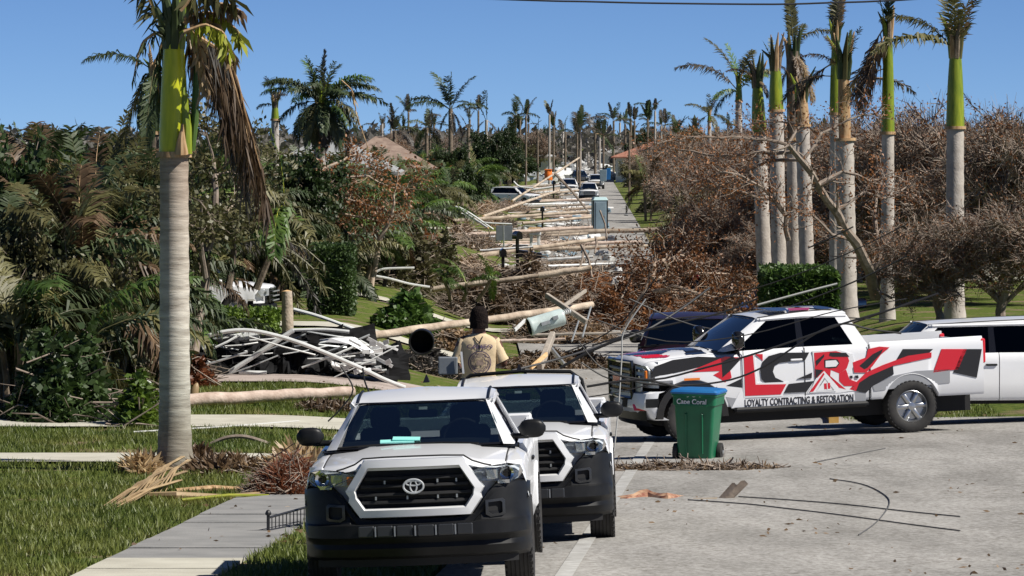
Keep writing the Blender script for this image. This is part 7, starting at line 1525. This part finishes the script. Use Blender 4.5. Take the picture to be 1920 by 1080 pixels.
# roof tile and stone scraps by the sheaths
for (px, py, w, l) in ((548, 878, .45, 'pale flat stone slab behind the red-brown heap'), (450, 835, .5, 'curved grey bark strip arched on the lawn'), ):
    g0 = G(px, py); mb = MB(); 
    if w == .45: mb.box((0, 0, .08), (.45, .3, .07), rot=Euler((.2, .1, .3)), bev=.02)
    else: mb.tube(smooth([Vector((-.45, 0, .02)), Vector((-.2, 0, .12)), Vector((.1, 0, .13)), Vector((.45, 0, .02))]), .035, 6)
    tag(mb.build('stone_slab' if w == .45 else 'bark_strip', M['whitejunk' if w == .45 else 'bark'], None, loc=g0), l, 'slab' if w == .45 else 'bark strip')

# ------------------------------------------------------------------ houses
ROOF_B = mat('brown_shingle', (.2, .14, .11), .9, col2=(.32, .24, .19), scale=2, bump=.5); ROOF_R = mat('red_shingle', (.28, .11, .07), .9, col2=(.4, .2, .14), scale=2, bump=.5); WALLC = mat('cream_stucco', (.62, .57, .48), .9, col2=(.68, .64, .56), scale=2); WALLW = mat('white_stucco', (.74, .73, .7), .9, col2=(.68, .67, .64), scale=2)
def house(x, y, w, d, h, rh, rz, wall, roof, label):
    z = gz(x, y); e = empty('house', (x, y, z), (0, 0, rz), label, 'house'); mb = MB(); mb.box((0, 0, h / 2 - .2), (w, d, h + .4)); mb.build('wall', wall, e)
    ov = .6; a, b = w / 2 + ov, d / 2 + ov; r_ = max(a - b, .3); mb = MB(); vs = [(-a, -b, h), (a, -b, h), (a, b, h), (-a, b, h), (-r_, 0, h + rh), (r_, 0, h + rh)]; mb.add(vs + [(q[0], q[1], q[2] - .18) for q in vs[:4]], [(0, 1, 5, 4), (1, 2, 5), (2, 3, 4, 5), (3, 0, 4), (9, 8, 7, 6), (0, 6, 7, 1), (1, 7, 8, 2), (2, 8, 9, 3), (3, 9, 6, 0)]); rf = mb.build('roof', roof, e)
    for i in range(int(w // 3)):
        xx = -w / 2 + 1.6 + i * 3; mb = MB(); mb.box((xx, -d / 2 - .03, h * .55), (1.5, .1, 1.2)); f = mb.build('window', M['wwhite'], e); mb = MB()
        for k in (-1, 1): mb.box((xx + k * .35, -d / 2 - .09, h * .55), (.62, .03, 1.04))
        mb.build('pane', M['gloss'], f)
    return e
house(X(712, 300), 300, 6, 9, 3.5, 2.1, R(5), WALLC, ROOF_B, 'house with brown hip roof showing above the left thicket'); house(X(620, 225), 225, 6, 8, 3.6, 1.8, 0, WALLW, mat('grey_roof', (.3, .31, .31), .8), 'pale low house glimpsed behind the coconut palm')
house(X(1235, 600), 600, 11, 12, 3.2, 2.2, R(-4), WALLW, ROOF_R, 'house with reddish roof at the far right side of the street'); 
house(X(1020, 800), 800, 12, 10, 3.0, 1.6, 0, WALLW, ROOF_B, 'pale distant house near the horizon left of the street end'); house(X(975, 700), 700, 10, 10, 2.8, 1.2, 0, WALLC, mat('pale_roof', (.55, .56, .56), .8), 'pale low distant house above the left thicket end')
house(X(1590, 172), 172, 3.6, 6, 2.3, .5, 0, WALLC, ROOF_B, 'tan house wall glimpsed between the grey palm trunks'); house(X(1900, 165), 165, 10, 10, 3.0, 1.6, R(8), WALLC, ROOF_B, 'tan house behind the right palms near the last vehicle')

rs = random.Random(77)
for i in range(12):
    Yh = rs.uniform(700, 1100); px = rs.choice([rs.uniform(700, 1080), rs.uniform(940, 1090), rs.uniform(1150, 1420)]); w = rs.uniform(8, 13)
    if abs((px - 1095) / 8400 * Yh) < w * .75: px = 1095 + math.copysign((w * .75 + 4) / Yh * 8400, px - 1095)
    house(X(px, Yh), Yh, w, 10, rs.uniform(2.6, 3.2), rs.uniform(1., 1.7), R(rs.uniform(-8, 8)), rs.choice([WALLW, WALLC]), rs.choice([ROOF_B, ROOF_R, mat('pale_roof', (.55, .56, .56), .8), mat('pale_roof', (.55, .56, .56), .8)]), 'distant low house among stripped palms at the end of the street')
for o in list(sc.objects):
    if o.get('label') == 'distant low house among stripped palms at the end of the street': o['group'] = 'distant houses at the end of the street'

rs = random.Random(41); random.seed(41)
for i in range(70):
    Yh = rs.uniform(420, 900); side_ = rs.choice([-1, -1, 1]); off = rs.uniform(6, 60) if side_ < 0 else rs.uniform(8, 60); x_ = axis(Yh) + side_ * off; px = 960 + x_ / Yh * F
    if px < 700 or px > 1500: continue
    tree_px(rs.choice(['olive', 'brown', 'green', 'brown']), px, Yh, rs.uniform(246, 272), rs.uniform(5, 8), 'storm-stripped tree among the wreckage at the far end of the street', 'storm-stripped trees at the end of the street')
for i, (px, py, w, h) in enumerate(((905, 470, 90, 26), (870, 455, 60, 40), (935, 425, 70, 20), (905, 400, 60, 30), (960, 395, 80, 18), (985, 370, 70, 14), (1000, 455, 60, 14), (1060, 470, 80, 16), (1080, 440, 70, 14), (1065, 405, 70, 14), (1030, 380, 60, 12), (900, 515, 110, 26), (1000, 530, 120, 34), (1090, 530, 110, 30), (1060, 505, 90, 20), (1045, 358, 60, 9), (1075, 345, 50, 9))):
    brush_pile(px, py, w, h, 3.5 if py > 420 else 9, ('heap of mixed brown branches and pale sticks among the fallen poles', 'brown litter heap between fallen poles on the far lawn')[i % 2], 420, 3000, 'palebark' if i % 2 else 'bark', 'litter', (.2, .05), 1.6, seed=200 + i, sl=(.5, 2.2), group='heaps among the fallen poles')

# dry leaf bits strewn over the road and walks
ns = np.random.RandomState(31); n = 2600; yy = 40 + 70 * ns.rand(n) ** 1.3; xx = ns.uniform(-4, 9, n); cl = (np.sin(xx * 1.3 + yy * .35) + np.sin(yy * .9 - xx) + ns.normal(0, .8, n)) > .9; xx, yy = xx[cl], yy[cl]
zz = ground(xx, yy) + .045; d = unit(ns.normal(size=(len(xx), 3)) * np.array([1, 1, .12])); V, Fq = leaf_quads(np.stack([xx, yy, zz], 1), d, ns.uniform(.03, .12, len(xx)), ns.uniform(.008, .025, len(xx)))
tag(link('leaf_litter', npmesh('leaf_litter', V, Fq, M['litter'])), 'dry leaf bits strewn thinly over the road and walks', 'litter', None, 'stuff')

for i, (pp, Y, r) in enumerate((([(1120, 600), (1250, 640), (1400, 628), (1560, 585), (1700, 560)], 69, .009), ([(1180, 560), (1300, 610), (1420, 620), (1520, 600)], 80, .012), ([(1350, 560), (1480, 520), (1600, 470), (1700, 420)], 104, .014), ([(1060, 660), (1110, 640), (1170, 600), (1230, 520)], 90, .014), ([(1100, 745), (1160, 735), (1215, 722)], 70, .01), ([(1230, 600), (1360, 590), (1500, 592), (1680, 600)], 86, .012))):
    q0 = P(*pp[0], Y); mb = MB(); mb.tube(smooth([P(a, b, Y) - q0 for a, b in pp]), r, 5); tag(mb.build('cable', M['cable'], None, loc=q0), ['fine black wire looping across the side windows of the wrapped pickup', 'thin wire drooping over the maroon pickup roof', 'thin wire rising past the grey palms from the hedge', 'thin wire climbing into the rusty brush heap', 'short low wire beside the wrapped pickup bumper', 'taut thin wire behind the roof of the wrapped pickup'][i], 'cable')

rs = random.Random(90)
for i in range(26):
    Yq = 205 * (520 / 205) ** rs.random(); y = 250 + 6.2 * 8400 / Yq; xl = 1095 - rs.uniform(5.5, 8.2) * 8400 / Yq + axis(0); L_ = rs.uniform(5, 11) * 8400 / Yq
    log((xl, y + rs.uniform(-3, 3)), (xl + L_, y - rs.uniform(-4, 13)), rs.uniform(.18, .34) * 8400 / Yq, 'pale pole fallen across the left verge of the far road among the brown heaps', Yq, Yq + rs.uniform(0, 4), m=rs.choice(['wood', 'wood', 'pinkwood', 'plank', 'whitejunk']), group='pale poles fallen over the left verge', n=7)
